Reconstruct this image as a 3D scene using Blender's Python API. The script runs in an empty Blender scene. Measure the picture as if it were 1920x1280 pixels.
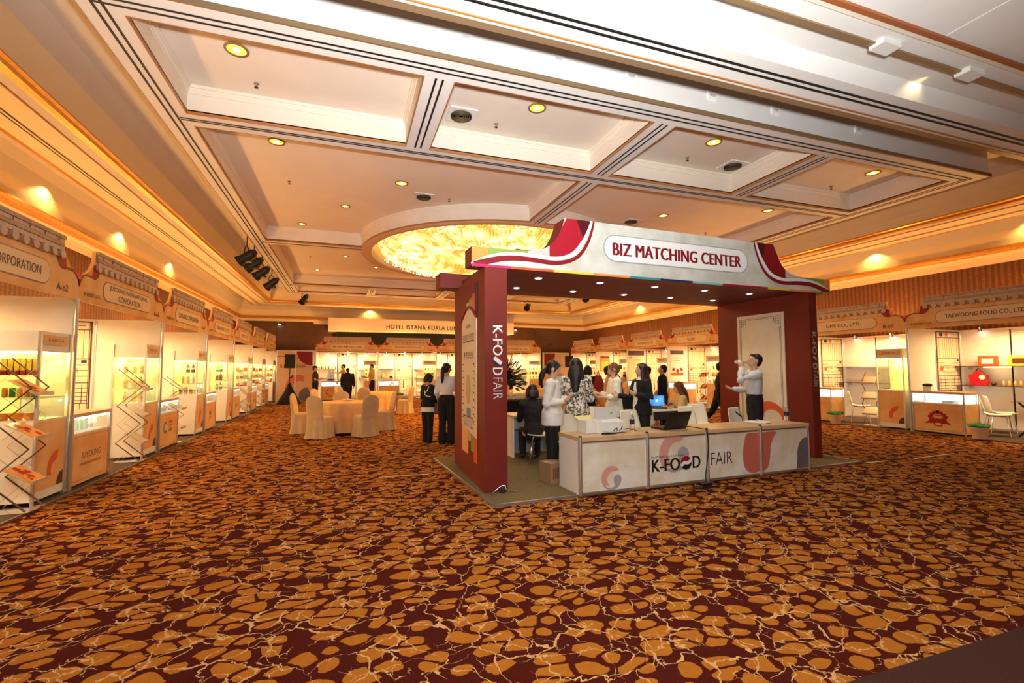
import bpy, bmesh, math, random
from mathutils import Vector, Matrix, noise
random.seed(7)
S = bpy.context.scene
COL = S.collection
PI = math.pi
R = math.radians

# ------------------------------------------------------------------ camera
CAM_H = 1.52
cam_d = bpy.data.cameras.new('camera'); cam = bpy.data.objects.new('camera', cam_d); COL.objects.link(cam)
cam_d.sensor_width = 36.0; cam_d.lens = 882.0 / 1920 * 36.0; cam_d.clip_end = 200
yaw, pit, rol = R(19.35), R(3.34), R(-0.25)
fw = Vector((math.sin(yaw)*math.cos(pit), math.cos(yaw)*math.cos(pit), math.sin(pit)))
rt = Vector((math.cos(yaw), -math.sin(yaw), 0)); up = rt.cross(fw)
rt2 = rt*math.cos(rol) + up*math.sin(rol); up2 = up*math.cos(rol) - rt*math.sin(rol)
cam.matrix_world = Matrix(((rt2.x, up2.x, -fw.x, 0), (rt2.y, up2.y, -fw.y, 0), (rt2.z, up2.z, -fw.z, CAM_H), (0, 0, 0, 1)))
S.camera = cam

# ------------------------------------------------------------------ world, exposure
w = bpy.data.worlds.new('world'); S.world = w; w.use_nodes = True
w.node_tree.nodes['Background'].inputs[0].default_value = (0.9, 0.75, 0.6, 1)
w.node_tree.nodes['Background'].inputs[1].default_value = 0.15
S.view_settings.view_transform = 'Standard'; S.view_settings.look = 'None'
S.view_settings.gamma = 1.0; S.view_settings.use_curve_mapping = False
S.view_settings.exposure = 0.6

def light(name, typ, loc, power, col, size=0.2, aim=None, spot=None, blend=1.0, parent=None, size_y=None):
    d = bpy.data.lights.new(name, typ); d.energy = power; d.color = col
    if typ == 'AREA':
        d.size = size
        if size_y: d.shape = 'RECTANGLE'; d.size_y = size_y
    else: d.shadow_soft_size = size
    if spot: d.spot_size = R(spot); d.spot_blend = blend
    o = bpy.data.objects.new(name, d); COL.objects.link(o); o.location = loc
    if aim is not None:
        o.rotation_euler = (Vector(aim) - Vector(loc)).to_track_quat('-Z', 'Y').to_euler()
    if parent: o.parent = parent
    return o

WARM = (1.0, 0.50, 0.15)
# the photographer's flash, bounced off the near ceiling
light('camera_flash', 'SPOT', (0.05, -0.25, 1.85), 2750, (0.93, 0.97, 1.0), 0.12, aim=(1.05, 2.3, 5.0), spot=112, blend=1.0)
light('camera_flash_spill', 'SPOT', (0.05, -0.25, 1.95), 230, (1.0, 0.97, 0.93), 0.12, aim=(3.2, 6.0, 1.9), spot=105, blend=1.0)
# warm light of the chandelier
light('chandelier_light', 'AREA', (4.49, 14.97, 4.9), 340, WARM, 5.0, aim=(4.49, 14.97, 0))
CHAND_UP = None
BOOTH_W = 50
RIGHT_W = 56
BACK_W = 80

# ------------------------------------------------------------------ materials
_mats = {}
def mat(name, col, rough=0.6, metal=0.0, var=0.0, vscale=8.0, emit=0.0, spec=0.4, bump=0.0, bscale=80.0, alpha=1.0, trans=0.0, col2=None):
    if name in _mats: return _mats[name]
    m = bpy.data.materials.new(name); m.use_nodes = True; nt = m.node_tree; b = nt.nodes['Principled BSDF']
    c = (*col, 1)
    b.inputs['Base Color'].default_value = c; b.inputs['Roughness'].default_value = rough; b.inputs['Metallic'].default_value = metal
    b.inputs['Specular IOR Level'].default_value = spec
    if emit: b.inputs['Emission Color'].default_value = c; b.inputs['Emission Strength'].default_value = emit
    if alpha < 1: b.inputs['Alpha'].default_value = alpha
    if trans: b.inputs['Transmission Weight'].default_value = trans
    tc = nt.nodes.new('ShaderNodeTexCoord')
    if var or col2:
        n = nt.nodes.new('ShaderNodeTexNoise'); n.inputs['Scale'].default_value = vscale; n.inputs['Detail'].default_value = 5
        nt.links.new(tc.outputs['Object'], n.inputs['Vector'])
        mx = nt.nodes.new('ShaderNodeMix'); mx.data_type = 'RGBA'
        lo = col2 or tuple(x*(1-var) for x in col); hi = col if col2 else tuple(min(1, x*(1+var)) for x in col)
        mx.inputs[6].default_value = (*lo, 1); mx.inputs[7].default_value = (*hi, 1)
        rp = nt.nodes.new('ShaderNodeValToRGB'); rp.color_ramp.elements[0].position = .35; rp.color_ramp.elements[1].position = .65
        nt.links.new(n.outputs['Fac'], rp.inputs[0]); nt.links.new(rp.outputs[0], mx.inputs[0])
        nt.links.new(mx.outputs[2], b.inputs['Base Color'])
    if bump:
        n2 = nt.nodes.new('ShaderNodeTexNoise'); n2.inputs['Scale'].default_value = bscale
        nt.links.new(tc.outputs['Object'], n2.inputs['Vector'])
        bp = nt.nodes.new('ShaderNodeBump'); bp.inputs['Strength'].default_value = bump; bp.inputs['Distance'].default_value = .01
        nt.links.new(n2.outputs['Fac'], bp.inputs['Height']); nt.links.new(bp.outputs[0], b.inputs['Normal'])
    _mats[name] = m
    return m

def glass(name='clear_glass', tint=(0.95, 0.97, 0.96), refl=0.08):
    if name in _mats: return _mats[name]
    m = bpy.data.materials.new(name); m.use_nodes = True; nt = m.node_tree; nt.nodes.clear()
    o = nt.nodes.new('ShaderNodeOutputMaterial'); t = nt.nodes.new('ShaderNodeBsdfTransparent'); g = nt.nodes.new('ShaderNodeBsdfGlossy')
    t.inputs[0].default_value = (*tint, 1); g.inputs['Roughness'].default_value = .03
    mx = nt.nodes.new('ShaderNodeMixShader'); mx.inputs[0].default_value = refl
    nt.links.new(t.outputs[0], mx.inputs[1]); nt.links.new(g.outputs[0], mx.inputs[2]); nt.links.new(mx.outputs[0], o.inputs[0])
    _mats[name] = m
    return m

def N(nt, typ, **kw):
    n = nt.nodes.new(typ)
    for k, v in kw.items():
        if k in ('operation', 'blend_type', 'data_type', 'feature', 'wave_type', 'bands_direction', 'distance'): setattr(n, k, v)
        else: n.inputs[k].default_value = v
    return n

def carpet_mat():
    m = bpy.data.materials.new('patterned_carpet'); m.use_nodes = True; nt = m.node_tree; L = nt.links.new
    b = nt.nodes['Principled BSDF']; b.inputs['Roughness'].default_value = 1.0; b.inputs['Specular IOR Level'].default_value = 0.05
    tc = N(nt, 'ShaderNodeTexCoord')
    def warp(src, scale, amt):
        n = N(nt, 'ShaderNodeTexNoise', Scale=scale, Detail=2.0); L(src, n.inputs['Vector'])
        s = N(nt, 'ShaderNodeVectorMath', operation='SUBTRACT'); L(n.outputs['Color'], s.inputs[0]); s.inputs[1].default_value = (.5, .5, .5)
        k = N(nt, 'ShaderNodeVectorMath', operation='SCALE'); L(s.outputs[0], k.inputs[0]); k.inputs['Scale'].default_value = amt
        a = N(nt, 'ShaderNodeVectorMath', operation='ADD'); L(src, a.inputs[0]); L(k.outputs[0], a.inputs[1]); return a.outputs[0]
    mp = N(nt, 'ShaderNodeMapping'); L(tc.outputs['Object'], mp.inputs[0]); mp.inputs['Rotation'].default_value = (0, 0, R(25)); mp.inputs['Scale'].default_value = (1.12, 1.6, 1)
    v = warp(warp(mp.outputs[0], 1.5, 0.32), 11.0, 0.05)
    v1 = N(nt, 'ShaderNodeTexVoronoi', Scale=4.6); v1.feature = 'F1'; v1.voronoi_dimensions = '2D'; v1.inputs['Randomness'].default_value = .78; L(v, v1.inputs['Vector'])
    v2 = N(nt, 'ShaderNodeTexVoronoi', Scale=4.6); v2.feature = 'DISTANCE_TO_EDGE'; v2.voronoi_dimensions = '2D'; v2.inputs['Randomness'].default_value = .78; L(v, v2.inputs['Vector'])
    sp = N(nt, 'ShaderNodeSeparateColor'); L(v1.outputs['Color'], sp.inputs[0])
    th = N(nt, 'ShaderNodeMath', operation='MULTIPLY_ADD'); L(sp.outputs[0], th.inputs[0]); th.inputs[1].default_value = .26; th.inputs[2].default_value = .28
    lt = N(nt, 'ShaderNodeMath', operation='LESS_THAN'); L(v1.outputs['Distance'], lt.inputs[0]); L(th.outputs[0], lt.inputs[1])
    gt = N(nt, 'ShaderNodeMath', operation='GREATER_THAN'); L(v2.outputs['Distance'], gt.inputs[0]); gt.inputs[1].default_value = .075
    blob = N(nt, 'ShaderNodeMath', operation='MULTIPLY'); L(lt.outputs[0], blob.inputs[0]); L(gt.outputs[0], blob.inputs[1])
    # pale wandering veins
    vv = warp(warp(warp(tc.outputs['Object'], 2.3, 0.34), 12.0, 0.10), 34.0, .035)
    v3 = N(nt, 'ShaderNodeTexVoronoi', Scale=3.9); v3.feature = 'DISTANCE_TO_EDGE'; v3.voronoi_dimensions = '2D'; L(vv, v3.inputs['Vector'])
    wn = N(nt, 'ShaderNodeTexNoise', Scale=3.0, Detail=2.0); L(tc.outputs['Object'], wn.inputs['Vector'])
    wt = N(nt, 'ShaderNodeMath', operation='MULTIPLY_ADD'); L(wn.outputs['Fac'], wt.inputs[0]); wt.inputs[1].default_value = .066; wt.inputs[2].default_value = -.0185
    ve = N(nt, 'ShaderNodeMath', operation='LESS_THAN'); L(v3.outputs['Distance'], ve.inputs[0]); L(wt.outputs[0], ve.inputs[1])
    v4 = N(nt, 'ShaderNodeTexVoronoi', Scale=7.5); v4.feature = 'DISTANCE_TO_EDGE'; v4.voronoi_dimensions = '2D'; L(vv, v4.inputs['Vector'])
    wn2 = N(nt, 'ShaderNodeTexNoise', Scale=4.2, Detail=1.0); L(vv, wn2.inputs['Vector'])
    wt2 = N(nt, 'ShaderNodeMath', operation='MULTIPLY_ADD'); L(wn2.outputs['Fac'], wt2.inputs[0]); wt2.inputs[1].default_value = .30; wt2.inputs[2].default_value = -.148
    wt3 = N(nt, 'ShaderNodeMath', operation='MINIMUM'); L(wt2.outputs[0], wt3.inputs[0]); wt3.inputs[1].default_value = .032
    ve2 = N(nt, 'ShaderNodeMath', operation='LESS_THAN'); L(v4.outputs['Distance'], ve2.inputs[0]); L(wt3.outputs[0], ve2.inputs[1])
    ve3 = N(nt, 'ShaderNodeMath', operation='MAXIMUM'); L(ve.outputs[0], ve3.inputs[0]); L(ve2.outputs[0], ve3.inputs[1])
    fine = N(nt, 'ShaderNodeTexNoise', Scale=160.0, Detail=2.0); L(tc.outputs['Object'], fine.inputs['Vector'])
    mid = N(nt, 'ShaderNodeTexNoise', Scale=13.0, Detail=6.0, Roughness=.7); L(tc.outputs['Object'], mid.inputs['Vector'])
    def rgb(f, a, c):
        x = N(nt, 'ShaderNodeMix', data_type='RGBA'); x.inputs[6].default_value = (*a, 1) if isinstance(a, tuple) else (0, 0, 0, 1)
        x.inputs[7].default_value = (*c, 1) if isinstance(c, tuple) else (0, 0, 0, 1)
        if not isinstance(a, tuple): L(a, x.inputs[6])
        if not isinstance(c, tuple): L(c, x.inputs[7])
        L(f, x.inputs[0]); return x.outputs[2]
    base = rgb(fine.outputs['Fac'], (.042, .0055, .003), (.095, .0125, .007))
    bl = rgb(mid.outputs['Fac'], (.28, .080, .008), (.58, .22, .026))
    bl2 = rgb(fine.outputs['Fac'], bl, (.36, .12, .015))
    c1 = rgb(blob.outputs[0], base, bl2)
    c2 = rgb(ve3.outputs[0], c1, (.60, .35, .14))
    L(c2, b.inputs['Base Color'])
    bp = N(nt, 'ShaderNodeBump', Strength=.5, Distance=.01); L(fine.outputs['Fac'], bp.inputs['Height']); L(bp.outputs[0], b.inputs['Normal'])
    return m

def wallpaper_mat():
    m = bpy.data.materials.new('damask_wallpaper'); m.use_nodes = True; nt = m.node_tree; L = nt.links.new
    b = nt.nodes['Principled BSDF']; b.inputs['Roughness'].default_value = .7
    tc = N(nt, 'ShaderNodeTexCoord')
    geo = N(nt, 'ShaderNodeSeparateXYZ'); L(tc.outputs['Object'], geo.inputs[0])
    ad = N(nt, 'ShaderNodeMath', operation='ADD'); L(geo.outputs[0], ad.inputs[0]); L(geo.outputs[1], ad.inputs[1])
    cb = N(nt, 'ShaderNodeCombineXYZ'); L(ad.outputs[0], cb.inputs[0]); L(geo.outputs[2], cb.inputs[1])
    w1 = N(nt, 'ShaderNodeTexWave', Scale=2.6, Distortion=0.0); w1.bands_direction = 'X'; L(cb.outputs[0], w1.inputs['Vector'])
    vo = N(nt, 'ShaderNodeTexVoronoi', Scale=19.0); vo.inputs['Randomness'].default_value = .3; L(cb.outputs[0], vo.inputs['Vector'])
    ns = N(nt, 'ShaderNodeTexNoise', Scale=22.0, Detail=3.0); L(cb.outputs[0], ns.inputs['Vector'])
    ml = N(nt, 'ShaderNodeMath', operation='MULTIPLY'); L(w1.outputs['Fac'], ml.inputs[0]); L(vo.outputs['Distance'], ml.inputs[1])
    m2 = N(nt, 'ShaderNodeMath', operation='MULTIPLY'); L(ml.outputs[0], m2.inputs[0]); L(ns.outputs['Fac'], m2.inputs[1])
    rp = N(nt, 'ShaderNodeValToRGB'); e = rp.color_ramp.elements; e[0].position = .02; e[0].color = (.095, .024, .006, 1); e[1].position = .24; e[1].color = (.20, .072, .017, 1)
    L(m2.outputs[0], rp.inputs[0]); L(rp.outputs[0], b.inputs['Base Color'])
    return m

def parchment_mat(name, c1, c2, fibre=(.55, .42, .2)):
    if name in _mats: return _mats[name]
    m = bpy.data.materials.new(name); m.use_nodes = True; nt = m.node_tree; L = nt.links.new
    b = nt.nodes['Principled BSDF']; b.inputs['Roughness'].default_value = .5
    tc = N(nt, 'ShaderNodeTexCoord')
    n1 = N(nt, 'ShaderNodeTexNoise', Scale=3.0, Detail=6.0); L(tc.outputs['Object'], n1.inputs['Vector'])
    rp = N(nt, 'ShaderNodeValToRGB'); e = rp.color_ramp.elements; e[0].position = .38; e[0].color = (*c1, 1); e[1].position = .62; e[1].color = (*c2, 1)
    L(n1.outputs['Fac'], rp.inputs[0])
    n2 = N(nt, 'ShaderNodeTexNoise', Scale=6.0, Detail=1.0, Distortion=3.5); L(tc.outputs['Object'], n2.inputs['Vector'])
    a = N(nt, 'ShaderNodeMath', operation='SUBTRACT'); L(n2.outputs['Fac'], a.inputs[0]); a.inputs[1].default_value = .5
    ab = N(nt, 'ShaderNodeMath', operation='ABSOLUTE'); L(a.outputs[0], ab.inputs[0])
    r2 = N(nt, 'ShaderNodeMapRange'); L(ab.outputs[0], r2.inputs[0]); r2.inputs[1].default_value = 0; r2.inputs[2].default_value = .012; r2.inputs[3].default_value = .55; r2.inputs[4].default_value = 0
    n3 = N(nt, 'ShaderNodeTexNoise', Scale=5.0); L(tc.outputs['Object'], n3.inputs['Vector'])
    g = N(nt, 'ShaderNodeMath', operation='GREATER_THAN'); L(n3.outputs['Fac'], g.inputs[0]); g.inputs[1].default_value = .52
    mm = N(nt, 'ShaderNodeMath', operation='MULTIPLY'); L(r2.outputs[0], mm.inputs[0]); L(g.outputs[0], mm.inputs[1])
    mx = N(nt, 'ShaderNodeMix', data_type='RGBA'); L(mm.outputs[0], mx.inputs[0]); L(rp.outputs[0], mx.inputs[6]); mx.inputs[7].default_value = (*fibre, 1)
    L(mx.outputs[2], b.inputs['Base Color'])
    _mats[name] = m
    return m

def chandelier_mat():
    m = bpy.data.materials.new('lit_crystal'); m.use_nodes = True; nt = m.node_tree; L = nt.links.new
    b = nt.nodes['Principled BSDF']; b.inputs['Roughness'].default_value = .2
    tc = N(nt, 'ShaderNodeTexCoord'); sx = N(nt, 'ShaderNodeSeparateXYZ'); L(tc.outputs['Object'], sx.inputs[0])
    an = N(nt, 'ShaderNodeMath', operation='ARCTAN2'); L(sx.outputs[1], an.inputs[0]); L(sx.outputs[0], an.inputs[1])
    rr = N(nt, 'ShaderNodeVectorMath', operation='LENGTH'); L(tc.outputs['Object'], rr.inputs[0])
    cb = N(nt, 'ShaderNodeCombineXYZ'); k = N(nt, 'ShaderNodeMath', operation='MULTIPLY'); L(an.outputs[0], k.inputs[0]); k.inputs[1].default_value = 26.0
    L(k.outputs[0], cb.inputs[0]); L(rr.outputs['Value'], cb.inputs[1])
    st = N(nt, 'ShaderNodeTexNoise', Scale=2.6, Detail=3.0); L(cb.outputs[0], st.inputs['Vector'])
    vo = N(nt, 'ShaderNodeTexVoronoi', Scale=2.4); L(tc.outputs['Object'], vo.inputs['Vector'])
    ns = N(nt, 'ShaderNodeTexNoise', Scale=30.0, Detail=3.0); L(tc.outputs['Object'], ns.inputs['Vector'])
    a = N(nt, 'ShaderNodeMath', operation='MULTIPLY_ADD'); L(vo.outputs['Distance'], a.inputs[0]); a.inputs[1].default_value = -.62; L(st.outputs['Fac'], a.inputs[2])
    a2 = N(nt, 'ShaderNodeMath', operation='MULTIPLY_ADD'); L(ns.outputs['Fac'], a2.inputs[0]); a2.inputs[1].default_value = .55; L(a.outputs[0], a2.inputs[2])
    rp = N(nt, 'ShaderNodeValToRGB'); e = rp.color_ramp.elements
    e[0].position = .24; e[0].color = (.55, .26, .02, 1); e[1].position = .72; e[1].color = (1, .95, .60, 1)
    e.new(.46).color = (1, .70, .14, 1)
    L(a2.outputs[0], rp.inputs[0]); b.inputs['Base Color'].default_value = (.25, .2, .1, 1)
    L(rp.outputs[0], b.inputs['Emission Color']); b.inputs['Emission Strength'].default_value = .92
    return m

M_WHITE = mat('ceiling_paint', (.80, .76, .70), .75, var=.02, vscale=3)
M_CREAM = mat('cream_paint', (.80, .70, .54), .6, var=.02)
M_GOLD = mat('gold_trim', (.72, .34, .06), .38, .55, var=.1, vscale=20)
M_BROWN = mat('bronze_shade_trim', (.30, .19, .10), .45, .3)  # bronze plus painted-in bevel shade on ceiling strips; small fittings share it
M_ORANGELINE = mat('orange_wood_trim', (.42, .17, .05), .5)
M_BLACK = mat('black_slot', (.006, .006, .006), .6)
M_PANEL = mat('booth_panel_white', (.86, .82, .72), .5, var=.015)
M_ALU = mat('aluminium', (.72, .72, .72), .32, .9)
M_CHROME = mat('chrome', (.8, .8, .8), .12, 1.0)
M_WOOD = mat('pale_wood_laminate', (.62, .42, .22), .35, var=.12, vscale=4)
M_WPLASTIC = mat('white_plastic', (.86, .84, .78), .35)
M_DARK = mat('dark_charcoal', (.015, .015, .016), .5)
M_BLKPLASTIC = mat('black_plastic', (.012, .012, .014), .35)
M_MAROON = mat('maroon_board', (.19, .017, .008), .55, var=.06, vscale=2)
M_DKRED = mat('deep_red_print', (.24, .006, .012), .5)
M_RED = mat('red_print', (.38, .006, .02), .5)
M_BLACKRED = mat('blackish_red_print', (.07, .004, .006), .5)
M_REDORANGE = mat('red_orange_print', (.72, .11, .03), .5)
M_ORANGE = mat('orange_print', (.80, .30, .06), .5)
M_GREEN = mat('green_print', (.25, .36, .07), .5)
M_TEAL = mat('teal_print', (.03, .28, .34), .5)
M_NAVY = mat('navy_print', (.015, .02, .08), .5)
M_LTEAL = mat('pale_teal_print', (.22, .5, .5), .5)
M_MAGENTA = mat('magenta_print', (.75, .02, .14), .5)
M_YELLOW = mat('yellow_print', (.85, .62, .06), .5)
M_GREYP = mat('grey_print', (.55, .50, .47), .5)
M_PWHITE = mat('white_print', (.88, .86, .82), .5)
M_INK = mat('black_ink', (.012, .010, .010), .5)
M_INKBROWN = mat('brown_ink', (.10, .035, .03), .5)
M_INKRED = mat('dark_red_ink', (.16, .008, .016), .5)
M_PARCH = parchment_mat('parchment_print', (.78, .70, .52), (.90, .87, .78))
M_FASCIA = parchment_mat('orange_parchment_print', (.80, .40, .13), (.88, .55, .24), (.62, .33, .1))
M_FASCIA2 = mat('nameplate_cream', (.88, .66, .40), .5)
M_TILE = mat('roof_tile_print', (.52, .36, .26), .55, var=.15, vscale=14)
M_TILE2 = mat('roof_tile_light_print', (.66, .50, .38), .55, var=.12, vscale=30)
M_LED = mat('white_led', (1, .96, .86), .4, emit=9)
M_LEDW = mat('cool_led_strip', (.92, .97, 1), .4, emit=3.2)
M_LEDY = mat('yellow_led_panel', (1, .80, .28), .4, emit=6.5)
M_GLASS = glass()
M_SHELFGL = glass('shelf_glass', (.86, .90, .84), .08)
# ------------------------------------------------------------------ mesh helpers
class MB:
    def __init__(s): s.v = []; s.f = []; s.m = []; s.sm = []
    def add(s, vs, fs, mi=0, smooth=False):
        o = len(s.v); s.v += [tuple(v) for v in vs]
        for f in fs: s.f.append(tuple(i + o for i in f)); s.m.append(mi); s.sm.append(smooth)
        return s
    def box(s, x0, x1, y0, y1, z0, z1, mi=0):
        v = [(x0,y0,z0),(x1,y0,z0),(x1,y1,z0),(x0,y1,z0),(x0,y0,z1),(x1,y0,z1),(x1,y1,z1),(x0,y1,z1)]
        return s.add(v, [(0,3,2,1),(4,5,6,7),(0,1,5,4),(1,2,6,5),(2,3,7,6),(3,0,4,7)], mi)
    def prism(s, poly, a, b, axis='y', mi=0):
        # polygon in the two other axes (x,z for 'y'; x,y for 'z'; y,z for 'x'), from a to b
        def P(p, t): return {'y': (p[0], t, p[1]), 'z': (p[0], p[1], t), 'x': (t, p[0], p[1])}[axis]
        n = len(poly); v = [P(p, a) for p in poly] + [P(p, b) for p in poly]
        f = [tuple(range(n)), tuple(range(2*n-1, n-1, -1))] + [(i, i+n, (i+1) % n + n, (i+1) % n) for i in range(n)]
        return s.add(v, f, mi)
    def cyl(s, p0, p1, r0, r1=None, n=12, mi=0, smooth=True, caps=True):
        r1 = r0 if r1 is None else r1
        p0, p1 = Vector(p0), Vector(p1); d = (p1 - p0).normalized()
        u = d.orthogonal().normalized(); w_ = d.cross(u)
        v = []
        for p, r in ((p0, r0), (p1, r1)):
            for i in range(n):
                a = 2*PI*i/n; v.append(p + (u*math.cos(a) + w_*math.sin(a))*r)
        s.add(v, [(i, (i+1) % n, (i+1) % n + n, i + n) for i in range(n)], mi, smooth)
        if caps: s.add(v, [tuple(range(n-1, -1, -1)), tuple(range(n, 2*n))], mi)
        return s
    def tube(s, pts, r, n=8, mi=0, closed=False):
        pts = [Vector(p) for p in pts]; rings = []
        prev = None; N_ = len(pts)
        rs = r if isinstance(r, (list, tuple)) else [r]*N_
        for i, p in enumerate(pts):
            if closed: d = pts[(i+1) % N_] - pts[i-1]
            else: d = pts[min(i+1, N_-1)] - pts[max(i-1, 0)]
            d = d.normalized() if d.length > 1e-9 else Vector((0, 0, 1))
            u = prev - d*prev.dot(d) if prev is not None else d.orthogonal()
            if u.length < 1e-6: u = d.orthogonal()
            u.normalize(); prev = u; w_ = d.cross(u)
            rings.append([p + (u*math.cos(2*PI*k/n) + w_*math.sin(2*PI*k/n))*rs[i] for k in range(n)])
        return s.rings(rings, mi, not closed, closed)
    def rings(s, rings, mi=0, caps=True, closed=False, smooth=True):
        n = len(rings[0]); v = [p for r_ in rings for p in r_]; f = []; K = len(rings)
        for i in range(K if closed else K-1):
            j = (i+1) % K
            for k in range(n): f.append((i*n+k, i*n+(k+1) % n, j*n+(k+1) % n, j*n+k))
        s.add(v, f, mi, smooth)
        if caps: s.add(v, [tuple(range(n-1, -1, -1)), tuple(range((K-1)*n, K*n))], mi)
        return s
    def lathe(s, prof, n=24, c=(0, 0), mi=0, caps=True, smooth=True):
        return s.rings([[(c[0]+r*math.cos(2*PI*k/n), c[1]+r*math.sin(2*PI*k/n), z) for k in range(n)] for r, z in prof], mi, caps, False, smooth)
    def ell(s, c, r, n=12, m=8, mi=0, rot=None):
        c = Vector(c); rg = []
        for i in range(m+1):
            t = -PI/2 + PI*i/m; t = max(-1.5, min(1.5, t))
            ring = [Vector((r[0]*math.cos(t)*math.cos(2*PI*k/n), r[1]*math.cos(t)*math.sin(2*PI*k/n), r[2]*math.sin(t))) for k in range(n)]
            rg.append([c + (rot @ p if rot else p) for p in ring])
        return s.rings(rg, mi)
    def loft(s, pts, rad, fwd=(0, -1, 0), n=12, mi=0, cap=True):
        # tube through pts with elliptic (rx, ry) radii; ry lies along fwd; rounded ends
        pts = [Vector(p) for p in pts]; fwd = Vector(fwd); P, Q = [], []
        rad = [(a, a) if not isinstance(a, (tuple, list)) else a for a in rad]
        d0 = (pts[1]-pts[0]).normalized(); d1 = (pts[-1]-pts[-2]).normalized()
        if cap:
            e = min(rad[0]); P += [pts[0]-d0*e*.85, pts[0]-d0*e*.5]; Q += [tuple(x*.35 for x in rad[0]), tuple(x*.82 for x in rad[0])]
        P += pts; Q += rad
        if cap:
            e = min(rad[-1]); P += [pts[-1]+d1*e*.5, pts[-1]+d1*e*.85]; Q += [tuple(x*.82 for x in rad[-1]), tuple(x*.35 for x in rad[-1])]
        rg = []
        for i, p in enumerate(P):
            d = (P[min(i+1, len(P)-1)] - P[max(i-1, 0)]).normalized()
            y = fwd - d*fwd.dot(d)
            if y.length < .05: y = d.orthogonal()
            y.normalize(); x = y.cross(d)
            rg.append([p + x*math.cos(2*PI*k/n)*Q[i][0] + y*math.sin(2*PI*k/n)*Q[i][1] for k in range(n)])
        return s.rings(rg, mi)
    def xf(s, M): s.v = [tuple(M @ Vector(v)) for v in s.v]; return s
    def mesh(s, name, mats):
        me = bpy.data.meshes.new(name); me.from_pydata(s.v, [], s.f)
        for m in (mats if isinstance(mats, (list, tuple)) else [mats]): me.materials.append(m)
        me.polygons.foreach_set('material_index', s.m); me.polygons.foreach_set('use_smooth', s.sm)
        me.update(); return me
    def build(s, name, mats, parent=None, **kw):
        o = bpy.data.objects.new(name, s.mesh(name, mats)); COL.objects.link(o)
        if parent is not None: o.parent = parent
        tag(o, **kw); return o

def tag(o, label=None, cat=None, group=None, kind=None):
    if label: o['label'] = label
    if cat: o['category'] = cat
    if group: o['group'] = group
    if kind: o['kind'] = kind
    return o
def thing(name, label, cat, loc=(0, 0, 0), rz=0.0, group=None):
    o = bpy.data.objects.new(name, None); COL.objects.link(o); o.empty_display_size = .1
    o.location = loc; o.rotation_euler = (0, 0, rz); return tag(o, label, cat, group)
def place(fr, u, v, z=0):      # point of a frame (ox, oy, rz)
    c, s_ = math.cos(fr[2]), math.sin(fr[2])
    return (fr[0] + u*c - v*s_, fr[1] + u*s_ + v*c, z)
_kids = {}
def children_of(o): return [c for c in COL.objects if c.parent == o]
def copy_tree(o, loc, rz, label=None, group=None):
    r = o.copy(); COL.objects.link(r); r.location = loc; r.rotation_euler = (0, 0, rz)
    if label: r['label'] = label
    if group: r['group'] = group
    for ch in children_of(o):
        c = ch.copy(); COL.objects.link(c); c.parent = r
        for g in children_of(ch):
            d = g.copy(); COL.objects.link(d); d.parent = c
    return r
def struct(mb, name, m, parent=None, label=None):
    return mb.build(name, m, parent, kind='structure', label=label)

_txt = {}
def text_verts(s_, bold=0.0, spacing=1.0):
    k = (s_, bold, spacing)
    if k in _txt: return _txt[k]
    cu = bpy.data.curves.new('t', 'FONT'); cu.body = s_; cu.resolution_u = 4; cu.offset = bold; cu.space_character = spacing
    cu.align_x = 'CENTER'; cu.align_y = 'CENTER'; cu.extrude = 0
    o = bpy.data.objects.new('t', cu); COL.objects.link(o)
    dg = bpy.context.evaluated_depsgraph_get()
    me = bpy.data.meshes.new_from_object(o.evaluated_get(dg))
    vs = [tuple(v.co) for v in me.vertices]; fs = [tuple(p.vertices) for p in me.polygons]
    bpy.data.objects.remove(o); bpy.data.curves.remove(cu); bpy.data.meshes.remove(me)
    _txt[k] = (vs, fs); return _txt[k]
FRONT = Matrix(((1, 0, 0, 0), (0, 0, -1, 0), (0, 1, 0, 0), (0, 0, 0, 1)))   # text plane facing -y
def text_mb(s_, c, width=None, height=None, M=FRONT, bold=0.0, spacing=1.0, mb=None, mi=0):
    # flat lettering centred on c; lies in the plane of M
    vs, fs = text_verts(s_, min(bold, 0.0), spacing)
    xs = [v[0] for v in vs]; ys = [v[1] for v in vs]; cx, cy = (min(xs)+max(xs))/2, (min(ys)+max(ys))/2
    W, H = max(xs)-min(xs), max(ys)-min(ys)
    sx = width/W if width else height/H; sy = height/H if height else sx
    mb = mb or MB(); c = Vector(c); R3 = M.to_3x3()
    for dx in ((0,) if bold < .015 else (-bold*.7, 0, bold*.7)):
        mb.add([c + R3 @ Vector(((v[0]-cx+dx)*sx*(1-max(0, bold)*.9*len(s_)**-.5), (v[1]-cy)*sy, dx*.002*sx)) for v in vs], fs, mi)
    return mb

def arc(cx, cz, r, a0, a1, n=8):
    return [(cx + r*math.cos(R(a0+(a1-a0)*i/n)), cz + r*math.sin(R(a0+(a1-a0)*i/n))) for i in range(n+1)]
def rrect(x0, x1, z0, z1, r, n=5):
    return arc(x1-r, z0+r, r, -90, 0, n) + arc(x1-r, z1-r, r, 0, 90, n) + arc(x0+r, z1-r, r, 90, 180, n) + arc(x0+r, z0+r, r, 180, 270, n)
def smooth_pts(p, n=5):   # Catmull-Rom
    out = []
    for i in range(len(p)-1):
        a, b, c, d = p[max(i-1, 0)], p[i], p[i+1], p[min(i+2, len(p)-1)]
        for k in range(n):
            t = k/n
            out.append(tuple(.5*((2*b[j]) + (-a[j]+c[j])*t + (2*a[j]-5*b[j]+4*c[j]-d[j])*t*t + (-a[j]+3*b[j]-3*c[j]+d[j])*t**3) for j in range(len(b))))
    out.append(tuple(p[-1])); return out
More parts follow.
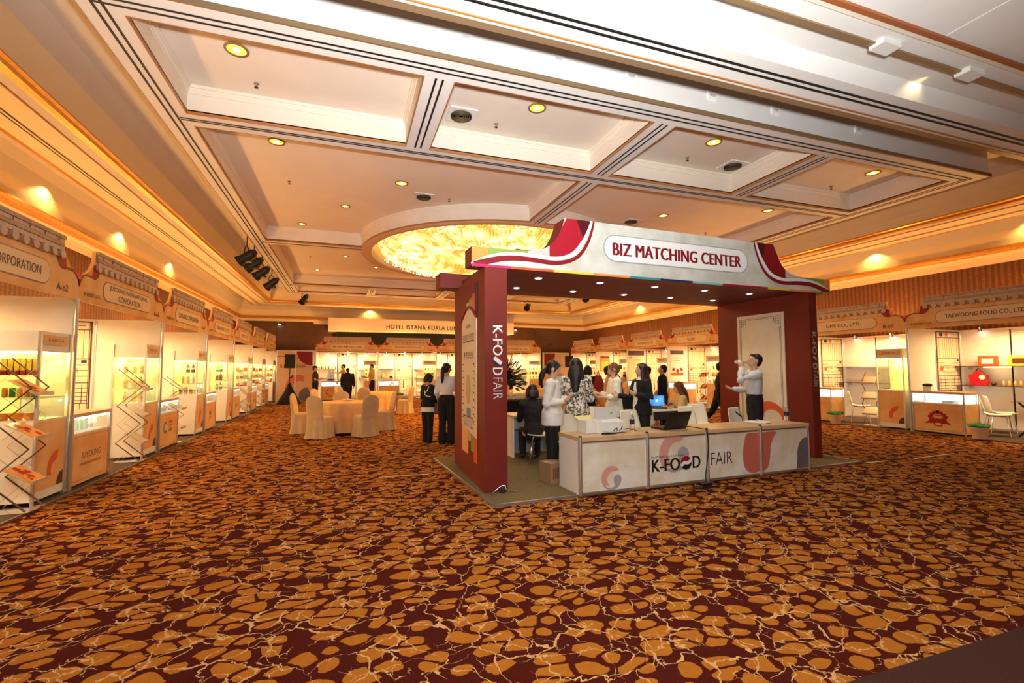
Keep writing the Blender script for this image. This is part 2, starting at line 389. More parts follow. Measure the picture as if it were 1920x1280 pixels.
def ribbon(mb, pts, w0, y, mi=0, w1=None):
    # flat band along a curve in the x,z plane at depth y
    w1 = w0 if w1 is None else w1; L_, Q = [], []
    for i, p in enumerate(pts):
        a, b = pts[max(i-1, 0)], pts[min(i+1, len(pts)-1)]
        dx, dz = b[0]-a[0], b[1]-a[1]; l = math.hypot(dx, dz) or 1
        ww = w0 + (w1-w0)*i/(len(pts)-1)
        L_.append((p[0]-dz/l*ww/2, y, p[1]+dx/l*ww/2)); Q.append((p[0]+dz/l*ww/2, y, p[1]-dx/l*ww/2))
    n = len(pts)
    return mb.add(L_+Q, [(i, i+n, i+1+n, i+1) for i in range(n-1)], mi)

def swirl(mb, cx, cz, r, y, M=None, m_red=0, m_blue=1, m_white=None, rot=0.0):
    # two comma shapes chasing each other (the fair's round emblem), flat at depth y
    def T(x, z):
        c, s_ = math.cos(rot), math.sin(rot); return (cx + (x*c - z*s_)*r, y, cz + (x*s_ + z*c)*r)
    a = arc(0, 0, 1, 40, 218, 16) + arc(.24, -.10, .66, 232, 75, 14)
    mb.add([T(*p) for p in a], [tuple(range(len(a)))], m_red)
    b = arc(0, 0, .99, 212, 348, 14) + arc(.58, -.14, .385, -10, 190, 10) + arc(-.12, .06, .84, 300, 222, 8)
    mb.add([T(*p) for p in b], [tuple(range(len(b)))], m_blue)
    return mb
# ------------------------------------------------------------------ room shell
FL, FR, FN, FF = -2.61, 11.70, 5.35, 24.6        # coffered frame: left, right, near, far edge
ZF = 5.2; CX, CY = 4.49, 14.97
WL, WR, WB, YN = -5.36, 14.725, 27.62, -5.0
fl = MB().box(WL-.2, WR+.2, 1.7, WB+.2, -.1, 0); floor = struct(fl, 'floor', carpet_mat(), label='maroon hall carpet with golden pebble shapes and pale veins')
fb = MB().box(WL-.2, WR+.2, YN-.2, 1.7, -.1, 0); struct(fb, 'floor', mat('plain_brown_carpet', (.045, .012, .008), 1.0, var=.3, vscale=150), label='plain dark brown carpet border')
M_WP = wallpaper_mat()
struct(MB().box(WL-.15, WL, YN, WB, 0, 4.6), 'wall_left', M_WP)
struct(MB().box(WR, WR+.15, YN, WB, 0, 4.6), 'wall_right', M_WP)
struct(MB().box(WL-.15, WR+.15, YN-.15, YN, 0, 4.9), 'wall_near', M_CREAM)
M_DKWALL = mat('dark_brown_panelling', (.10, .040, .016), .55, var=.15, vscale=1.5)
wb = struct(MB().box(WL-.15, WR+.15, WB, WB+.15, 0, 4.6), 'wall_back', M_DKWALL)
for i, x in enumerate((WL+1.2, WL+3.0, 10.6, 12.4)):
    for z in (0, 2.45, 3.3):
        struct(MB().box(x-1.15, x+.63, WB-.03, WB, z+.02, z+.8 if z else 2.43), 'panel', M_DKWALL, wb)
struct(MB().box(WL, WL+.02, YN, WB, 0, .12), 'baseboard_left', M_DKWALL)
struct(MB().box(WR-.02, WR, YN, WB, 0, .12), 'baseboard_right', M_DKWALL)

# ceiling: closing slab over everything
ceil = struct(MB().box(WL-.15, WR+.15, YN, WB+.15, 6.15, 6.3), 'ceiling', M_WHITE)
_tn = [0]
def trim(mb, m, label=None, parent=None):
    _tn[0] += 1; return struct(mb, 'trim_%d' % _tn[0], m, parent, label)

# coffered frame: beams
XS = [-2.42, 1.06, 4.49, 7.86, 11.45]; YS = [5.56, 7.90, 14.97, 22.2, 24.3]
B0, B1 = ZF, ZF+.06
def beam(x0, x1, y0, y1, slots, dirn):
    b = trim(MB().box(x0, x1, y0, y1, B0, B1), M_WHITE)
    for s_ in slots:
        m = MB()
        if dirn == 'x': m.box(max(x0+.02, XS[0]-(.045 if y0 < 5.5 or y1 > 24.4 else -.07)), min(x1-.02, XS[4]+(.045 if y0 < 5.5 or y1 > 24.4 else -.07)), s_-.014, s_+.014, B0-.004, B0+.004)
        else: m.box(s_-.014, s_+.014, y0, y1, B0-.004, B0+.004)
        struct(m, 'track_slot', M_BLACK, b)
    return b
dy = .045
beam(FL, FR, FN, 5.75, (YS[0]-dy, YS[0]+dy), 'x')
beam(FL, FR, 7.72, 8.10, (YS[1]-dy*.6, YS[1]+dy*.6), 'x')
beam(FL, .42, 14.77, 15.17, (CY-dy*.6, CY+dy*.6), 'x'); beam(8.56, FR, 14.77, 15.17, (CY-dy*.6, CY+dy*.6), 'x')
beam(FL, FR, 22.0, 22.4, (YS[3]-dy, YS[3]+dy), 'x')
beam(FL, FR, 24.1, FF, (YS[4]-dy, YS[4]+dy), 'x')
for k, (x, sl) in enumerate(((XS[0], 1), (XS[4], 1))):
    x0, x1 = (FL, -2.22) if k == 0 else (11.25, FR)
    for y0, y1 in ((5.75, 7.72), (8.10, 14.77), (15.17, 22.0), (22.4, 24.1)):
        beam(x0, x1, y0, y1, (), 'y')
    for s_ in (-dy, dy): trim(MB().box(x+s_-.014, x+s_+.014, YS[0]-.04, YS[4]+.04, B0-.005, B0+.004), M_BLACK)
for x in XS[1:4]:
    beam(x-.2, x+.2, 5.75, 7.72, (x-dy, x+dy), 'y'); beam(x-.2, x+.2, 22.4, 24.1, (x-dy, x+dy), 'y')
beam(CX-.2, CX+.2, 8.10, 10.93, (CX-dy, CX+dy), 'y'); beam(CX-.2, CX+.2, 19.0, 22.0, (CX-dy, CX+dy), 'y')

M_COFFER = mat('coffer_paint', (.84, .73, .60), .75, var=.02, vscale=2)
def inset(poly, d):
    n = len(poly); out = []
    for i in range(n):
        p, a, b = Vector(poly[i]), Vector(poly[i-1]), Vector(poly[(i+1) % n])
        e0, e1 = (p-a).normalized(), (b-p).normalized(); n0, n1 = Vector((-e0.y, e0.x)), Vector((-e1.y, e1.x))
        m = (n0+n1); m = m.normalized() if m.length > 1e-6 else n0
        out.append(tuple(p + m*(d/max(.35, m.dot(n0)))))
    return out
def coffer(poly, label):
    prof = [(0, ZF+.03), (0, 5.50), (.012, 5.50), (.012, 5.52), (.03, 5.545), (.035, 5.575), (.05, 5.575), (.05, 5.62)]
    mb = MB(); mb.rings([[(p[0], p[1], z) for p in inset(poly, d)] for d, z in prof], 0, False, False, False)
    mb.add([(p[0], p[1], 5.62) for p in inset(poly, .05)], [tuple(range(len(poly)))])
    # thin painted edge around the mouth of the coffer
    e = MB(); a, b = inset(poly, -.012), inset(poly, .004)
    e.rings([[(p[0], p[1], ZF-.002) for p in a], [(p[0], p[1], ZF-.002) for p in b], [(p[0], p[1], ZF+.04) for p in b]], 0, False, False, False)
    c = struct(mb, 'coffer', M_COFFER, ceil, label); struct(e, 'coffer_edge', M_ORANGELINE, c); return c
def rect(x0, x1, y0, y1): return [(x0, y0), (x1, y0), (x1, y1), (x0, y1)]
xe = [-2.22, .86, 1.26, 4.29, 4.69, 7.66, 8.06, 11.25]
for y0, y1 in ((5.75, 7.72), (22.4, 24.1)):
    for k in range(4): coffer(rect(xe[2*k], xe[2*k+1], y0, y1), None)
RO, RI = 4.12, 3.82
def qarc(sx, sy):   # corner coffer cut by the ring, counter-clockwise
    ax, ay = CX+sx*.2, CY+sy*.2; X, Y = (-2.22 if sx < 0 else 11.25), (8.10 if sy < 0 else 22.0)
    t0 = math.acos(.2/RO); t1 = math.asin(.2/RO); n = 14
    ar = [(CX+sx*RO*math.cos(t), CY+sy*RO*math.sin(t)) for t in [t0+(t1-t0)*i/n for i in range(n+1)]]   # from near the y axis to the x axis
    p = [(X, Y), (ax, Y)] + ar + [(X, ay)]
    return p if sx*sy > 0 and False else (p if sum(p[i-1][0]*p[i][1]-p[i][0]*p[i-1][1] for i in range(len(p))) > 0 else p[::-1])
for sx in (-1, 1):
    for sy in (-1, 1): coffer(qarc(sx, sy), None)
# ring around the chandelier
rg = MB().rings([[(CX+r*math.cos(2*PI*k/64), CY+r*math.sin(2*PI*k/64), z) for k in range(64)] for r, z in
     ((RO-.005, ZF+.03), (RO-.005, ZF), (RO-.02, ZF-.01), (RI+.02, ZF-.01), (RI, ZF), (RI, 5.85))], 0, False, False, True)
trim(rg, mat('ring_paint', (.74, .50, .32), .7), 'round plaster ring around the chandelier recess')
trim(MB().lathe([(RI, 5.84), (RI, 5.86)], 48, (CX, CY)), M_CREAM)

# frame's outer sides and the stepped cove round three sides
def uring(prof, n0=0):
    # prof: (outward distance d, z); a U of left, back and right runs, mitred
    rows = [[(FL-d, YN, z), (FL-d, FF+d*1.1, z), (FR+d*1.1, FF+d*1.1, z), (FR+d*1.1, YN, z)] for d, z in prof]
    mb = MB(); v = [p for r_ in rows for p in r_]; f = []
    for i in range(len(rows)-1):
        for k in range(3): f.append((i*4+k, i*4+k+1, i*4+4+k+1, i*4+4+k))
    return mb.add(v, f)
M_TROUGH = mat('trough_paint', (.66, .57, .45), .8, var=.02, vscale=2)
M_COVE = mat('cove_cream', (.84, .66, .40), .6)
fs = MB()
fs.add([(FL, FN, ZF), (FL, FF, ZF), (FR, FF, ZF), (FR, FN, ZF), (FL, FN, 5.78), (FL, FF, 5.78), (FR, FF, 5.78), (FR, FN, 5.78)],
       [(0, 1, 5, 4), (1, 2, 6, 5), (2, 3, 7, 6), (3, 0, 4, 7)])
trim(fs, M_WHITE, 'upright outer face of the coffered ceiling frame')
e = MB().box(FL-.012, FR+.012, FN-.03, FN, ZF-.006, ZF+.055)
e.box(FL-.03, FL, FN-.03, FF, ZF-.006, ZF+.055); e.box(FR, FR+.03, FN-.03, FF, ZF-.006, ZF+.055)
trim(e, M_BROWN, 'bronze bead with shade painted in along the frame edge')
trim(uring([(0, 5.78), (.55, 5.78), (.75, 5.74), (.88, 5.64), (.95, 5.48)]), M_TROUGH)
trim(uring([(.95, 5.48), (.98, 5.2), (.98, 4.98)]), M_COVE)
trim(uring([(.98, 4.98), (.94, 4.97), (.93, 4.94), (.97, 4.92), (.99, 4.88), (1.05, 4.87), (1.08, 4.86)]), M_GOLD, 'gilded moulding under the upper cove')
trim(uring([(1.08, 4.86), (1.22, 4.86)]), M_TROUGH)
trim(uring([(1.22, 4.86), (1.22, 4.845), (1.24, 4.845)]), M_ORANGELINE)
so = trim(uring([(1.24, 4.845), (1.86, 4.80), (1.88, 4.80), (1.88, 5.0)]), M_COVE, 'cream soffit with a double track slot')
for d in (1.54, 1.60):
    struct(uring([(d, 4.816), (d+.02, 4.815)]), 'track_slot', M_BLACK, so)
trim(uring([(1.84, 4.797), (1.90, 4.797), (1.90, 4.83)]), M_GOLD)
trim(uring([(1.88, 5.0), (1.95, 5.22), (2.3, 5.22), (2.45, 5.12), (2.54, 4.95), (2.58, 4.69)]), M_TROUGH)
trim(uring([(2.58, 4.69), (2.58, 4.37)]), M_COVE, 'lower cream cove washed by hidden lamps')
trim(uring([(2.58, 4.37), (2.53, 4.36), (2.52, 4.32), (2.58, 4.29), (2.60, 4.25), (2.66, 4.23)]), M_GOLD, 'gilded cornice moulding')
trim(uring([(2.66, 4.23), (2.68, 4.19), (2.72, 4.18), (2.725, 4.12), (2.738, 4.12), (2.738, 4.0)]), M_COVE)

# near soffit: lower plane over the camera, its edge facing the frame
NL, NR, NZ = FL-1.0, FR+1.09, 4.85
trim(MB().box(NL, NR, YN, 3.19, NZ, NZ+.3), M_WHITE, 'wide white soffit over the near end of the hall'); trim(MB().prism([(3.72, NZ), (4.20, NZ), (4.20, NZ+.3), (3.62, NZ+.3), (3.62, NZ+.16)], NL, NR, 'x'), M_WHITE); trim(MB().box(NL, NR, 3.19, 3.63, NZ+.16, NZ+.3), M_WHITE)
trim(MB().box(NL, NR, 4.18, 4.27, NZ-.004, NZ+.32), M_BROWN)  # edge strip, its brown carries the shade of the bevel
trim(MB().box(NL, NR, 4.115, 4.135, NZ-.012, NZ), M_ORANGELINE)
for y in (3.955, 3.875): trim(MB().box(NL, NR, y-.016, y+.016, NZ-.006, NZ), M_BLACK)
trim(MB().box(NL, NR, 3.13, 3.19, NZ-.02, NZ), M_BROWN)  # beam edge strip, shade put into the brown
trim(MB().box(NL, NR, 2.845, 2.895, NZ-.03, NZ), mat('reddish_trim', (.34, .10, .03), .5))
trim(MB().box(NL, NR, 2.895, 2.95, NZ-.02, NZ), M_CREAM)
trim(MB().box(5.64, 5.66, YN, 2.84, NZ-.003, NZ), M_PWHITE)
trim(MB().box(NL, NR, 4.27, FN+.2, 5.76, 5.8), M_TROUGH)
for x, g in ((5.06, 0), (6.46, 0)):
    o = MB().box(x, x+.26, 3.05, 3.20, NZ-.055, NZ).build('ceiling_junction_box', M_WHITE); 
    tag(o, 'white junction box on the near ceiling strip, %s one' % ('left' if x < 6 else 'right'), 'junction box', 'junction boxes on the near ceiling')
for k, x in enumerate((1.22, 2.45, 3.55, 4.93, 6.16, 8.0)):
    o = MB().box(x, x+.16, FN-.02, FN, 5.46, 5.58).build('socket_plate', M_PWHITE)
    o2 = MB().box(x+.03, x+.13, FN-.026, FN-.019, 5.50, 5.54); o2.build('switch', M_GREYP, o)
    tag(o, 'white socket plate on the upright face of the ceiling frame, %s from the left' % ('first', 'second', 'third', 'fourth', 'fifth', 'sixth')[k], 'socket plate', 'socket plates along the ceiling frame')

# ------------------------------------------------------------------ ceiling fixtures
M_DLGOLD = mat('gold_reflector', (.85, .50, .08), .25, .6)
def downlight(x, y, z, label, r=.115, strong=True):
    t = thing('recessed_downlight', label, 'downlight', (x, y, z), 0, 'recessed downlights in the coffers')
    MB().lathe([(r, -.012), (r+.028, -.012), (r+.03, 0), (r, .0)], 20, caps=False).build('trim_ring', M_BROWN, t)
    MB().lathe([(r, -.004), (r*.6, -.002), (r*.55, -.004)], 20).build('reflector', mat('lit_reflector', (.95, .55, .06), .3, emit=1.0), t)
    MB().lathe([(r*.42, -.008), (r*.3, -.016), (.005, -.018)], 12).build('lamp', mat('downlight_lamp', (1, .85, .4), .3, emit=12), t)
k_ = 1.03
rows = ((6.62, (-1.39, 2.76, 6.22, 10.4), 'near row of coffers'), (9.15, (-1.25, 10.3), 'large coffers, beside the outer beams'), (10.36, (1.08, 7.95), 'large coffers, close to the chandelier ring'))
nm = ('leftmost', 'second from left', 'third from left', 'rightmost')
for y, xs, wh in rows:
    for i, x in enumerate(xs):
        downlight(x, y, 5.61, 'round gold recessed downlight, %s in the %s' % (nm[i] if len(xs) == 4 else ('left' if i == 0 else 'right'), wh))
for x, y, l in ((-.09, 12.3, 'left of the chandelier ring'), (-1.25, 14.2, 'near the left beam beside the middle slot'), (-.11, 17.8, 'beyond the middle slot left of the ring'), (1.05, 19.4, 'left of the far side of the ring'), (-1.2, 20.6, 'far left large coffer')):
    downlight(x, y, 5.61, 'small gold recessed downlight ' + l, .09)
def vent(x, y, z, label):
    t = thing('ceiling_vent', label, 'vent', (x, y, z), 0, 'round air vents in square ceiling plates')
    MB().box(-.22, .22, -.22, .22, -.02, 0).build('plate', M_WHITE, t)
    g = MB().build  # grille of concentric rings
    m = MB()
    for r in (.17, .14, .11, .08, .05): m.lathe([(r, -.045+.1*(.17-r)), (r-.022, -.03), (r, -.02)], 24, caps=False)
    m.lathe([(.17, -.021), (.001, -.021)], 24); m.build('grille', mat('vent_grille', (.10, .065, .03), .6), t)
for x, y, l in ((1.68, 7.2, 'near row, coffer left of the middle'), (7.3, 7.28, 'near row, third coffer'), (1.66, 11.0, 'large left coffer'), (7.4, 11.05, 'large coffer behind the entrance sign')):
    vent(x, y, 5.61, 'square ceiling plate with round brown vent, ' + l)
def sprinkler(x, y, z, label):
    t = thing('sprinkler', label, 'sprinkler', (x, y, z), 0, 'fire sprinklers in the coffers')
    MB().lathe([(.035, 0), (.035, -.008), (.012, -.012), (.012, -.05)], 10).build('rosette', M_BROWN, t)
    MB().lathe([(.004, -.05), (.028, -.055), (.028, -.06), (.004, -.06)], 10).build('deflector', M_DARK, t)
for x, y, l in ((-1.28, 7.35, 'leftmost near coffer'), (2.3, 7.3, 'near coffer left of the middle'), (-1.24, 11.05, 'large left coffer, left part'), (2.27, 11.0, 'large left coffer next to the vent'), (10.3, 7.45, 'rightmost near coffer'), (6.2, 7.3, 'third near coffer'), (10.2, 11.3, 'large right coffer'), (-1.3, 18.2, 'far large left coffer')):
    sprinkler(x, y, 5.615, 'small fire sprinkler in the ' + l)

# chandelier: ring of crystal curtains
ch = thing('chandelier', 'vast round crystal chandelier glowing yellow inside the ceiling ring', 'chandelier', (CX, CY, 5.2))
MB().lathe([(3.5, .55), (3.5, .6)], 48).build('backing_plate', mat('lit_backing', (1, .72, .2), .5, emit=1.1), ch)
M_CRY = chandelier_mat()
prof = [(3.62, .30), (3.55, .12), (3.35, -.04), (3.0, -.16), (2.6, -.22), (2.2, -.20), (1.9, -.10), (1.75, .1), (1.72, .3)]
MB().rings([[((r+.03*math.sin(k*PI))*math.cos(2*PI*k/96), r*math.sin(2*PI*k/96), z) for k in range(96)] for r, z in prof], 0, False).build('crystal_ring', M_CRY, ch)
MB().lathe([(1.5, .3), (1.4, .02), (1.0, -.1), (.5, -.14), (.02, -.15)], 48).build('crystal_centre', M_CRY, ch)
M_BEAD = mat('amber_beads', (.75, .42, .06), .2, emit=.35)
def festoon(r, z, amp, name):
    mb = MB(); n = 480
    mb.tube([((r)*math.cos(2*PI*k/n), r*math.sin(2*PI*k/n), z + amp*math.sin(2*PI*k/12)) for k in range(n)], .012, 4, 0, True)
    return mb.build(name, M_BEAD, ch)
festoon(3.64, .22, .08, 'bead_festoon'); festoon(3.56, .06, .06, 'bead_festoon'); festoon(1.78, .08, .09, 'bead_festoon'); festoon(1.7, .2, .06, 'bead_festoon')
st = MB(); random.seed(3)
for k in range(1500):
    a = random.uniform(0, 2*PI); r = random.uniform(2.05, 3.5); z = -.17 - .06*math.sin((r-2.05)/1.45*PI) + (.12*max(0, (r-3.0)/.5))
    s_ = random.uniform(.009, .022); x, y = r*math.cos(a), r*math.sin(a)
    st.add([(x, y, z-s_*1.6), (x+s_, y, z), (x, y+s_, z), (x-s_, y, z), (x, y-s_, z), (x, y, z+s_*1.2)],
           [(0, 2, 1), (0, 3, 2), (0, 4, 3), (0, 1, 4), (5, 1, 2), (5, 2, 3), (5, 3, 4), (5, 4, 1)])
st.build('crystal_drops', mat('bright_crystal', (1, .93, .6), .15, emit=1.5), ch, kind='stuff')

# hanging stage lamps
def stagelamp(x, y, z, ztop, yawz, tilt, label, twin=False):
    t = thing('stage_spotlight', label, 'spotlight', (x, y, z), yawz, 'black stage spotlights under the ceiling edge')
    h = MB(); d = Vector((0, math.cos(tilt), -math.sin(tilt)))
    h.cyl(Vector((0, 0, 0))-d*.2, Vector((0, 0, 0))+d*.16, .12, .13, 12); h.cyl(d*.16, d*.26, .14, .165, 12); h.cyl(-d*.3, -d*.2, .07, .11, 12)
    h.box(-.09, .09, -.12, .06, -.15, -.1); h.build('housing', M_DARK, t)
    MB().cyl(d*.255, d*.262, .145, .145, 12).build('lens', M_BLKPLASTIC, t)
    y_ = MB(); y_.tube([(-.16, 0, 0), (-.17, 0, .15), (-.1, 0, .27), (0, 0, .3), (.1, 0, .27), (.17, 0, .15), (.16, 0, 0)], .014, 6)
    y_.cyl((0, 0, .3), (0, 0, ztop-z), .014); y_.build('yoke', M_DARK, t)
for i, (y, rz) in enumerate(((14.9, .5), (16.0, .35), (17.4, .3), (19.6, .2))):
    stagelamp(-2.72, y, 4.72+.02*i, 5.78, rz+.9, .6, 'black stage spotlight hanging left of the frame, %s of four counted from the near end' % ('first', 'second', 'third', 'fourth')[i])
stagelamp(-2.0, 24.75, 4.95, 5.78, 2.4, .9, 'single black stage spotlight under the far left frame corner')
stagelamp(9.1, 23.4, 4.85, ZF, 2.6, .5, 'black stage spotlight seen under the sign, left one')
stagelamp(10.3, 19.2, 4.8, ZF, 2.9, .5, 'black stage spotlight seen under the sign, right one')

# scallop downlights washing the lower cove
for y in (7.9, 10.6, 13.6, 17.0): light('cove_lamp', 'SPOT', (FL-2.40, y, 4.78), 14, (1, .78, .25), .03, aim=(FL-2.62, y, 4.42), spot=140, blend=.5)
for y in (5.9, 9.3, 13, 17, 21): light('cove_lamp', 'SPOT', (FR+2.64, y, 4.78), 14, (1, .78, .25), .03, aim=(FR+2.88, y, 4.42), spot=140, blend=.5)
for x in (1.2, 8.0): light('cove_lamp', 'SPOT', (x, FF+2.64, 4.78), 14, (1, .78, .25), .03, aim=(x, FF+2.88, 4.42), spot=140, blend=.5)
for x in (-.9, 1.6, 4.1, 6.55): light('cove_lamp', 'SPOT', (x, 3.5, 5.0), 3, (1, .75, .4), .03, aim=(x, 3.7, 4.86), spot=120, blend=.6)

# hotel name beam and dark stage behind it
hb = trim(MB().box(-.95, 9.35, 26.3, WB, 3.58, 4.25), M_CREAM, 'cream beam over the stage carrying the dark hotel lettering')
text_mb('HOTEL ISTANA KUALA LUMPUR', (4.25, 26.295, 3.84), width=4.5, height=.23, bold=.03, spacing=1.15).build('lettering', M_INK, hb, kind='structure')
cu = MB(); pts = [(-.55+.1*i, 27.2 + (.05 if i % 2 else -.05)) for i in range(97)]
cu.add([(x, y, 0) for x, y in pts] + [(x, y, 3.6) for x, y in pts], [(i, i+1, i+98, i+97) for i in range(96)], 0, True)
tag(cu.build('stage_dark_sheet', mat('painted_stage_dark', (.006, .005, .005), .95)), 'black pleated sheet standing for the dark stage opening under the hotel beam', 'dark sheet')  # black sheet put in for the darkness of the stage opening
# ceiling sockets on dark wall
for x in (10.95, 12.1): tag(MB().box(x, x+.28, WB-.05, WB-.03, 3.0, 3.14).build('wall_vent', M_DARK), 'small black vent in the dark back wall, %s one' % ('left' if x < 11 else 'right'), 'vent')
for x, l in ((-3.4, 'left'), (9.9, 'right')):
    t = thing('recessed_downlight', 'tiny white downlight under the far cornice, %s side of the stage' % l, 'downlight', (x, WB-.10, 3.95))
    MB().box(-.1, .1, -.1, .10, 0, .08).build('housing', M_DKWALL, t); MB().lathe([(.08, -.01), (.02, -.015)], 12).build('lamp', M_LED, t)
# tape strips on the carpet
for (x0, y0, x1, y1, l) in ((8.93, 5.27, 10.12, 5.34, 'pale cable tape on the carpet right of the platform'), (7.78, 5.30, 8.3, 5.29, 'short silver tape beside the platform corner'), (.45, 6.98, 1.15, 6.95, 'worn silver tape on the carpet left of the left pillar')):
    tag(MB().add([(x0, y0-.015, .003), (x1, y1-.015, .003), (x1, y1+.02, .003), (x0, y0+.02, .003), (x0, y0-.015, 0), (x1, y1-.015, 0), (x1, y1+.02, 0), (x0, y0+.02, 0)], [(0, 1, 2, 3), (0, 4, 5, 1), (1, 5, 6, 2), (2, 6, 7, 3), (3, 7, 4, 0)]).build('floor_tape', mat('pale_tape', (.55, .42, .3), .5)), l, 'tape')
# ------------------------------------------------------------------ entrance kiosk (frame K: origin at left end of the sign front)
K = (1.425, 5.534, R(2.1))
kt = thing('entrance_kiosk', 'large maroon entrance kiosk with curved white sign board on two broad pillars', 'kiosk', (K[0], K[1], 0), K[2])
def pillar(poly, name):
    return MB().prism(poly, .03, 2.80, 'z').build(name, M_MAROON, kt)
pl = pillar([(.165, .0), (.46, .0), (.55, 1.97), (.30, 1.97)], 'left_pillar')
pr = pillar([(5.92, .03), (6.10, .03), (6.10, 2.02), (5.92, 2.02)], 'right_pillar')
# outline of the sign board (s, z)
lo = [(0, 2.80), (6.42, 2.80), (6.42, 3.03)]
rc = smooth_pts([(6.42, 3.03), (6.0, 3.03), (5.71, 3.035), (5.52, 3.06), (5.41, 3.10), (5.30, 3.18), (5.23, 3.275), (5.17, 3.40), (5.133, 3.525)], 4)
lc = [(6.42 - x, z) for x, z in rc][::-1]
outline = lo[:2] + rc + lc
MB().prism(outline, .004, .30).build('sign_board', M_MAROON, kt)
MB().prism(outline, 1.72, 2.02).build('rear_sign_board', M_MAROON, kt)
MB().box(.35, 6.05, .30, 1.72, 2.80, 2.92).build('ceiling_slab', mat('maroon_soffit', (.16, .022, .016), .6), kt)
# printed face
M_SIGNP = parchment_mat('sign_parchment', (.56, .54, .45), (.68, .68, .61), (.46, .40, .22))
f = MB(); f.add([(s_, .0035, z) for s_, z in outline], [tuple(range(len(outline)))]); f.build('sign_print', M_SIGNP, kt)
swl = smooth_pts([(.0, 2.80), (.21, 2.905), (.463, 2.968), (.753, 2.978), (1.146, 2.965), (1.398, 3.045), (1.562, 3.225), (1.66, 3.40), (1.708, 3.524)], 5)
swr = [(6.42-x, z) for x, z in swl]
def top_of(curve_out, sw): return [(p[0], p[1]) for p in curve_out] + [(p[0], p[1]) for p in sw]
for side, sw in (('left', swl), ('right', swr)):
    mir = (lambda x: x) if side == 'left' else (lambda x: 6.42-x)
    oc = lc if side == 'left' else rc[::-1]
    # lc runs from notch top to the end; walk it from the board's end to the top
    oc2 = oc[::-1] if side == 'left' else oc[::-1]
    def band(x0, x1, m, name):
        # fill between outline and swoosh, board end at x=0 (mirrored on the right)
        up_ = [p for p in [(mir(x), z) for x, z in (lc[::-1])] ] if False else [(x, z) for x, z in [(p[0] if side == 'left' else 6.42-p[0], p[1]) for p in (lc if side == 'left' else rc)]]
        up_ = sorted(up_, key=lambda p: (p[0], p[1])); lo_ = sorted([(p[0] if side == 'left' else 6.42-p[0], p[1]) for p in sw], key=lambda p: p[0])
        def ip(c, x):
            for a, b in zip(c, c[1:]):
                if a[0] <= x <= b[0]: return a[1] + (b[1]-a[1])*(x-a[0])/max(1e-6, b[0]-a[0])
            return c[-1][1]
        xs = [x0 + (x1-x0)*i/10 for i in range(11)]
        mb = MB(); a = [(mir(x), .002, min(3.525, ip(up_, x))) for x in xs]; b = [(mir(x), .002, ip(lo_, x)) for x in xs]
        mb.add(a+b, [(i, i+1, i+12, i+11) for i in range(10)]); mb.build(name, m, kt)
    if side == 'left':
        band(0.0, .21, M_ORANGE, 'orange_patch'); band(.21, .753, M_GREEN, 'green_patch'); band(.753, 1.06, M_GREYP, 'grey_patch')
    else:
        band(0.0, .15, M_ORANGE, 'orange_patch'); band(.15, .60, M_GREEN, 'green_patch'); band(.60, 1.06, M_GREYP, 'grey_patch')
    band(1.06, 1.70, M_RED if side == 'left' else M_DKRED, 'red_patch')
    m = MB(); m.add([(mir(x), .001, z) for x, z in ((1.47, 3.524), (1.70, 3.524), (1.64, 3.36), (1.585, 3.235))], [(0, 1, 2, 3)]); m.build('dark_wedge', M_BLACKRED, kt)
    m = MB(); ribbon(m, sw, .05, -.0005); m.build('white_swoosh', M_PWHITE, kt)
    m = MB(); off = .055
    s2 = smooth_pts([(.03, 2.80), (.25, 2.87), (.48, 2.918), (.753, 2.925), (1.17, 2.91), (1.46, 3.005), (1.622, 3.20), (1.70, 3.39), (1.735, 3.524)], 5)
    ribbon(m, [(mir(x), z) for x, z in s2], .085, -.001, 0, .03); m.build('red_swoosh', M_DKRED, kt)
# strip of colour patches under the sign
cols = [M_MAGENTA, M_REDORANGE, M_YELLOW, M_ORANGE, M_TEAL, M_NAVY, M_LTEAL, M_RED, M_YELLOW, M_ORANGE, M_GREEN]
xs = [0, .52, 1.12, 1.72, 2.3, 2.83, 3.42, 4.0, 4.95, 5.45, 5.95, 6.42]
for i, m in enumerate(cols): MB().box(xs[i], xs[i+1], -.004, .02, 2.785, 2.815).build('colour_strip', m, kt)
# name plate and lettering
pl_o, pl_i = rrect(1.88, 4.53, 2.995, 3.375, .19), rrect(1.895, 4.515, 3.01, 3.36, .175)
npb = MB().prism(pl_o, -.006, .0).build('name_plate', mat('grey_outline', (.38, .36, .36), .4), kt)
MB().prism(pl_i, -.008, -.004).build('plate_face', M_PWHITE, npb)
text_mb('BIZ MATCHING CENTER', (3.205, -.010, 3.175), width=2.38, height=.178, bold=.075, spacing=1.06).build('lettering', mat('maroon_letters', (.22, .005, .012), .5), npb)
# LEDs in the slab
for i, x in enumerate((1.135, 2.145, 3.145, 4.145, 5.135)):
    for j, y in enumerate((.52, 1.35)):
        o = MB().lathe([(.045, 2.79), (.06, 2.79), (.062, 2.80)], 14, (x, y), caps=False).build('led_ring', M_PWHITE, kt)
        MB().lathe([(.045, 2.794), (.02, 2.786), (.003, 2.785)], 12, (x, y)).build('led', M_LED, o)
        light('kiosk_led', 'SPOT', (x, y, 2.77), 17, (1, .86, .62), .04, aim=(x, y, 0), spot=100, blend=.8, parent=kt)
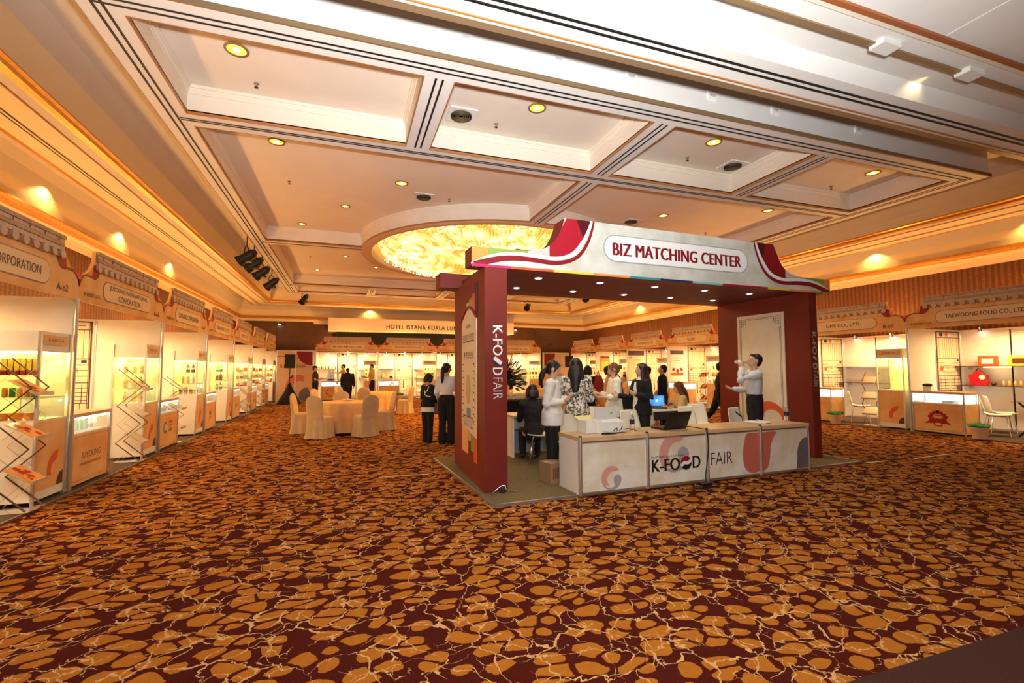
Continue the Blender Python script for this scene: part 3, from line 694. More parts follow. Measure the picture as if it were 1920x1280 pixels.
# lettering on the pillar fronts, read top to bottom
VERT = Matrix(((0, 1, 0, 0), (0, 0, -1, 0), (-1, 0, 0, 0), (0, 0, 0, 1)))
VT = Matrix(((0, 1, 0), (0, 0, -1), (-1, 0, 0))).to_4x4()
def logo_v(x, ztop, zbot, w_, y, parent, ink):
    L_ = ztop - zbot
    text_mb('K-FO', (x, y, ztop-.205*L_), width=.41*L_, height=w_, M=VT, bold=.03).build('lettering', ink, parent)
    text_mb('D', (x, y, ztop-.625*L_), width=.10*L_, height=w_, M=VT, bold=.03).build('lettering', ink, parent)
    text_mb('FAIR', (x, y, ztop-.855*L_), width=.29*L_, height=w_*.95, M=VT, bold=-.012).build('lettering', ink, parent)
    m = MB(); m.add([(x+p[0], y, p[1]) for p in arc(0, ztop-.48*L_, w_*.50, 0, 360, 16)[:-1]], [tuple(range(16))], 0)
    m.add([(x+p[0], y-.001, p[1]) for p in arc(0, ztop-.48*L_, w_*.50, 165, 300, 10)], [tuple(range(11))], 1)
    m.add([(x+p[0], y-.001, p[1]) for p in arc(0, ztop-.48*L_, w_*.50, -15, 120, 10)], [tuple(range(11))], 2)
    m.build('round_emblem', [ink, M_NAVY, M_RED], parent)
logo_v(.335, 2.06, 1.15, .125, -.003, pl, M_PWHITE)
logo_v(6.01, 2.12, 1.20, .10, .027, pr, mat('dim_letters', (.62, .50, .48), .5))
# layout poster on the outer side of the left pillar (its plane leans with the pillar)
POS = Matrix(((-.0684, 0, -.9977, 0), (-.9977, 0, .0684, 0), (0, 1, 0, 0), (0, 0, 0, 1)))
def on_side(u, z, off=.004):    # u from the front edge backwards along the left pillar's outer side
    t = u/1.97; return (.165 + .135*t - off, u, z)
ps = MB()
def sq(mb, u0, u1, z0, z1, off, mi=0): return mb.add([on_side(u0, z0, off), on_side(u1, z0, off), on_side(u1, z1, off), on_side(u0, z1, off)], [(0, 1, 2, 3)], mi)
pb = MB(); 
pts = [(.40, .62), (1.34, .72), (1.34, 2.28)] + [(1.34-.94*i/10, 2.22+.14*math.sin(i/10*PI*1.15-.2)) for i in range(1, 11)]
n = len(pts); pb.add([on_side(u, z, .012) for u, z in pts] + [on_side(u, z, -.01) for u, z in pts], [tuple(range(n))] + [(i, (i+1) % n, (i+1) % n+n, i+n) for i in range(n)])
pb.build('layout_poster', mat('poster_paper', (.80, .66, .46), .5), pl)
mm = MB()
for i, (a, b, c) in enumerate(((.36, .50, 4), (.50, .68, 1), (.68, .86, 2), (.86, 1.05, 3), (1.05, 1.34, 0))): sq(mm, a, b, 2.20, 2.58-.04*i+.08*(i < 1), .006, c)
for i, (a, b, c) in enumerate(((.36, .56, 1), (.56, .74, 2), (.74, .90, 3))): sq(mm, a, b, .30+.12*i, .80, .006, c)
sq(mm, .90, 1.34, .34, .80, .006, 5)
pcm = [M_DKRED, M_REDORANGE, M_GREEN, mat('tan_print', (.6, .42, .24), .5), M_NAVY, M_FASCIA]
for q in range(len(mm.f)):
    s1 = MB().add([mm.v[i] for i in mm.f[q]], [(0, 1, 2, 3)]); s1.build('colour_patch', pcm[mm.m[q]], pl)
cv = MB(); pc = [on_side(1.34-.94*i/12, 2.25+.14*math.sin(i/12*PI*1.15-.2), .016) for i in range(13)]; cv.tube(pc, .018, 5); cv.build('poster_swoosh', M_DKRED, pl)
ik = MB()
SIDE = POS
def stx(s_, u, z, wd, h, bold=0): text_mb(s_, on_side(u, z, .017), width=wd, height=h, M=SIDE, bold=bold, mb=ik)
stx('K-FOOD FAIR', .88, 2.12, .30, .05); stx('B2B BOOTH LAYOUT', .87, 1.97, .72, .075)
sq(ik, .52, 1.24, 1.90, 1.915, .015); sq(ik, .55, 1.20, 1.66, 1.665, .015)
random.seed(5)
for k in range(5): sq(ik, .62+.12*k, .68+.12*k, 1.70, 1.76, .015); sq(ik, .60+.12*k, .68+.12*k, 1.68, 1.69, .015)
for k in range(9):
    z = 1.58-.095*k
    sq(ik, 1.19, 1.26, z, z+.018, .015); sq(ik, .50, .57, z, z+.018, .015); sq(ik, .46, .49, z-.03, z-.015, .015)
for k in range(2): sq(ik, .56+.38*k, .74+.38*k, .72+.02*k, .735+.02*k, .015)
ik.build('poster_print', M_INK, pl)
cm = MB(); cm.add([on_side(.88+.14*math.cos(2*PI*k/20), 1.24+.21*math.sin(2*PI*k/20), .015) for k in range(20)], [tuple(range(20))], 0)
sq(cm, .72, .98, .86, .98, .015, 1); 
for k in range(3):
    for j in range(7): sq(cm, .58+.22*k, .78+.22*k, .70+.022*j+.02, .716+.022*j+.02, .015, 3 if j < 6 else (2 if k > 1 else 4))
cm.build('poster_map', [mat('map_tan', (.55, .42, .24), .5), mat('map_blue', (.12, .28, .42), .5), M_NAVY, M_GREYP, M_RED], pl)
# panel on the inner side of the right pillar
ip = MB().box(5.906, 5.922, .50, 1.52, .45, 2.52).build('inner_panel', parchment_mat('inner_parchment', (.76, .64, .46), (.84, .74, .58)), pr)
INN = Matrix(((0, 0, -1, 0), (-1, 0, 0, 0), (0, 1, 0, 0), (0, 0, 0, 1)))
fr_ = MB(); X = 5.903
def bar(y0, y1, z0, z1): fr_.box(X, X+.003, y0, y1, z0, z1)
for o_ in (.06, .085):
    bar(.50+o_, .506+o_, .45, 2.52-.26); bar(1.514-o_, 1.52-o_, .45, 2.52-.26); bar(.76, 1.26, 2.514-o_, 2.52-o_)
for ys in (1, -1):
    y0 = .50 if ys > 0 else 1.52
    for k in range(4):
        a, b = y0+ys*(.06+.045*k), y0+ys*(.066+.045*k); bar(min(a, b), max(a, b), 2.26+.03*k, 2.46)
        c, d = y0+ys*.06, y0+ys*(.26-.03*k); bar(min(c, d), max(c, d), 2.45-.045*k, 2.456-.045*k)
fr_.build('fret_corner', mat('fret_brown', (.20, .10, .05), .5), ip)
sw_ = MB(); sw_.add([(5.902, p[0], p[1]) for p in arc(.86, .55, .36, 0, 180, 16) + arc(.80, .55, .22, 180, 0, 12)], [tuple(range(30))]); sw_.build('swirl_print', M_REDORANGE, ip)

# platform
pf = thing('kiosk_platform', 'low olive carpeted platform with metal edge under the maroon kiosk', 'platform', (K[0], K[1], 0), K[2])
MB().prism([(.125, -.48), (6.32, -.42), (6.40, 2.5), (.09, 2.5)], .0, .028, 'z').build('carpet_deck', mat('olive_carpet', (.16, .115, .045), 1.0, var=.25, vscale=60, bump=.3, bscale=300), pf)
pe = MB(); pe.prism([(.10, -.505), (6.345, -.445), (6.345, -.42), (.10, -.48)], 0, .03, 'z'); pe.prism([(.10, -.505), (.125, -.505), (.09, 2.5), (.065, 2.5)], 0, .03, 'z')
pe.prism([(6.32, -.445), (6.345, -.445), (6.42, 2.5), (6.39, 2.5)], 0, .03, 'z'); pe.build('metal_edge', mat('dull_metal', (.35, .31, .26), .45, .6), pf)

# cable clip at the foot of the left pillar
tag(MB().tube([(x, y, z) for x, y, z in smooth_pts([(1.64, 5.47, .035), (1.70, 5.50, .05), (1.78, 5.51, .10), (1.83, 5.50, .11), (1.84, 5.48, .07), (1.90, 5.47, .04), (1.98, 5.49, .035)], 4)], .008, 6).build('cable', M_CHROME), 'short pale cable bent against the foot of the left maroon pillar', 'cable')
tag(MB().lathe([(.03, .03), (.035, .06), (.02, .10), (.005, .11)], 12, (1.80, 5.49)).build('cable_plug', M_DARK), 'small dark plug at the foot of the left maroon pillar', 'plug')

# ------------------------------------------------------------------ front counter: four units
CF = (2.61, 5.02, R(1.95)); UW, CH_, CD = .955, .705, .56
def unit(i, label):
    t = thing('counter_unit', label, 'counter', place(CF, i*UW, 0), CF[2], 'joined counter units at the kiosk front')
    MB().box(.02, UW-.02, .012, .03, .06, CH_-.07).build('front_panel', M_PARCH, t)
    MB().box(.0, UW, .014, .034, .03, .06).build('bottom_rail', M_ALU, t); MB().box(.0, UW, .012, .034, CH_-.07, CH_-.045).build('top_rail', M_ALU, t)
    top = MB(); top.prism([(-.0, CH_-.045), (-.0, CH_), (UW, CH_), (UW, CH_-.045)], -.015, CD)
    top.build('counter_top', M_WOOD, t)
    if i == 0: MB().box(.0, .018, .03, CD-.01, .03, CH_-.045).build('side_panel', M_WPLASTIC, t)
    if i == 3: MB().box(UW-.018, UW, .03, CD-.01, .03, CH_-.045).build('side_panel', M_WPLASTIC, t)
    for x in ([0] if i < 3 else [0, UW]):
        p = MB().cyl((x, .005, .03), (x, .005, CH_+.005), .024 if i < 3 or x == 0 else .012, None, 14).build('post', M_ALU, t)
        MB().cyl((x, .005, CH_+.005), (x, .005, CH_+.022), .021, .017, 12).build('post_cap', M_BLKPLASTIC, p)
    return t
us = [unit(i, l) for i, l in enumerate(('leftmost counter unit with small faded round swirl on parchment front', 'second counter unit from left with bold black fair logo', 'third counter unit from left with thin black word and red curve', 'rightmost counter unit with red and slate curves on parchment front'))]
M_PK, M_LV = mat('faded_pink_print', (.72, .36, .32), .5), mat('faded_lavender_print', (.42, .37, .42), .5)
M_SALMON, M_SLATE = mat('salmon_print', (.62, .16, .11), .5), mat('slate_print', (.17, .14, .17), .5)
def comma_pair(cx, cz, r, t, mats, y=.010, rot=.5, name='swirl_print'):
    m = MB(); swirl(m, cx, cz, r, y, rot=rot); return m.build(name, mats, t)
comma_pair(.43, .20, .145, us[0], [M_PK, M_LV], rot=0)
comma_pair(.42, .43, .24, us[1], [M_PK, M_LV], rot=.15)
m = MB(); text_mb('K-FO', (.285, .008, .295), width=.44, height=.155, bold=.045, mb=m); text_mb('D', (.775, .008, .30), width=.125, height=.155, bold=.045, mb=m)
m.build('lettering', M_INK, us[1])
m = MB(); m.add([(.605+p[0], .0078, .297+p[1]) for p in arc(0, 0, .088, 20, 200, 14)], [tuple(range(15))], 0)
m.add([(.605+p[0], .0076, .297+p[1]) for p in arc(0, 0, .088, 200, 380, 14)], [tuple(range(15))], 1)
ribbon(m, smooth_pts([(.525, .262), (.57, .30), (.61, .297), (.645, .30), (.69, .335)], 4), .042, .0072, 2); m.build('round_emblem', [M_RED, M_INK, M_PWHITE], us[1])
text_mb('Pesta Makanan Korea di Kuala Lumpur', (.32, .008, .40), width=.52, height=.036).build('small_lettering', M_INKBROWN, us[1])
text_mb('FAIR', (.25, .008, .315), width=.37, height=.16, bold=-.014).build('lettering', M_INK, us[2])
m = MB(); m.add([(x, .009, z) for x, z in smooth_pts([(.935, .615), (.72, .615), (.66, .50), (.63, .36), (.64, .20), (.70, .11), (.80, .075), (.935, .085)], 4)], [tuple(range(29))]); m.build('curve_print', M_SALMON, us[2])
m = MB(); m.add([(x, .009, z) for x, z in smooth_pts([(.02, .615), (.30, .615), (.26, .54), (.20, .42), (.18, .28), (.15, .16), (.09, .10), (.02, .085)], 4)], [tuple(range(29))]); m.build('curve_print', M_SALMON, us[3])
m = MB(); m.add([(x, .009, z) for x, z in smooth_pts([(.935, .50), (.85, .49), (.77, .43), (.725, .33), (.715, .20), (.69, .065)], 4) + [(.935, .065)]], [tuple(range(22))]); m.build('curve_print', M_SLATE, us[3])

# things on the counter
def bottle(name, label, loc, h, r, body, cap, lab, cat='bottle', group=None, fill=None, labz=(.35, .6), rz=0.0, nseg=14):
    t = thing(name, label, cat, loc, rz, group)
    MB().lathe([(r*.85, 0), (r, h*.03), (r, h*.62), (r*.9, h*.72), (r*.42, h*.86), (r*.38, h*.93)], nseg).build('body', body, t)
    MB().lathe([(r*.42, h*.92), (r*.42, h*.995), (r*.36, h)], nseg).build('cap', cap, t)
    if lab: MB().lathe([(r*1.015, h*labz[0]), (r*1.015, h*labz[1])], nseg, caps=False).build('label', lab, t)
    return t
M_CLEARB = mat('water_bottle_clear', (.85, .85, .82), .12, trans=.75, spec=.6)
bottle('water_bottle', 'clear water bottle with dark label behind the laptop on the counter', (3.575, 5.40, CH_), .235, .033, M_CLEARB, M_PWHITE, M_NAVY)
bottle('water_bottle', 'clear water bottle with dark label at the right end of the counter', (6.37, 5.46, CH_), .24, .033, M_CLEARB, M_PWHITE, M_NAVY)
# printer
t = thing('printer', 'white desktop printer with raised pale paper support on the counter', 'printer', (3.22, 5.36, CH_), R(8))
MB().prism([(-.05, 0), (.14, 0), (.14, .13), (.10, .16), (-.05, .13)], -.2, .2, 'x').build('body', M_WPLASTIC, t)
MB().add([(-.17, .06, .13), (.17, .06, .13), (.20, .15, .31), (-.14, .15, .31), (-.17, .075, .13), (.17, .075, .13), (.20, .165, .31), (-.14, .165, .31)], [(0, 1, 2, 3), (7, 6, 5, 4), (0, 4, 5, 1), (1, 5, 6, 2), (2, 6, 7, 3), (3, 7, 4, 0)]).build('paper_support', mat('pale_grey_plastic', (.62, .62, .60), .4), t)
MB().box(-.15, .15, -.16, -.05, .015, .03).build('output_tray', mat('pale_grey_plastic', (.62, .62, .60)), t)
MB().lathe([(.022, 0), (.022, .002)], 12, (.13, .135)).xf(Matrix.Rotation(R(62), 4, 'X') @ Matrix.Identity(4)).build('sticker', M_GREEN, t) if False else None
MB().box(.09, .13, .105, .11, .20, .235).build('sticker', M_GREEN, t)
t = thing('open_carton', 'open white carton with yellow inside beside the printer', 'box', (2.93, 5.38, CH_), R(4))
c = MB(); c.box(-.10, .13, -.08, -.075, 0, .16); c.box(-.10, .13, .12, .125, 0, .16); c.box(-.10, -.095, -.08, .12, 0, .16); c.box(.125, .13, -.08, .12, 0, .16); c.box(-.10, .13, -.08, .12, 0, .006); c.build('box_walls', M_WPLASTIC, t)
MB().add([(-.09, .122, .16), (.12, .122, .16), (.14, .20, .20), (-.11, .20, .20)], [(0, 1, 2, 3)]).build('yellow_flap', mat('yellow_board', (.85, .70, .25), .5), t)
tag(MB().tube([(2.98, 5.16, CH_+.012), (3.06, 5.155, CH_+.012), (3.18, 5.15, CH_+.012)], [.010, .012, .008], 8).build('marker_pen', M_BLKPLASTIC), 'black marker pen lying in front of the printer', 'pen')
# laptop seen from behind
def laptop(loc, rz, label, w_=.36, screen=None, tilt=20):
    t = thing('laptop', label, 'laptop', loc, rz)
    b = MB().box(-w_/2, w_/2, -.12, .12, .008, .03).build('base', M_BLKPLASTIC, t)
    k = MB()
    for r_ in range(4):
        for c_ in range(10): k.box(-w_/2+.03+c_*.03, -w_/2+.054+c_*.03, -.02+r_*.03, .004+r_*.03, .03, .033)
    k.build('keyboard', M_DARK, b)
    s_, c_ = math.sin(R(tilt)), math.cos(R(tilt)); H = .235
    lid = MB(); P = lambda x, h, o: (x, .12 + h*s_ + o*c_, .03 + h*c_ - o*s_)
    lid.add([P(-w_/2, 0, 0), P(w_/2, 0, 0), P(w_/2, H, 0), P(-w_/2, H, 0), P(-w_/2, 0, .012), P(w_/2, 0, .012), P(w_/2, H, .012), P(-w_/2, H, .012)], [(0, 1, 2, 3), (7, 6, 5, 4), (0, 4, 5, 1), (1, 5, 6, 2), (2, 6, 7, 3), (3, 7, 4, 0)])
    l = lid.build('lid', M_BLKPLASTIC, t)
    if screen:
        MB().add([P(-w_/2+.015, .015, -.001), P(w_/2-.015, .015, -.001), P(w_/2-.015, H-.015, -.001), P(-w_/2+.015, H-.015, -.001)], [(0, 1, 2, 3)]).build('screen', screen, l)
        m = MB()
        for (x, z, q) in ((.0, .12, 0), (.025, .125, 0), (.0, .095, 0), (.025, .10, 0)): m.add([P(x, z, -.002), P(x+.02, z+.003, -.002), P(x+.02, z+.023, -.002), P(x, z+.02, -.002)], [(0, 1, 2, 3)])
        m.build('screen_icon', mat('screen_pale', (.6, .85, 1), emit=1.2), l)
    return t
laptop((4.12, 5.36, CH_), R(187), 'large black laptop with tilted lid, its back to the front of the counter', .40, tilt=24)
# papers
t = thing('paper_stack', 'loose stack of white papers on the right of the counter', 'papers', (5.78, 5.46, CH_), R(20))
for k, (a, x, y) in enumerate(((0, 0, 0), (8, .03, .02), (-6, -.02, .03), (14, .06, -.01))):
    MB().box(-.105, .105, -.15, .15, .004*k, .004*k+.003).xf(Matrix.Translation((x, y, 0)) @ Matrix.Rotation(R(a), 4, 'Z')).build('sheet', M_PWHITE, t)
tag(MB().add([(5.88, 5.40, CH_), (6.06, 5.44, CH_+.002), (6.06, 5.62, CH_+.002), (5.9, 5.60, CH_+.04), (5.88, 5.40, CH_-.002), (6.06, 5.44, CH_), (6.06, 5.62, CH_), (5.9, 5.60, CH_+.038)], [(0, 1, 2, 3), (7, 6, 5, 4), (0, 4, 5, 1), (1, 5, 6, 2), (2, 6, 7, 3), (3, 7, 4, 0)]).build('pink_leaflet', mat('pale_pink_paper', (.80, .55, .50), .6)), 'pale pink leaflet curling beside the white papers', 'leaflet')
# cables
tag(MB().tube(smooth_pts([(4.32, 5.36, CH_+.02), (4.42, 5.30, CH_+.02), (4.47, 5.12, CH_+.012), (4.475, 5.07, CH_+.010), (4.48, 5.045, CH_-.02), (4.50, 5.045, .50), (4.47, 5.05, .25), (4.43, 5.03, .12), (4.42, 5.0, .04)], 5), .007, 6).build('power_cable', M_BLKPLASTIC), 'black power cable hanging from the laptop down the counter front', 'cable')
ad = thing('power_adapter', 'black power adapter and coiled cable on the floor by the counter', 'adapter', (4.36, 4.93, .0), R(5))
MB().box(-.10, .06, -.035, .035, .03, .065).build('brick', M_BLKPLASTIC, ad)
MB().tube(smooth_pts([(.06, 0, .04), (.16, -.05, .035), (.10, -.09, .035), (-.10, -.08, .035), (-.18, -.02, .035), (-.14, .05, .035), (-.05, .06, .035)], 4), .007, 6).build('coiled_cable', M_BLKPLASTIC, ad)
tag(MB().tube(smooth_pts([(3.16, 5.22, CH_+.01), (3.22, 5.20, CH_+.07), (3.25, 5.24, CH_+.012), (3.30, 5.22, CH_+.06), (3.33, 5.25, CH_+.09), (3.36, 5.30, CH_+.012), (3.44, 5.30, CH_+.04), (3.56, 5.28, CH_+.01)], 5), .005, 6).build('printer_cable', M_BLKPLASTIC), 'looping black cable between the printer and the bottle', 'cable')
# cardboard box behind the counter's left end
t = thing('cardboard_box', 'brown cardboard box on the platform behind the counter left end', 'box', (2.60, 5.83, .028), R(12))
MB().box(-.12, .14, -.14, .12, 0, .26).build('body', mat('cardboard', (.38, .22, .11), .8), t); MB().box(-.12, .14, -.02, .02, .26, .262).build('tape', mat('parcel_tape', (.5, .33, .18), .3), t)
m = MB(); [m.box(-.08+.03*k, -.07+.03*k, -.1405, -.14, .06, .20) for k in range(5)]; m.build('print_marks', M_INKBROWN, t)
# ------------------------------------------------------------------ exhibition booths (local frame: u along the front, v depth, seen from -v)
BW, BD, PH = 2.97, 2.02, 2.44
BLEN = Matrix(((0, 1, 0, 0), (1, 0, 0, 0), (0, 0, 1, 0), (0, 0, 0, 1)))
M_BDECK = mat('grey_brown_deck', (.09, .055, .035), .95, var=.2, vscale=40)
M_LAT = mat('lattice_brown', (.075, .018, .016), .5)
M_LATP = mat('lattice_paper', (.84, .68, .46), .5)
_shared = {}
def shared(key, fn, name, mats):
    if key not in _shared: _shared[key] = fn().mesh(name, mats)
    return _shared[key]
def inst(name, me, parent, loc=(0, 0, 0), rz=0.0, **kw):
    o = bpy.data.objects.new(name, me); COL.objects.link(o); o.parent = parent; o.location = loc; o.rotation_euler = (0, 0, rz)
    return tag(o, **kw)

def lattice_mb():    # printed lattice, x 0-.9 (width), z .1-2.4, plane y=0 facing -y
    m = MB()
    def b(x0, x1, z0, z1, mi=0): m.box(x0, x1, -.004, 0, z0, z1, mi)
    def fr_(x0, x1, z0, z1, t=.014): b(x0, x0+t, z0, z1); b(x1-t, x1, z0, z1); b(x0, x1, z0, z0+t); b(x0, x1, z1-t, z1)
    m.box(0, .9, -.002, 0, .1, 2.4, 1)
    fr_(.0, .9, .1, 2.4, .022)
    for x in (.03, .86): b(x, x+.01, .12, 2.38)
    b(0, .9, 2.24, 2.255); b(0, .9, 1.72, 1.735); b(0, .9, 1.30, 1.315); b(0, .9, .94, .955)
    for x in (.10, .24, .32, .40, .48, .56, .64, .78): b(x, x+.008, 1.74, 2.24)
    b(.14, .26, 2.28, 2.37, 2); b(.36, .44, 2.28, 2.37, 3); b(.46, .56, 2.28, 2.37, 4); b(.26, .80, 2.315, 2.325)
    for z in (1.42, 1.52, 1.62): b(.03, .28, z, z+.011); b(.62, .87, z, z+.011)
    b(.10, .22, 1.44, 1.51, 3); b(.76, .84, 1.66, 1.71, 2)
    for z in (.99, 1.06, 1.13, 1.21): b(.04, .42, z, z+.012); b(.48, .86, z, z+.012)
    for x in (.10, .26, .62, .78): b(x, x+.01, .955, 1.28)
    b(.42, .47, .45, .94)
    for x in (.12, .20, .28, .60, .68, .76): b(x, x+.009, .12, .94)
    for z in (.25, .40, .55, .70, .82): b(.12, .30, z, z+.01); b(.60, .78, z, z+.01)
    return m
def lattice(parent, loc, rz):
    me = shared('lattice', lattice_mb, 'lattice_print', [M_LAT, M_LATP, M_NAVY, M_REDORANGE, M_PWHITE])
    o = inst('lattice_print', me, parent, loc, rz)
    lm = shared('lattxt', lambda: text_mb('FAIR', (.62, -.003, 1.53), width=.22, height=.08, bold=-.01, mb=text_mb('K-FOOD', (.30, -.003, 1.53), width=.34, height=.08, bold=.03, mb=text_mb('Pesta Makanan Korea', (.45, -.003, 1.42-.02), width=.5, height=.03))), 'lattice_lettering', M_INKBROWN)
    return o
def lattice_text(parent, loc, rz):
    m = text_mb('FAIR', (.64, -.0045, 1.53), width=.24, height=.085, bold=-.012)
    text_mb('K-FOOD', (.30, -.0045, 1.53), width=.34, height=.085, bold=.03, mb=m)
    text_mb('Pesta Makanan Korea', (.45, -.0045, 1.395), width=.5, height=.03, mb=m)
    return inst('lettering', shared('lattxt', lambda: m, 'lattice_lettering', M_INKBROWN), parent, loc, rz)

# fascia board pieces shared by every booth
FZ0, FZ1, NR_ = 2.42, 3.14, .385
def fascia_outline(l=True, r=True):
    p = [(0, FZ0), (BW, FZ0)]
    p += [(BW + (FZ1-.01-0)*0 - NR_*math.sin(R(a)), FZ1 - NR_*math.cos(R(a))) for a in range(0, 91, 10)]
    p += [(NR_*math.sin(R(a)), FZ1 - NR_*math.cos(R(a))) for a in range(90, -1, -10)]
    return p
SW = smooth_pts([(.0, 2.60), (.03, 2.68), (.10, 2.755), (.19, 2.775), (.30, 2.775), (.38, 2.765), (.45, 2.80), (.50, 2.87), (.53, 2.95)], 4)
def f_wedges():
    m = MB(); y = -.003
    def w(poly, mi):
        m.add([(x, y, z) for x, z in poly], [tuple(range(len(poly)))], mi); m.add([(BW-x, y, z) for x, z in poly][::-1], [tuple(range(len(poly)))], mi)
    w([(.0, 2.60), (.03, 2.68), (.10, 2.755), (.10, 2.77), (.02, 2.76), (0, 2.757)], 0)
    w([(.10, 2.755), (.19, 2.775), (.24, 2.84), (.17, 2.80), (.10, 2.77)], 1)
    w([(.19, 2.775), (.30, 2.775), (.34, 2.93), (.32, 2.92), (.24, 2.84)], 2)
    w([(.30, 2.775), (.38, 2.765), (.45, 2.80), (.50, 2.87), (.53, 2.95), (.34, 2.95)], 3)
    return m
def f_swoosh(r_):
    m = MB(); y = -.005; q = (lambda x: BW-x) if r_ else (lambda x: x)
    ribbon(m, [(q(x), z) for x, z in SW], .022, y); m.add([(q(0), y, 2.60), (q(.05), y, 2.70), (q(0), y, 2.69)], [(0, 1, 2)])
    return m
def f_tiles():
    m = MB(); x0, x1 = .395, BW-.395
    m.box(x0, x1, -.03, 0, 3.10, 3.145); m.box(x0+.01, x1-.01, -.022, 0, 3.055, 3.095, 1); m.box(x0+.02, x1-.02, -.026, 0, 3.01, 3.05); m.box(x0+.03, x1-.03, -.018, 0, 2.955, 3.005, 1)
    for k in range(8): m.box(x0+.14+.27*k, x0+.148+.27*k, -.032, -.02, 3.06, 3.146, 2)
    n = 12
    for k in range(n+1):
        x = x0+.05+(x1-x0-.1)*k/n
        m.cyl((x, -.034, 2.915), (x, 0, 2.915), .052, None, 10, 1)
        if k < n:
            xm = x+(x1-x0-.1)/n/2
            m.prism([(xm-.04, 2.93), (xm-.03, 2.885), (xm, 2.87), (xm+.03, 2.885), (xm+.04, 2.93)], -.02, 0, 'y', 2)
    return m
M_TILE3 = mat('roof_tile_shadow_print', (.36, .22, .15), .6)
def plate_mb():
    m = MB(); m.prism(rrect(.62, 2.34, 2.505, 2.79, .14), -.005, 0, 'y', 1); m.prism(rrect(.632, 2.328, 2.517, 2.778, .13), -.008, -.004, 'y', 0); return m
def fascia(t, name, code):
    fb_ = inst('fascia_board', shared('fb', lambda: MB().prism(fascia_outline(), 0, .04), 'fascia_board', M_FASCIA), t)
    inst('corner_wedges', shared('fw', f_wedges, 'corner_wedges', [M_REDORANGE, M_GREEN, M_ORANGE, M_RED]), fb_)
    for r_ in (0, 1): inst('swoosh', shared(('fsw', r_), lambda: f_swoosh(r_), 'swoosh', M_DKRED), fb_)
    inst('tile_band', shared('ft', f_tiles, 'tile_band', [M_TILE, M_TILE2, M_TILE3]), fb_)
    inst('name_plate', shared('fp', plate_mb, 'name_plate', [M_FASCIA2, M_TILE3]), fb_)
    ls = name.split('|')
    m = MB()
    for i, l in enumerate(ls):
        h = .085 if len(ls) > 1 else .10
        wd = min(1.35, len(l)*.072)
        text_mb(l, (1.48, -.010, 2.648 + (.058*(1-2*i) if len(ls) > 1 else 0)), width=wd, height=h, bold=.02, mb=m)
    if code: text_mb(code, (2.60, -.004, 2.53), width=.24, height=.085, bold=.02, mb=m)
    text_mb('K-FOOD', (.25, -.004, 2.53), width=.24, height=.055, bold=.03, mb=m); text_mb('FAIR', (.47, -.004, 2.53), width=.15, height=.055, bold=-.01, mb=m)
    m.build('lettering', M_INKBROWN, fb_)
    return fb_

def spot_mb():
    m = MB(); m.cyl((0, 0, 0), (0, -.16, .03), .009, None, 6); m.cyl((0, -.15, .045), (0, -.12, -.07), .028, .05, 10)
    return m
def booth(fr, label, name, code, div='right', first=False, shelves=(), front_poster=None, spots=(.5, 1.5, 2.45), watts=100, group='booth row'):
    t = thing('exhibition_booth', label, 'booth', (fr[0], fr[1], 0), fr[2], group)
    MB().box(0, BW, -.05, BD+.05, 0, .022).build('deck', M_BDECK, t)
    MB().box(0, BW, -.075, -.05, 0, .026).build('deck_edge', mat('deck_edge', (.22, .15, .1), .4, .4), t)
    back = shared('bp', lambda: MB().box(.012, .965, 0, .03, .06, PH-.03), 'back_panel', M_PANEL)
    side = shared('sp', lambda: MB().box(-.012, .012, .02, .975, .06, PH-.03), 'side_panel', M_PANEL)
    post = shared('po', lambda: MB().cyl((0, 0, .02), (0, 0, PH), .022, None, 8), 'post', M_ALU)
    rail = shared('ra', lambda: MB().box(0, BW, -.016, .016, 0, .038), 'back_rail', M_ALU)
    for k in range(3): inst('back_panel', back, t, (k*.99, BD-.015, 0))
    inst('back_rail', rail, t, (0, BD, .022)); inst('back_rail', rail, t, (0, BD, PH-.038))
    srail = shared('sr', lambda: MB().box(-.018, .018, 0, BD, 0, .036), 'side_rail', M_PANEL)
    us_ = [BW-.024] if not first else [.024, BW-.024]
    if div == 'left': us_ = [.024]
    for u in us_:
        for k in range(2): inst('side_panel', side, t, (u, .01+k*.99, 0))
        inst('side_rail', srail, t, (u, 0, .022)); inst('side_rail', srail, t, (u, 0, PH-.036))
        for v in (0, 1.0, BD): inst('post', post, t, (u, v, 0))
    if div == 'right': lattice(t, (BW-.043, .97+.98, 0), -PI/2); lattice_text(t, (BW-.043, 1.95, 0), -PI/2)
    elif div == 'left': lattice(t, (.043, 1.03, 0), PI/2); lattice_text(t, (.043, 1.03, 0), PI/2)
    else: lattice(t, (1.03, BD-.02, 0), 0); lattice_text(t, (1.03, BD-.02, 0), 0)
    for (u0, u1, z) in shelves:
        sh = MB().box(u0, u1, BD-.32, BD-.03, z, z+.014).build('shelf', mat('dark_shelf_board', (.06, .035, .025), .3), t)
        for u in (u0+.2, u1-.2): MB().box(u-.008, u+.008, BD-.22, BD-.03, z-.07, z).build('bracket', M_ALU, sh)
    for u in spots:
        s_ = inst('spotlight', shared('sl', spot_mb, 'spotlight', M_CHROME), t, (u, BD-.02, PH))
        inst('spot_lens', shared('sln', lambda: MB().cyl((0, -.121, -.068), (0, -.117, -.085), .046, .03, 10), 'spot_lens', M_LED), s_)
    if front_poster: front_poster(t)
    fascia(t, name, code)
    light('booth_light', 'AREA', (BW*.5, BD*.62, 2.36), watts, (1, .62, .28), 1.6, parent=t, size_y=.3).rotation_euler = (0, 0, 0)
    light('added_booth_glow', 'SPOT', (BW*.5, BD*.6, 2.45), watts*1.45, WARM, .12, spot=178, blend=.15, parent=t).rotation_euler = (PI, 0, 0)  # added lamp standing in for booth light that rises over the fascia
    return t

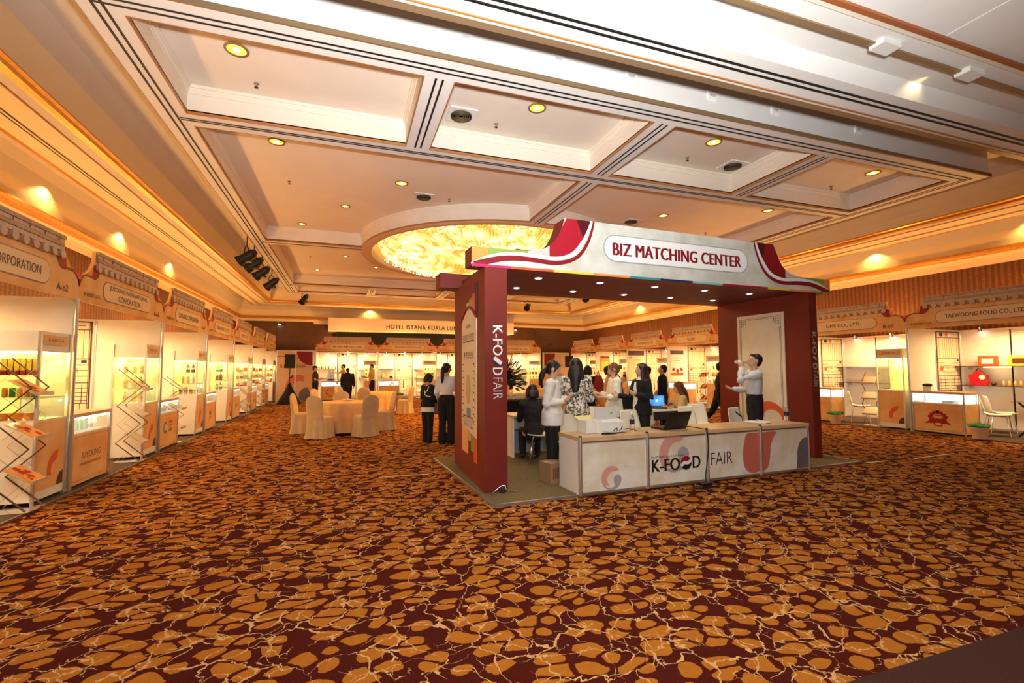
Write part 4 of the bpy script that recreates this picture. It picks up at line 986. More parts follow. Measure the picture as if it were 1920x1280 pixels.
# tall lit display tower: x 0-.6, y 0-.47 in its own frame
def tower_print():
    m = MB()
    m.add([(p[0], -.006, p[1]) for p in arc(.46, .34, .22, 90, 205, 10) + arc(.43, .33, .11, 205, 90, 8)], [tuple(range(20))], 1)
    m.add([(p[0], -.006, p[1]) for p in [(.57, .30), (.57, .14), (.44, .14), (.46, .22), (.50, .28)]], [(0, 1, 2, 3, 4)], 2)
    return m
def tower(fr, u, label, group, shelf_z=(1.18, 1.43), v=.02):
    t = thing('display_tower', label, 'display case', place(fr, u, v, .024), fr[2], group)
    W, D = .60, .46
    inst('cabinet', shared('tc', lambda: MB().box(.0, W, .0, D, .04, .94), 'cabinet', M_PANEL), t)
    inst('header', shared('th', lambda: MB().box(0, W, 0, D, 1.72, 1.95), 'header', M_PANEL), t)
    fp_ = inst('front_print', shared('tp0', lambda: MB().box(.03, .57, -.004, .0, .14, .92), 'front_print', M_FASCIA), t)
    inst('swirl_print', shared('tp', tower_print, 'swirl_print', [M_FASCIA, M_REDORANGE, M_INKBROWN]), fp_, kind=None)
    inst('header_print', shared('tp2', lambda: MB().box(.06, .54, -.008, -.003, 1.80, 1.91), 'header_print', M_FASCIA), t)
    light('tower_lamp', 'POINT', (.3, .23, 1.62), 5.0, (1, .80, .30), .012, parent=t); light('tower_lamp', 'POINT', (.3, .2, 1.12), 2.5, (1, .80, .30), .012, parent=t)
    tm = lambda: text_mb('FAIR', (.405, -.0085, 1.855), width=.11, height=.04, bold=-.01, mb=text_mb('K-FOOD', (.24, -.0085, 1.855), width=.19, height=.04, bold=.03))
    inst('lettering', shared('tt', tm, 'lettering', M_INKBROWN), t)
    pm = shared('tpost', lambda: MB().box(-.014, .014, -.014, .014, 0, 1.95), 'corner_post', M_ALU)
    for x, y in ((0, 0), (W, 0), (0, D), (W, D)): inst('corner_post', pm, t, (x, y, 0))
    inst('back_glass', shared('tb', lambda: MB().box(.015, W-.015, D-.012, D-.004, .94, 1.72), 'back_panel', mat('frosted_back', (.90, .80, .42), .5)), t)
    gl = lambda: MB().box(.015, W-.015, .002, .006, .94, 1.72)
    inst('front_glass', shared('tg', gl, 'front_glass', M_GLASS), t)
    g2 = shared('tg2', lambda: MB().box(-.003, .003, .015, D-.015, .94, 1.72), 'side_glass', M_GLASS)
    inst('side_glass', g2, t, (0, 0, 0)); inst('side_glass', g2, t, (W, 0, 0))
    for z in shelf_z: inst('glass_shelf', shared('ts', lambda: MB().box(.02, W-.02, .02, D-.02, 0, .008), 'glass_shelf', M_SHELFGL), t, (0, 0, z))
    inst('lamp_panel', shared('tl', lambda: MB().box(.08, W-.08, .06, D-.06, 1.70, 1.715), 'lamp_panel', M_LEDY), t)
    return t

def counter_glow_mb():
    m = MB(); m.box(.03, .97, .02, .04, .862, .885); m.box(.03, .97, .455, .462, .69, .86); return m
def counter(fr, u, label, group, emblem=None, W=1.0, v=.02):
    t = thing('display_counter', label, 'counter', place(fr, u, v, .024), fr[2], group)
    D = .50
    inst('base', shared('cb', lambda: MB().box(0, W, .0, D, .03, .67), 'base', M_FASCIA), t)
    inst('frame_print', shared('cfp', lambda: MB().prism(rrect(.04, .96, .07, .64, .06), -.003, 0, 'y', 0).prism(rrect(.05, .95, .08, .63, .05), -.005, 0, 'y', 1), 'frame_print', [M_TILE, M_FASCIA]), t)
    inst('case_floor', shared('cf', lambda: MB().box(0.01, W-.01, .01, D-.01, .67, .685), 'case_floor', M_PWHITE), t)
    inst('worktop', shared('cw', lambda: MB().box(-.01, W+.01, -.01, D+.01, .895, .94), 'worktop', M_WOOD), t)
    inst('light_strip', shared('cl', counter_glow_mb, 'light_strip', M_LEDW), t)
    inst('front_glass', shared('cg', lambda: MB().box(.015, W-.015, .002, .006, .68, .89), 'front_glass', M_GLASS), t)
    g2 = shared('cg2', lambda: MB().box(-.003, .003, .015, D-.015, .68, .89), 'side_glass', M_GLASS)
    inst('side_glass', g2, t, (.003, 0, 0)); inst('side_glass', g2, t, (W-.003, 0, 0))
    pm = shared('cpost', lambda: MB().box(-.013, .013, -.013, .013, 0, .90), 'corner_post', M_ALU)
    for x, y in ((.01, 0), (W-.01, 0), (.01, D), (W-.01, D)): inst('corner_post', pm, t, (x, y, 0))
    if emblem: emblem(t)
    return t
def emb_text(*lines, m=None, rnd=None):
    def f(t):
        mb = MB()
        for (s_, z, wd, h, b) in lines: text_mb(s_, (.5 if not rnd else .58, -.006, z), width=wd, height=h, bold=b, mb=mb)
        mb.build('lettering', m or M_INKBROWN, t)
        if rnd: 
            r_ = MB(); ribbon(r_, [(.30+.075*math.cos(R(a)), .40+.095*math.sin(R(a))) for a in range(40, 330, 15)], .05, -.006); r_.build('round_emblem', rnd, t)
    return f
def emb_crest(t):
    m = MB()
    m.add([(.5+p[0], -.006, .30+p[1]) for p in arc(0, .0, .17, -10, 190, 16)], [tuple(range(17))], 0)
    for k in range(7): a = R(20+23.3*k); m.cyl((.5+.17*math.cos(a), -.007, .32+.16*math.sin(a)), (.5+.17*math.cos(a), -.004, .32+.16*math.sin(a)), .035, None, 10)
    m.prism([(.24, .20), (.32, .28), (.68, .28), (.76, .20), (.68, .225), (.32, .225)], -.007, -.004)
    m.prism(rrect(.42, .58, .16, .26, .04), -.009, -.006)
    m.prism([(.46, .50), (.48, .53), (.5, .50), (.52, .53), (.54, .50), (.53, .47), (.47, .47)], -.007, -.004)
    m.build('crest', M_RED, t)
    c = MB(); ribbon(c, arc(.5, .33, .10, 15, 165, 10), .02, -.0095); c.prism(rrect(.44, .56, .18, .24, .03), -.011, -.009); c.box(.43, .57, -.0095, -.007, .34, .40); c.build('crest_detail', M_FASCIA, t)

# zigzag brochure stand: width x 0-.32, folds along y
def zig_stand(fr, u, v, label, group, h=1.55, rz=0.0, dark=True):
    t = thing('brochure_stand', label, 'brochure stand', place(fr, u, v, .024), fr[2]+rz, group)
    n = 5; dz = h/n; a = .165
    bars = lambda ph: [(0, (a if (k+ph) % 2 else -a), .02+k*dz) for k in range(n+1)]
    for nm, x, ph in (('zigzag_frame', 0, 0), ('cross_bar', .01, 1), ('zigzag_frame', .30, 0), ('cross_bar', .29, 1)):
        me = shared(('zg', ph, h), lambda: MB().tube(bars(ph), .004 if ph else .010, 4), 'zigzag_frame', mat('zigzag_light', (.62, .48, .34), .3, .4) if ph else mat('zigzag_steel', (.16, .09, .06), .3, .5))
        inst(nm, me, t, (x, 0, 0))
    tr = shared('zt', lambda: MB().add([(0, -.16, 0), (.30, -.16, 0), (.30, .10, .17), (0, .10, .17), (0, -.16, -.008), (.30, -.16, -.008), (.30, .10, .162), (0, .10, .162)], [(0, 1, 2, 3), (7, 6, 5, 4), (0, 4, 5, 1), (1, 5, 6, 2), (2, 6, 7, 3), (3, 7, 4, 0)]).box(0, .30, -.166, -.155, -.01, .03), 'tray', mat('stand_tray', (.66, .55, .42), .3, .3))
    for k in range(3): inst('tray', tr, t, (0, -.05, .30+k*1.45*dz))
    MB().box(-.02, .32, -.19, .19, 0, .012).build('foot_plate', M_CHROME, t)
    return t, [.30+k*1.45*dz for k in range(3)]
def brochure(t, z, label, m1, m2, group):
    M = t.matrix_basis.copy()
    o = MB().add([(.02, -.145, .014), (.28, -.145, .014), (.28, .085, .164), (.02, .085, .164), (.02, -.145, .006), (.28, -.145, .006), (.28, .085, .156), (.02, .085, .156)], [(0, 1, 2, 3), (7, 6, 5, 4), (0, 4, 5, 1), (1, 5, 6, 2), (2, 6, 7, 3), (3, 7, 4, 0)])
    c, s_ = math.cos(t.rotation_euler[2]), math.sin(t.rotation_euler[2])
    b = o.build('brochure', m1); b.location = (t.location[0]+.05*s_, t.location[1]-.05*c, t.location[2]+z); b.rotation_euler = t.rotation_euler
    p = MB(); random.seed(int(z*100))
    for k in range(6):
        x, y = random.uniform(.04, .2), random.uniform(-.13, .03); w_ = random.uniform(.03, .08); q = lambda yy: .0165 + (yy+.145)*.652
        p.add([(x, y, q(y)), (x+w_, y, q(y)), (x+w_*.8, y+.05, q(y+.05)), (x+.01, y+.05, q(y+.05))], [(0, 1, 2, 3)])
    p.build('cover_print', m2, b); return tag(b, label, 'brochure', group)
# ------------------------------------------------------------------ the rows of booths
NTH = ('first', 'second', 'third', 'fourth', 'fifth', 'sixth', 'seventh', 'eighth', 'ninth', 'tenth', 'eleventh', 'twelfth', 'thirteenth', 'fourteenth')
LFR = [(-3.25, 4.5+BW*k, PI/2) for k in range(7)]
RFR = [(12.6, 4.5+BW*(k+1), -PI/2) for k in range(7)]
BFR = [(-1.45+BW*k, 24.75, 0) for k in range(4)]
ORD = ('first', 'second', 'third', 'fourth', 'fifth', 'sixth', 'seventh')
LN = [('TRADING CORPORATION', 'A-o2'), ('JUYOUNG INTERNATIONAL|CORPORATION', 'A-o3'), ('DAESANG CORPORATION', 'A-o4'), ('PUDANAE BEL CO., LTD', 'A-o5'), ('COWELL CO., LTD', 'A-o6'), ('HANSUNG CO., LTD', 'A-o7'), ('SEMIN CO., LTD', 'A-o8')]
for k, fr in enumerate(LFR):
    booth(fr, '%s booth of the left row counted from the near end, orange fascia over white panels' % ORD[k], LN[k][0], LN[k][1], 'right', first=False, watts=BOOTH_W, group='left row of booths')
RN = [('TAEWOONG FOOD CO., LTD.', 'B-o2'), ('GMF CO., LTD.', 'B-o3'), ('HAEJIN CO., LTD', 'B-o4'), ('TEAZEN', 'B-o5'), ('GAONWON CO., LTD', 'B-o6'), ('SUJUNG SHIPS FOOD', 'B-o7'), ('COSTMART CO., LTD', 'B-o8')]
def poster_berries(t):
    m = MB().prism(rrect(.0, .62, 1.22, 2.26, .02), .012, .016, 'y') if False else MB()
    X = .045
    def q(v0, v1, z0, z1, mi, o=0): m.add([(X+o, v0, z0), (X+o, v1, z0), (X+o, v1, z1), (X+o, v0, z1)], [(0, 1, 2, 3)], mi)
    q(.12, .82, 1.05, 2.30, 0); q(.14, .80, 2.10, 2.26, 1, .002); q(.16, .78, 1.22, 1.34, 2, .002)
    for v in (.28, .48, .68): m.add([(X+.003, v+.075*math.cos(2*PI*k/12), 1.47-.06*(v == .48)+.075*math.sin(2*PI*k/12)) for k in range(12)], [tuple(range(12))], 3)
    q(.28, .66, 1.92, 1.96, 4, .002); q(.28, .66, 1.82, 1.86, 4, .002)
    m.build('berry_poster', [M_PWHITE, M_INKBROWN, M_REDORANGE, M_RED, M_GREYP], t)
def poster_green(t):
    m = MB(); X = .045
    def q(v0, v1, z0, z1, mi, o=0): m.add([(X+o, v0, z0), (X+o, v1, z0), (X+o, v1, z1), (X+o, v0, z1)], [(0, 1, 2, 3)], mi)
    q(.05, .93, .95, 2.36, 0); q(.05, .93, 2.14, 2.36, 1, .002); q(.10, .22, 1.98, 2.08, 2, .002)
    for z in (1.9, 1.7, 1.5, 1.3): q(.28, .78, z, z+.05, 3, .002)
    m.build('leaf_poster', [mat('poster_cream', (.8, .66, .42), .5), M_INKBROWN, M_GREEN, M_FASCIA], t)
def poster_fruit(t):
    m = MB(); X = .045
    def q(v0, v1, z0, z1, mi, o=0): m.add([(X+o, v0, z0), (X+o, v1, z0), (X+o, v1, z1), (X+o, v0, z1)], [(0, 1, 2, 3)], mi)
    q(.22, .82, 1.36, 2.22, 0); q(.26, .78, 2.08, 2.17, 1, .002); q(.32, .72, 1.42, 1.9, 2, .002)
    m.build('fruit_poster', [M_ORANGE, M_INKBROWN, M_YELLOW], t)
for k, fr in enumerate(RFR):
    booth(fr, '%s booth of the right row counted from the near end, orange fascia over white panels' % ORD[k], RN[k][0], RN[k][1], 'left', shelves=((.05, 2.0, 1.06), (.05, 2.0, 1.53)) if k < 2 else (), watts=RIGHT_W, group='right row of booths',
          front_poster={3: poster_berries, 4: poster_green, 5: poster_fruit}.get(k))
BNm = [('METRO R&F CO., LTD.', 'C-o1'), ("DR.CHUNG'S FOOD CO., LTD.", 'C-o2'), ('SAMJIN CO., LTD.', 'C-o3'), ('HANA GLOBAL CO., LTD.', 'C-o4')]
for k, fr in enumerate(BFR):
    booth(fr, '%s booth of the far row counted from the left, brightly lit white interior' % ORD[k], BNm[k][0], BNm[k][1], 'back', first=(k == 0), shelves=((.08, .95, 1.05), (.08, .95, 1.55), (2.02, 2.9, 1.05), (2.02, 2.9, 1.5)), watts=BACK_W, group='far row of booths')

# display towers and counters
TL, TR_, TB = [], [], []
for k, fr in enumerate(LFR): TL.append(tower(fr, 2.27, 'lit glass display tower at the far end of the %s left booth' % ORD[k], 'glass display towers'))
for k, fr in enumerate(RFR): TR_.append(tower(fr, 2.27, 'lit glass display tower in the %s right booth' % ORD[k], 'glass display towers'))
for k, fr in enumerate(BFR): TB.append(tower(fr, 2.27, 'lit glass display tower in the %s far booth from the left' % ORD[k], 'glass display towers'))
EL = [None, emb_text(('JUYOUNG', .37, .52, .11, .0), ('INTERNATIONAL CORPORATION', .27, .52, .035, 0)), emb_text(('CHUNG', .49, .20, .05, .02), ('JUNG', .42, .18, .05, .02), ('ONE', .34, .17, .06, .04), rnd=M_TEAL),
      emb_text(('HANIL', .42, .22, .09, .03), ('FOOD', .30, .22, .07, .0)), emb_text(('DAON', .40, .3, .12, .02), m=M_DKRED), emb_text(('SAN', .36, .3, .1, .02)), emb_text(('MIN', .36, .3, .1, .02))]
CL = [counter(fr, .05, 'glass topped display counter at the near end of the %s left booth' % ORD[k], 'glass display counters', EL[k]) for k, fr in enumerate(LFR)]
CR = [counter(fr, .05, 'glass topped display counter of the %s right booth%s' % (ORD[k], ', red crest on its front' if k == 0 else ''), 'glass display counters', emb_crest if k == 0 else emb_text(('GMF', .4, .3, .1, .03)) if k == 1 else emb_text(('SIN', .36, .3, .1, .02))) for k, fr in enumerate(RFR)]
for k, fr in enumerate(BFR[:2] + BFR[3:]):
    counter(fr, (.28, .05, .1)[k], 'glass topped display counter of the %s far booth' % ('first', 'second', 'fourth')[k], 'glass display counters', emb_text(('METRO R&F', .20, .5, .07, .02), m=M_DKRED, rnd=M_REDORANGE) if k == 0 else emb_text(('DC', .36, .2, .14, .02)))

# ---- products in the towers
def pack_mb(w_, d, h, band=.3):
    m = MB(); m.box(-w_/2, w_/2, -d/2, d/2, 0, h*band, 1); m.prism([(-w_/2, h*band), (w_/2, h*band), (w_/2*.94, h*.9), (w_/2, h), (-w_/2, h), (-w_/2*.94, h*.9)], -d/2, d/2, 'y', 0); return m
def in_tower(t, x, y, z):
    c, s_ = math.cos(t.rotation_euler[2]), math.sin(t.rotation_euler[2]); l = t.location
    return (l[0]+x*c-y*s_, l[1]+x*s_+y*c, l[2]+z)
SH = (.942, 1.19, 1.44)
M_YPACK, M_OPACK = mat('yellow_pack', (.85, .55, .06), .35), mat('orange_pack', (.80, .30, .04), .35)
M_GB, M_BB, M_AB, M_LB = mat('green_bottle', (.06, .26, .05), .15), mat('brown_bottle', (.10, .025, .01), .15), mat('amber_bottle', (.75, .50, .10), .15), mat('pale_drink_bottle', (.85, .75, .35), .15)
M_CAP = mat('gold_cap', (.6, .45, .1), .3, .5)
# the left row: rows of products run along the tower depth (y) as well as x
t = TL[0]
for i in range(6):
    o = pack_mb(.065, .05, .19).build('snack_pouch', [M_YPACK, M_RED]); o.location = in_tower(t, .16, .10+.055*i, SH[2]+.008); o.rotation_euler = (0, 0, t.rotation_euler[2]+PI/2)
    tag(o, '%s yellow pouch with red base on the top shelf of the nearest left tower' % NTH[i], 'pouch', 'pouches on the top shelf of the nearest tower')
for i in range(5):
    o = MB().lathe([(.026, 0), (.028, .01), (.028, .10), (.022, .11)], 12).build('drink_can', (M_GB, M_OPACK, M_YPACK)[i % 3]); o.location = in_tower(t, .15, .10+.065*i, SH[1]+.008)
    tag(o, '%s small bright can on the middle shelf of the nearest left tower' % NTH[i], 'can', 'cans on the middle shelf of the nearest tower')
for i in range(3):
    o = MB().lathe([(.05, 0), (.07, .07), (.072, .08), (.02, .085)], 14).build('noodle_cup', M_OPACK); o.location = in_tower(t, .15, .12+.13*i, SH[0])
    tag(o, '%s orange noodle cup on the floor of the nearest left tower' % NTH[i], 'cup', 'noodle cups in the nearest tower')
t = TL[1]; MX = None
for s_ in range(3):
    for i in range(3):
        b = bottle('drink_bottle', '%s pale yellow bottle on the %s shelf of the second left tower' % (NTH[i], ('bottom', 'middle', 'top')[s_]), in_tower(t, .14+.05*(i % 2), .10+.11*i, SH[s_]+.008*(s_ > 0)), .19, .032, M_LB, M_CAP, M_AB, group='bottles on the %s shelf of the second left tower' % ('bottom', 'middle', 'top')[s_], nseg=10)
t = TL[2]
for i in range(2): bottle('jam_jar', '%s dark jar with pale label on the top shelf of the third left tower' % NTH[i], in_tower(t, .2, .13+.10*i, SH[2]+.008), .19, .042, M_BB, M_DARK, M_PWHITE, 'jar', 'jars in the third left tower', nseg=10)
for i in range(3): bottle('drink_bottle', '%s bottle on the middle shelf of the third left tower' % NTH[i], in_tower(t, .2, .12+.10*i, SH[1]+.008), .18, .03, (M_PWHITE, M_AB, M_AB)[i], M_CAP, None, group='bottles in the third left tower', nseg=10)
for i in range(4):
    for j in range(2 if i != 2 else 3):
        o = MB().lathe([(.036, 0), (.038, .005), (.038, .05), (.03, .055)], 12).build('food_can', M_BB if j % 2 else mat('tin', (.55, .30, .12), .3, .4)); o.location = in_tower(t, .2, .06+.10*i, SH[0]+.056*j)
        tag(o, 'squat brown can in the %s pile of the third left tower, number %s up' % (NTH[i], ('one', 'two', 'three')[j]), 'can', 'stacked cans in the third left tower')
t = TL[3]
for s_, m, l in ((2, M_GB, 'green bottle on the top shelf of the fourth left tower'), (1, M_BB, 'brown bottle on the middle shelf of the fourth left tower'), (0, M_GB, 'green bottle at the bottom of the fourth left tower')):
    bottle('drink_bottle', l, in_tower(t, .25, .22, SH[s_]+.008*(s_ > 0)), .21, .04, m, M_CAP, M_PWHITE if s_ != 1 else None)
    bottle('drink_bottle', 'second ' + l, in_tower(t, .25, .31, SH[s_]+.008*(s_ > 0)), .18, .035, m, M_CAP, M_PWHITE if s_ != 1 else None)
random.seed(11)
for k in (4, 5, 6):
    t = TL[k]
    for s_ in range(3):
        for i in range(3):
            o = pack_mb(.10, .06, random.uniform(.08, .17)).build('food_pack', [random.choice((M_OPACK, M_PWHITE, M_BB, M_REDORANGE)), M_RED]); o.location = in_tower(t, .2, .10+.12*i, SH[s_]+.008*(s_ > 0)); o.rotation_euler = (0, 0, t.rotation_euler[2]+PI/2)
            tag(o, '%s small food pack in the %s left tower, %s shelf' % (NTH[i], ORD[k], ('bottom', 'middle', 'top')[s_]), 'food pack', 'food packs in the %s left tower, %s shelf' % (ORD[k], ('bottom', 'middle', 'top')[s_]))
for nm, T, w_ in (('far', TB, ORD), ('right', TR_, ORD)):
    for k, t in enumerate(T):
        if nm == 'right' and k == 1: continue
        for s_ in range(3):
            for i in range(3):
                x = .12+.18*i
                if (k+s_) % 2: bottle('drink_bottle', '%s small dark bottle in the %s %s tower, %s shelf' % (NTH[i], ORD[k], nm, ('bottom', 'middle', 'top')[s_]), in_tower(t, x, .2, SH[s_]+.008*(s_ > 0)), .17, .028, M_BB, M_CAP, None, group='bottles in the %s %s tower, %s shelf' % (ORD[k], nm, ('bottom', 'middle', 'top')[s_]), nseg=8)
                else:
                    o = pack_mb(.12, .06, .14).build('food_pack', [random.choice((M_OPACK, M_PWHITE, M_BB)), M_RED]); o.location = in_tower(t, x, .2, SH[s_]+.008*(s_ > 0)); o.rotation_euler = (0, 0, t.rotation_euler[2])
                    tag(o, '%s small food pack in the %s %s tower, %s shelf' % (NTH[i], ORD[k], nm, ('bottom', 'middle', 'top')[s_]), 'food pack', 'food packs in the %s %s tower, %s shelf' % (ORD[k], nm, ('bottom', 'middle', 'top')[s_]))
# bottles in the counters of the left row
for i in range(6):
    bottle('drink_bottle', '%s pale green bottle inside the glass counter of the second left booth' % NTH[i], in_tower(CL[1], .18+.12*i, .20, .685), .165, .034, mat('pale_green_bottle', (.70, .85, .55), .2), M_PWHITE, None, group='bottles in the second left counter', nseg=10)
o = bottle('sauce_bottle', 'small pinkish bottle standing on top of the second left counter', in_tower(CL[1], .10, .2, .94), .11, .02, mat('pink_bottle', (.7, .4, .3), .3), M_REDORANGE, None)
for k in (2, 3, 4, 5, 6):
    for i in range(2):
        tag(MB().box(-.12, .12, -.10, .10, 0, .07).xf(Matrix.Translation(Vector(in_tower(CL[k], .3+.36*i, .24, .685))) @ Matrix.Rotation(PI/2, 4, 'Z')).build('sample_box', mat('grey_sample', (.42, .45, .42), .4)), '%s grey sample box in the glass counter of the %s left booth' % (NTH[i], ORD[k]), 'sample box', 'sample boxes in the %s left counter' % ORD[k])
# brochure stands on the left row
zs, zz = zig_stand(LFR[0], 1.95, .08, 'zigzag brochure stand with orange brochures at the left edge, nearest', 'zigzag brochure stands', 1.62, PI*0)
for i, z in enumerate(zz): brochure(zs, z, 'orange printed brochure on the %s tray of the nearest zigzag stand' % ('bottom', 'middle', 'top')[i], M_OPACK, M_RED, 'brochures on the nearest stand')
zs, zz = zig_stand(LFR[1], 1.92, .10, 'zigzag brochure stand in front of the second left tower', 'zigzag brochure stands', 1.50)
brochure(zs, zz[2], 'pale brochure on the top tray of the second zigzag stand', mat('pale_brochure', (.85, .75, .5), .5), M_OPACK, None)
zs, zz = zig_stand(LFR[2], 1.05, .16, 'zigzag brochure stand behind the third left counter', 'zigzag brochure stands', 1.35)
for k in (4, 5): zig_stand(LFR[k], 1.95, .10, 'zigzag brochure stand in the %s left booth' % ORD[k], 'zigzag brochure stands', 1.45)
zs, zz = zig_stand(RFR[1], 1.85, .14, 'zigzag brochure stand beside the glass tower of the second right booth', 'zigzag brochure stands', 1.35, .3)
zs, zz = zig_stand(RFR[3], 1.85, .14, 'zigzag brochure stand with dark brochures by the fourth right tower', 'zigzag brochure stands', 1.5, .3)
for i, z in enumerate(zz): brochure(zs, z, 'dark brochure on the %s tray of the fourth right stand' % ('bottom', 'middle', 'top')[i], M_BB, M_REDORANGE, None)
zs, zz = zig_stand(BFR[1], 1.95, .3, 'zigzag brochure stand beside the tower of the second far booth', 'zigzag brochure stands', 1.2)

# ---- near right booth
f = RFR[0]
t = thing('gift_bag', 'shiny red gift bag with white round label on the wall shelf', 'bag', place(f, .45, BD-.2, 1.075), f[2])
MB().prism([(-.16, 0), (.16, 0), (.17, .24), (.10, .27), (.04, .36), (0, .33), (-.04, .36), (-.10, .27), (-.17, .24)], -.06, .06).build('body', mat('red_foil', (.55, .006, .02), .18), t)
MB().cyl((.09, -.065, .2), (.09, -.06, .2), .06, None, 14).build('round_label', M_PWHITE, t); MB().tube([(-.04, 0, .36), (0, 0, .42), (.04, 0, .36)], .012, 6).build('handle', M_RED, t)
tag(MB().ell((0, 0, .05), (.07, .05, .05)).xf(Matrix.Translation(Vector(place(f, .72, BD-.2, 1.075)))).build('dark_pouch', M_BB), 'small dark pouch beside the red gift bag on the shelf', 'pouch')
for i in range(8): bottle('drink_bottle', '%s small amber bottle in the row on the lower wall shelf' % NTH[i], place(f, .90+.10*i, BD-.2, 1.075), .14, .025, M_AB, M_REDORANGE, M_FASCIA, group='amber bottles on the wall shelf', nseg=8)
for u, m1, m2, l in ((.62, M_REDORANGE, M_PWHITE, 'red patterned gift box leaning on the top wall shelf'), (1.18, M_YELLOW, M_BB, 'yellow gift box with dark bottle picture on the top wall shelf')):
    t = thing('gift_box', l, 'box', place(f, u, BD-.16, 1.545), f[2])
    MB().box(-.18, .18, -.03, .03, 0, .24).build('box', m1, t); MB().box(-.11, .11, -.034, -.03, .05, .17).build('picture', m2, t)
tag(MB().box(-.25, .25, -.02, .02, 1.50, 1.525).xf(Matrix.Translation(Vector(place(f, .8, BD-.2, 0))) @ Matrix.Rotation(f[2], 4, 'Z')).build('shelf_lamp', mat('warm_tube', (1, .75, .3), emit=5)), 'warm tube lamp under the top wall shelf', 'lamp')
t = thing('card_holder', 'small white card holder with black slot on the crest counter', 'card holder', in_tower(CR[0], .22, .22, .94), f[2])
MB().box(-.08, .08, -.05, .05, 0, .10).build('body', M_PWHITE, t); MB().box(-.085, .085, -.055, .0, .11, .16).build('card_slot', M_DARK, t); MB().box(-.07, .07, -.01, .0, .10, .18).build('cards', M_PWHITE, t)
tag(MB().box(-.12, .12, -.1, .1, 0, .05).xf(Matrix.Translation(Vector(in_tower(CR[0], .62, .26, .685)))).build('sample_box', mat('grey_sample', (.42, .45, .42), .4)), 'grey sample box in the crest counter', 'sample box')
def planter(loc, label, r=.19):
    t = thing('grass_planter', label, 'planter', loc, 0, 'pots of green grass')
    MB().lathe([(.11, 0), (.15, .20), (.165, .22), (.165, .24), (.14, .24)], 20).build('pot', mat('cream_pot', (.78, .58, .38), .5), t)
    g = MB(); random.seed(int(loc[1]*100))
    for k in range(420):
        a, q = random.uniform(0, 2*PI), math.sqrt(random.random())*r; x, y = q*math.cos(a), q*math.sin(a)*.8
        l = random.uniform(.05, .09); dx, dy_ = math.cos(a)*.3*q+random.uniform(-.02, .02), math.sin(a)*.3*q+random.uniform(-.02, .02)
        g.add([(x-.006, y, .24), (x+.006, y, .24), (x+dx, y+dy_, .27+l-.15*q)], [(0, 1, 2)])
    g.lathe([(.14, .24), (r*.9, .25), (r*.8, .28), (.02, .30)], 16); g.build('grass', mat('bright_green_grass', (.02, .28, .06), .6, var=.4, vscale=30), t, kind='stuff'); return t
planter((12.48, 6.12, .024), 'pot of green grass at the corner of the crest counter')
planter((12.42, 9.15, .024), 'pot of green grass behind the right pillar, second right booth')
planter((-3.75, 8.80, .024), 'pot of green grass between left counter and brochure stand')
planter((2.52, 24.45, .0), 'cream pot of grass before the second far booth')

# ---- furniture
def chair_mesh_parts():
    sh = MB(); prof = [(-.24, .455), (-.20, .445), (-.05, .435), (.10, .44), (.17, .47), (.205, .54), (.23, .65), (.255, .76), (.27, .83)]
    wd = [.20, .215, .225, .22, .215, .21, .205, .19, .165]
    rows = []
    for (y, z), w_ in zip(smooth_pts(prof, 2), [wd[min(8, i//2)]*(1-.5*(i % 2))+wd[min(8, i//2+1)]*.5*(i % 2) for i in range(17)]):
        rows.append([(w_*s_, y - .03*abs(s_)**3*(1 if z > .5 else 0), z + .025*abs(s_)**3*(1 if z < .5 else 0)) for s_ in (-1, -.85, -.5, 0, .5, .85, 1)])
    top = rows; n = 7; v = [p for r_ in rows for p in r_]; off = len(v)
    v2 = [(x, y+(.012 if z > .5 else 0), z-.014) for x, y, z in v]
    f_ = [(i*n+k, i*n+k+1, (i+1)*n+k+1, (i+1)*n+k) for i in range(len(rows)-1) for k in range(n-1)]
    e = [k for k in range(n)] + [i*n+n-1 for i in range(1, len(rows))] + [(len(rows)-1)*n+k for k in range(n-2, -1, -1)] + [i*n for i in range(len(rows)-2, 0, -1)]
    sh.add(v+v2, f_ + [tuple(i+off for i in q[::-1]) for q in f_] + [(a, a+off, b+off, b) for a, b in zip(e, e[1:]+e[:1])], 0, True)
    return sh
def white_chair(loc, rz, label, group='white shell chairs'):
    t = thing('shell_chair', label, 'chair', loc, rz, group)
    inst('shell', shared('chs', chair_mesh_parts, 'shell', mat('ivory_plastic', (.84, .78, .64), .3)), t)
    for sx in (-1, 1):
        for sy in (-1, 1):
            inst('leg', shared(('leg', sx, sy), lambda: MB().tube([(sx*.15, sy*.14, .43), (sx*.17, sy*.16, .40), (sx*.21, sy*.21, .0)], .011, 8), 'leg', M_CHROME), t)
    inst('seat_frame', shared('chf', lambda: MB().tube([(-.15, -.14, .425), (.15, -.14, .425), (.15, .14, .425), (-.15, .14, .425)], .010, 6, 0, True), 'seat_frame', M_CHROME), t)
    return t
P_ = .028
white_chair((3.0, 7.02, P_), R(-118), 'white shell chair under the seated woman in black by the left desk')
white_chair((3.06, 6.02, P_), R(8), 'white shell chair behind the printer')
white_chair((3.92, 7.15, P_), R(-15), 'white shell chair with grey inner back behind the floral blouse')
white_chair((4.30, 6.28, P_), R(12), 'white shell chair behind the water bottle and laptop')
white_chair((5.62, 6.55, P_), R(8), 'white shell chair right of the black laptop, in front of the tan jacket')
white_chair((6.12, 6.95, P_), R(-6), 'white shell chair right of the tan jacketed woman, taller in view')
white_chair((6.22, 6.05, P_), R(18), 'white shell chair in front of the drinking man, dark strap on its back')
white_chair((5.05, 7.35, P_), R(150), 'white shell chair behind the woman in the black suit')
white_chair((13.42, 6.28, .024), R(25), 'nearer white shell chair at the glass table, right booth')
white_chair((14.08, 6.50, .024), R(35), 'cream shell chair behind the nearer one, right booth')
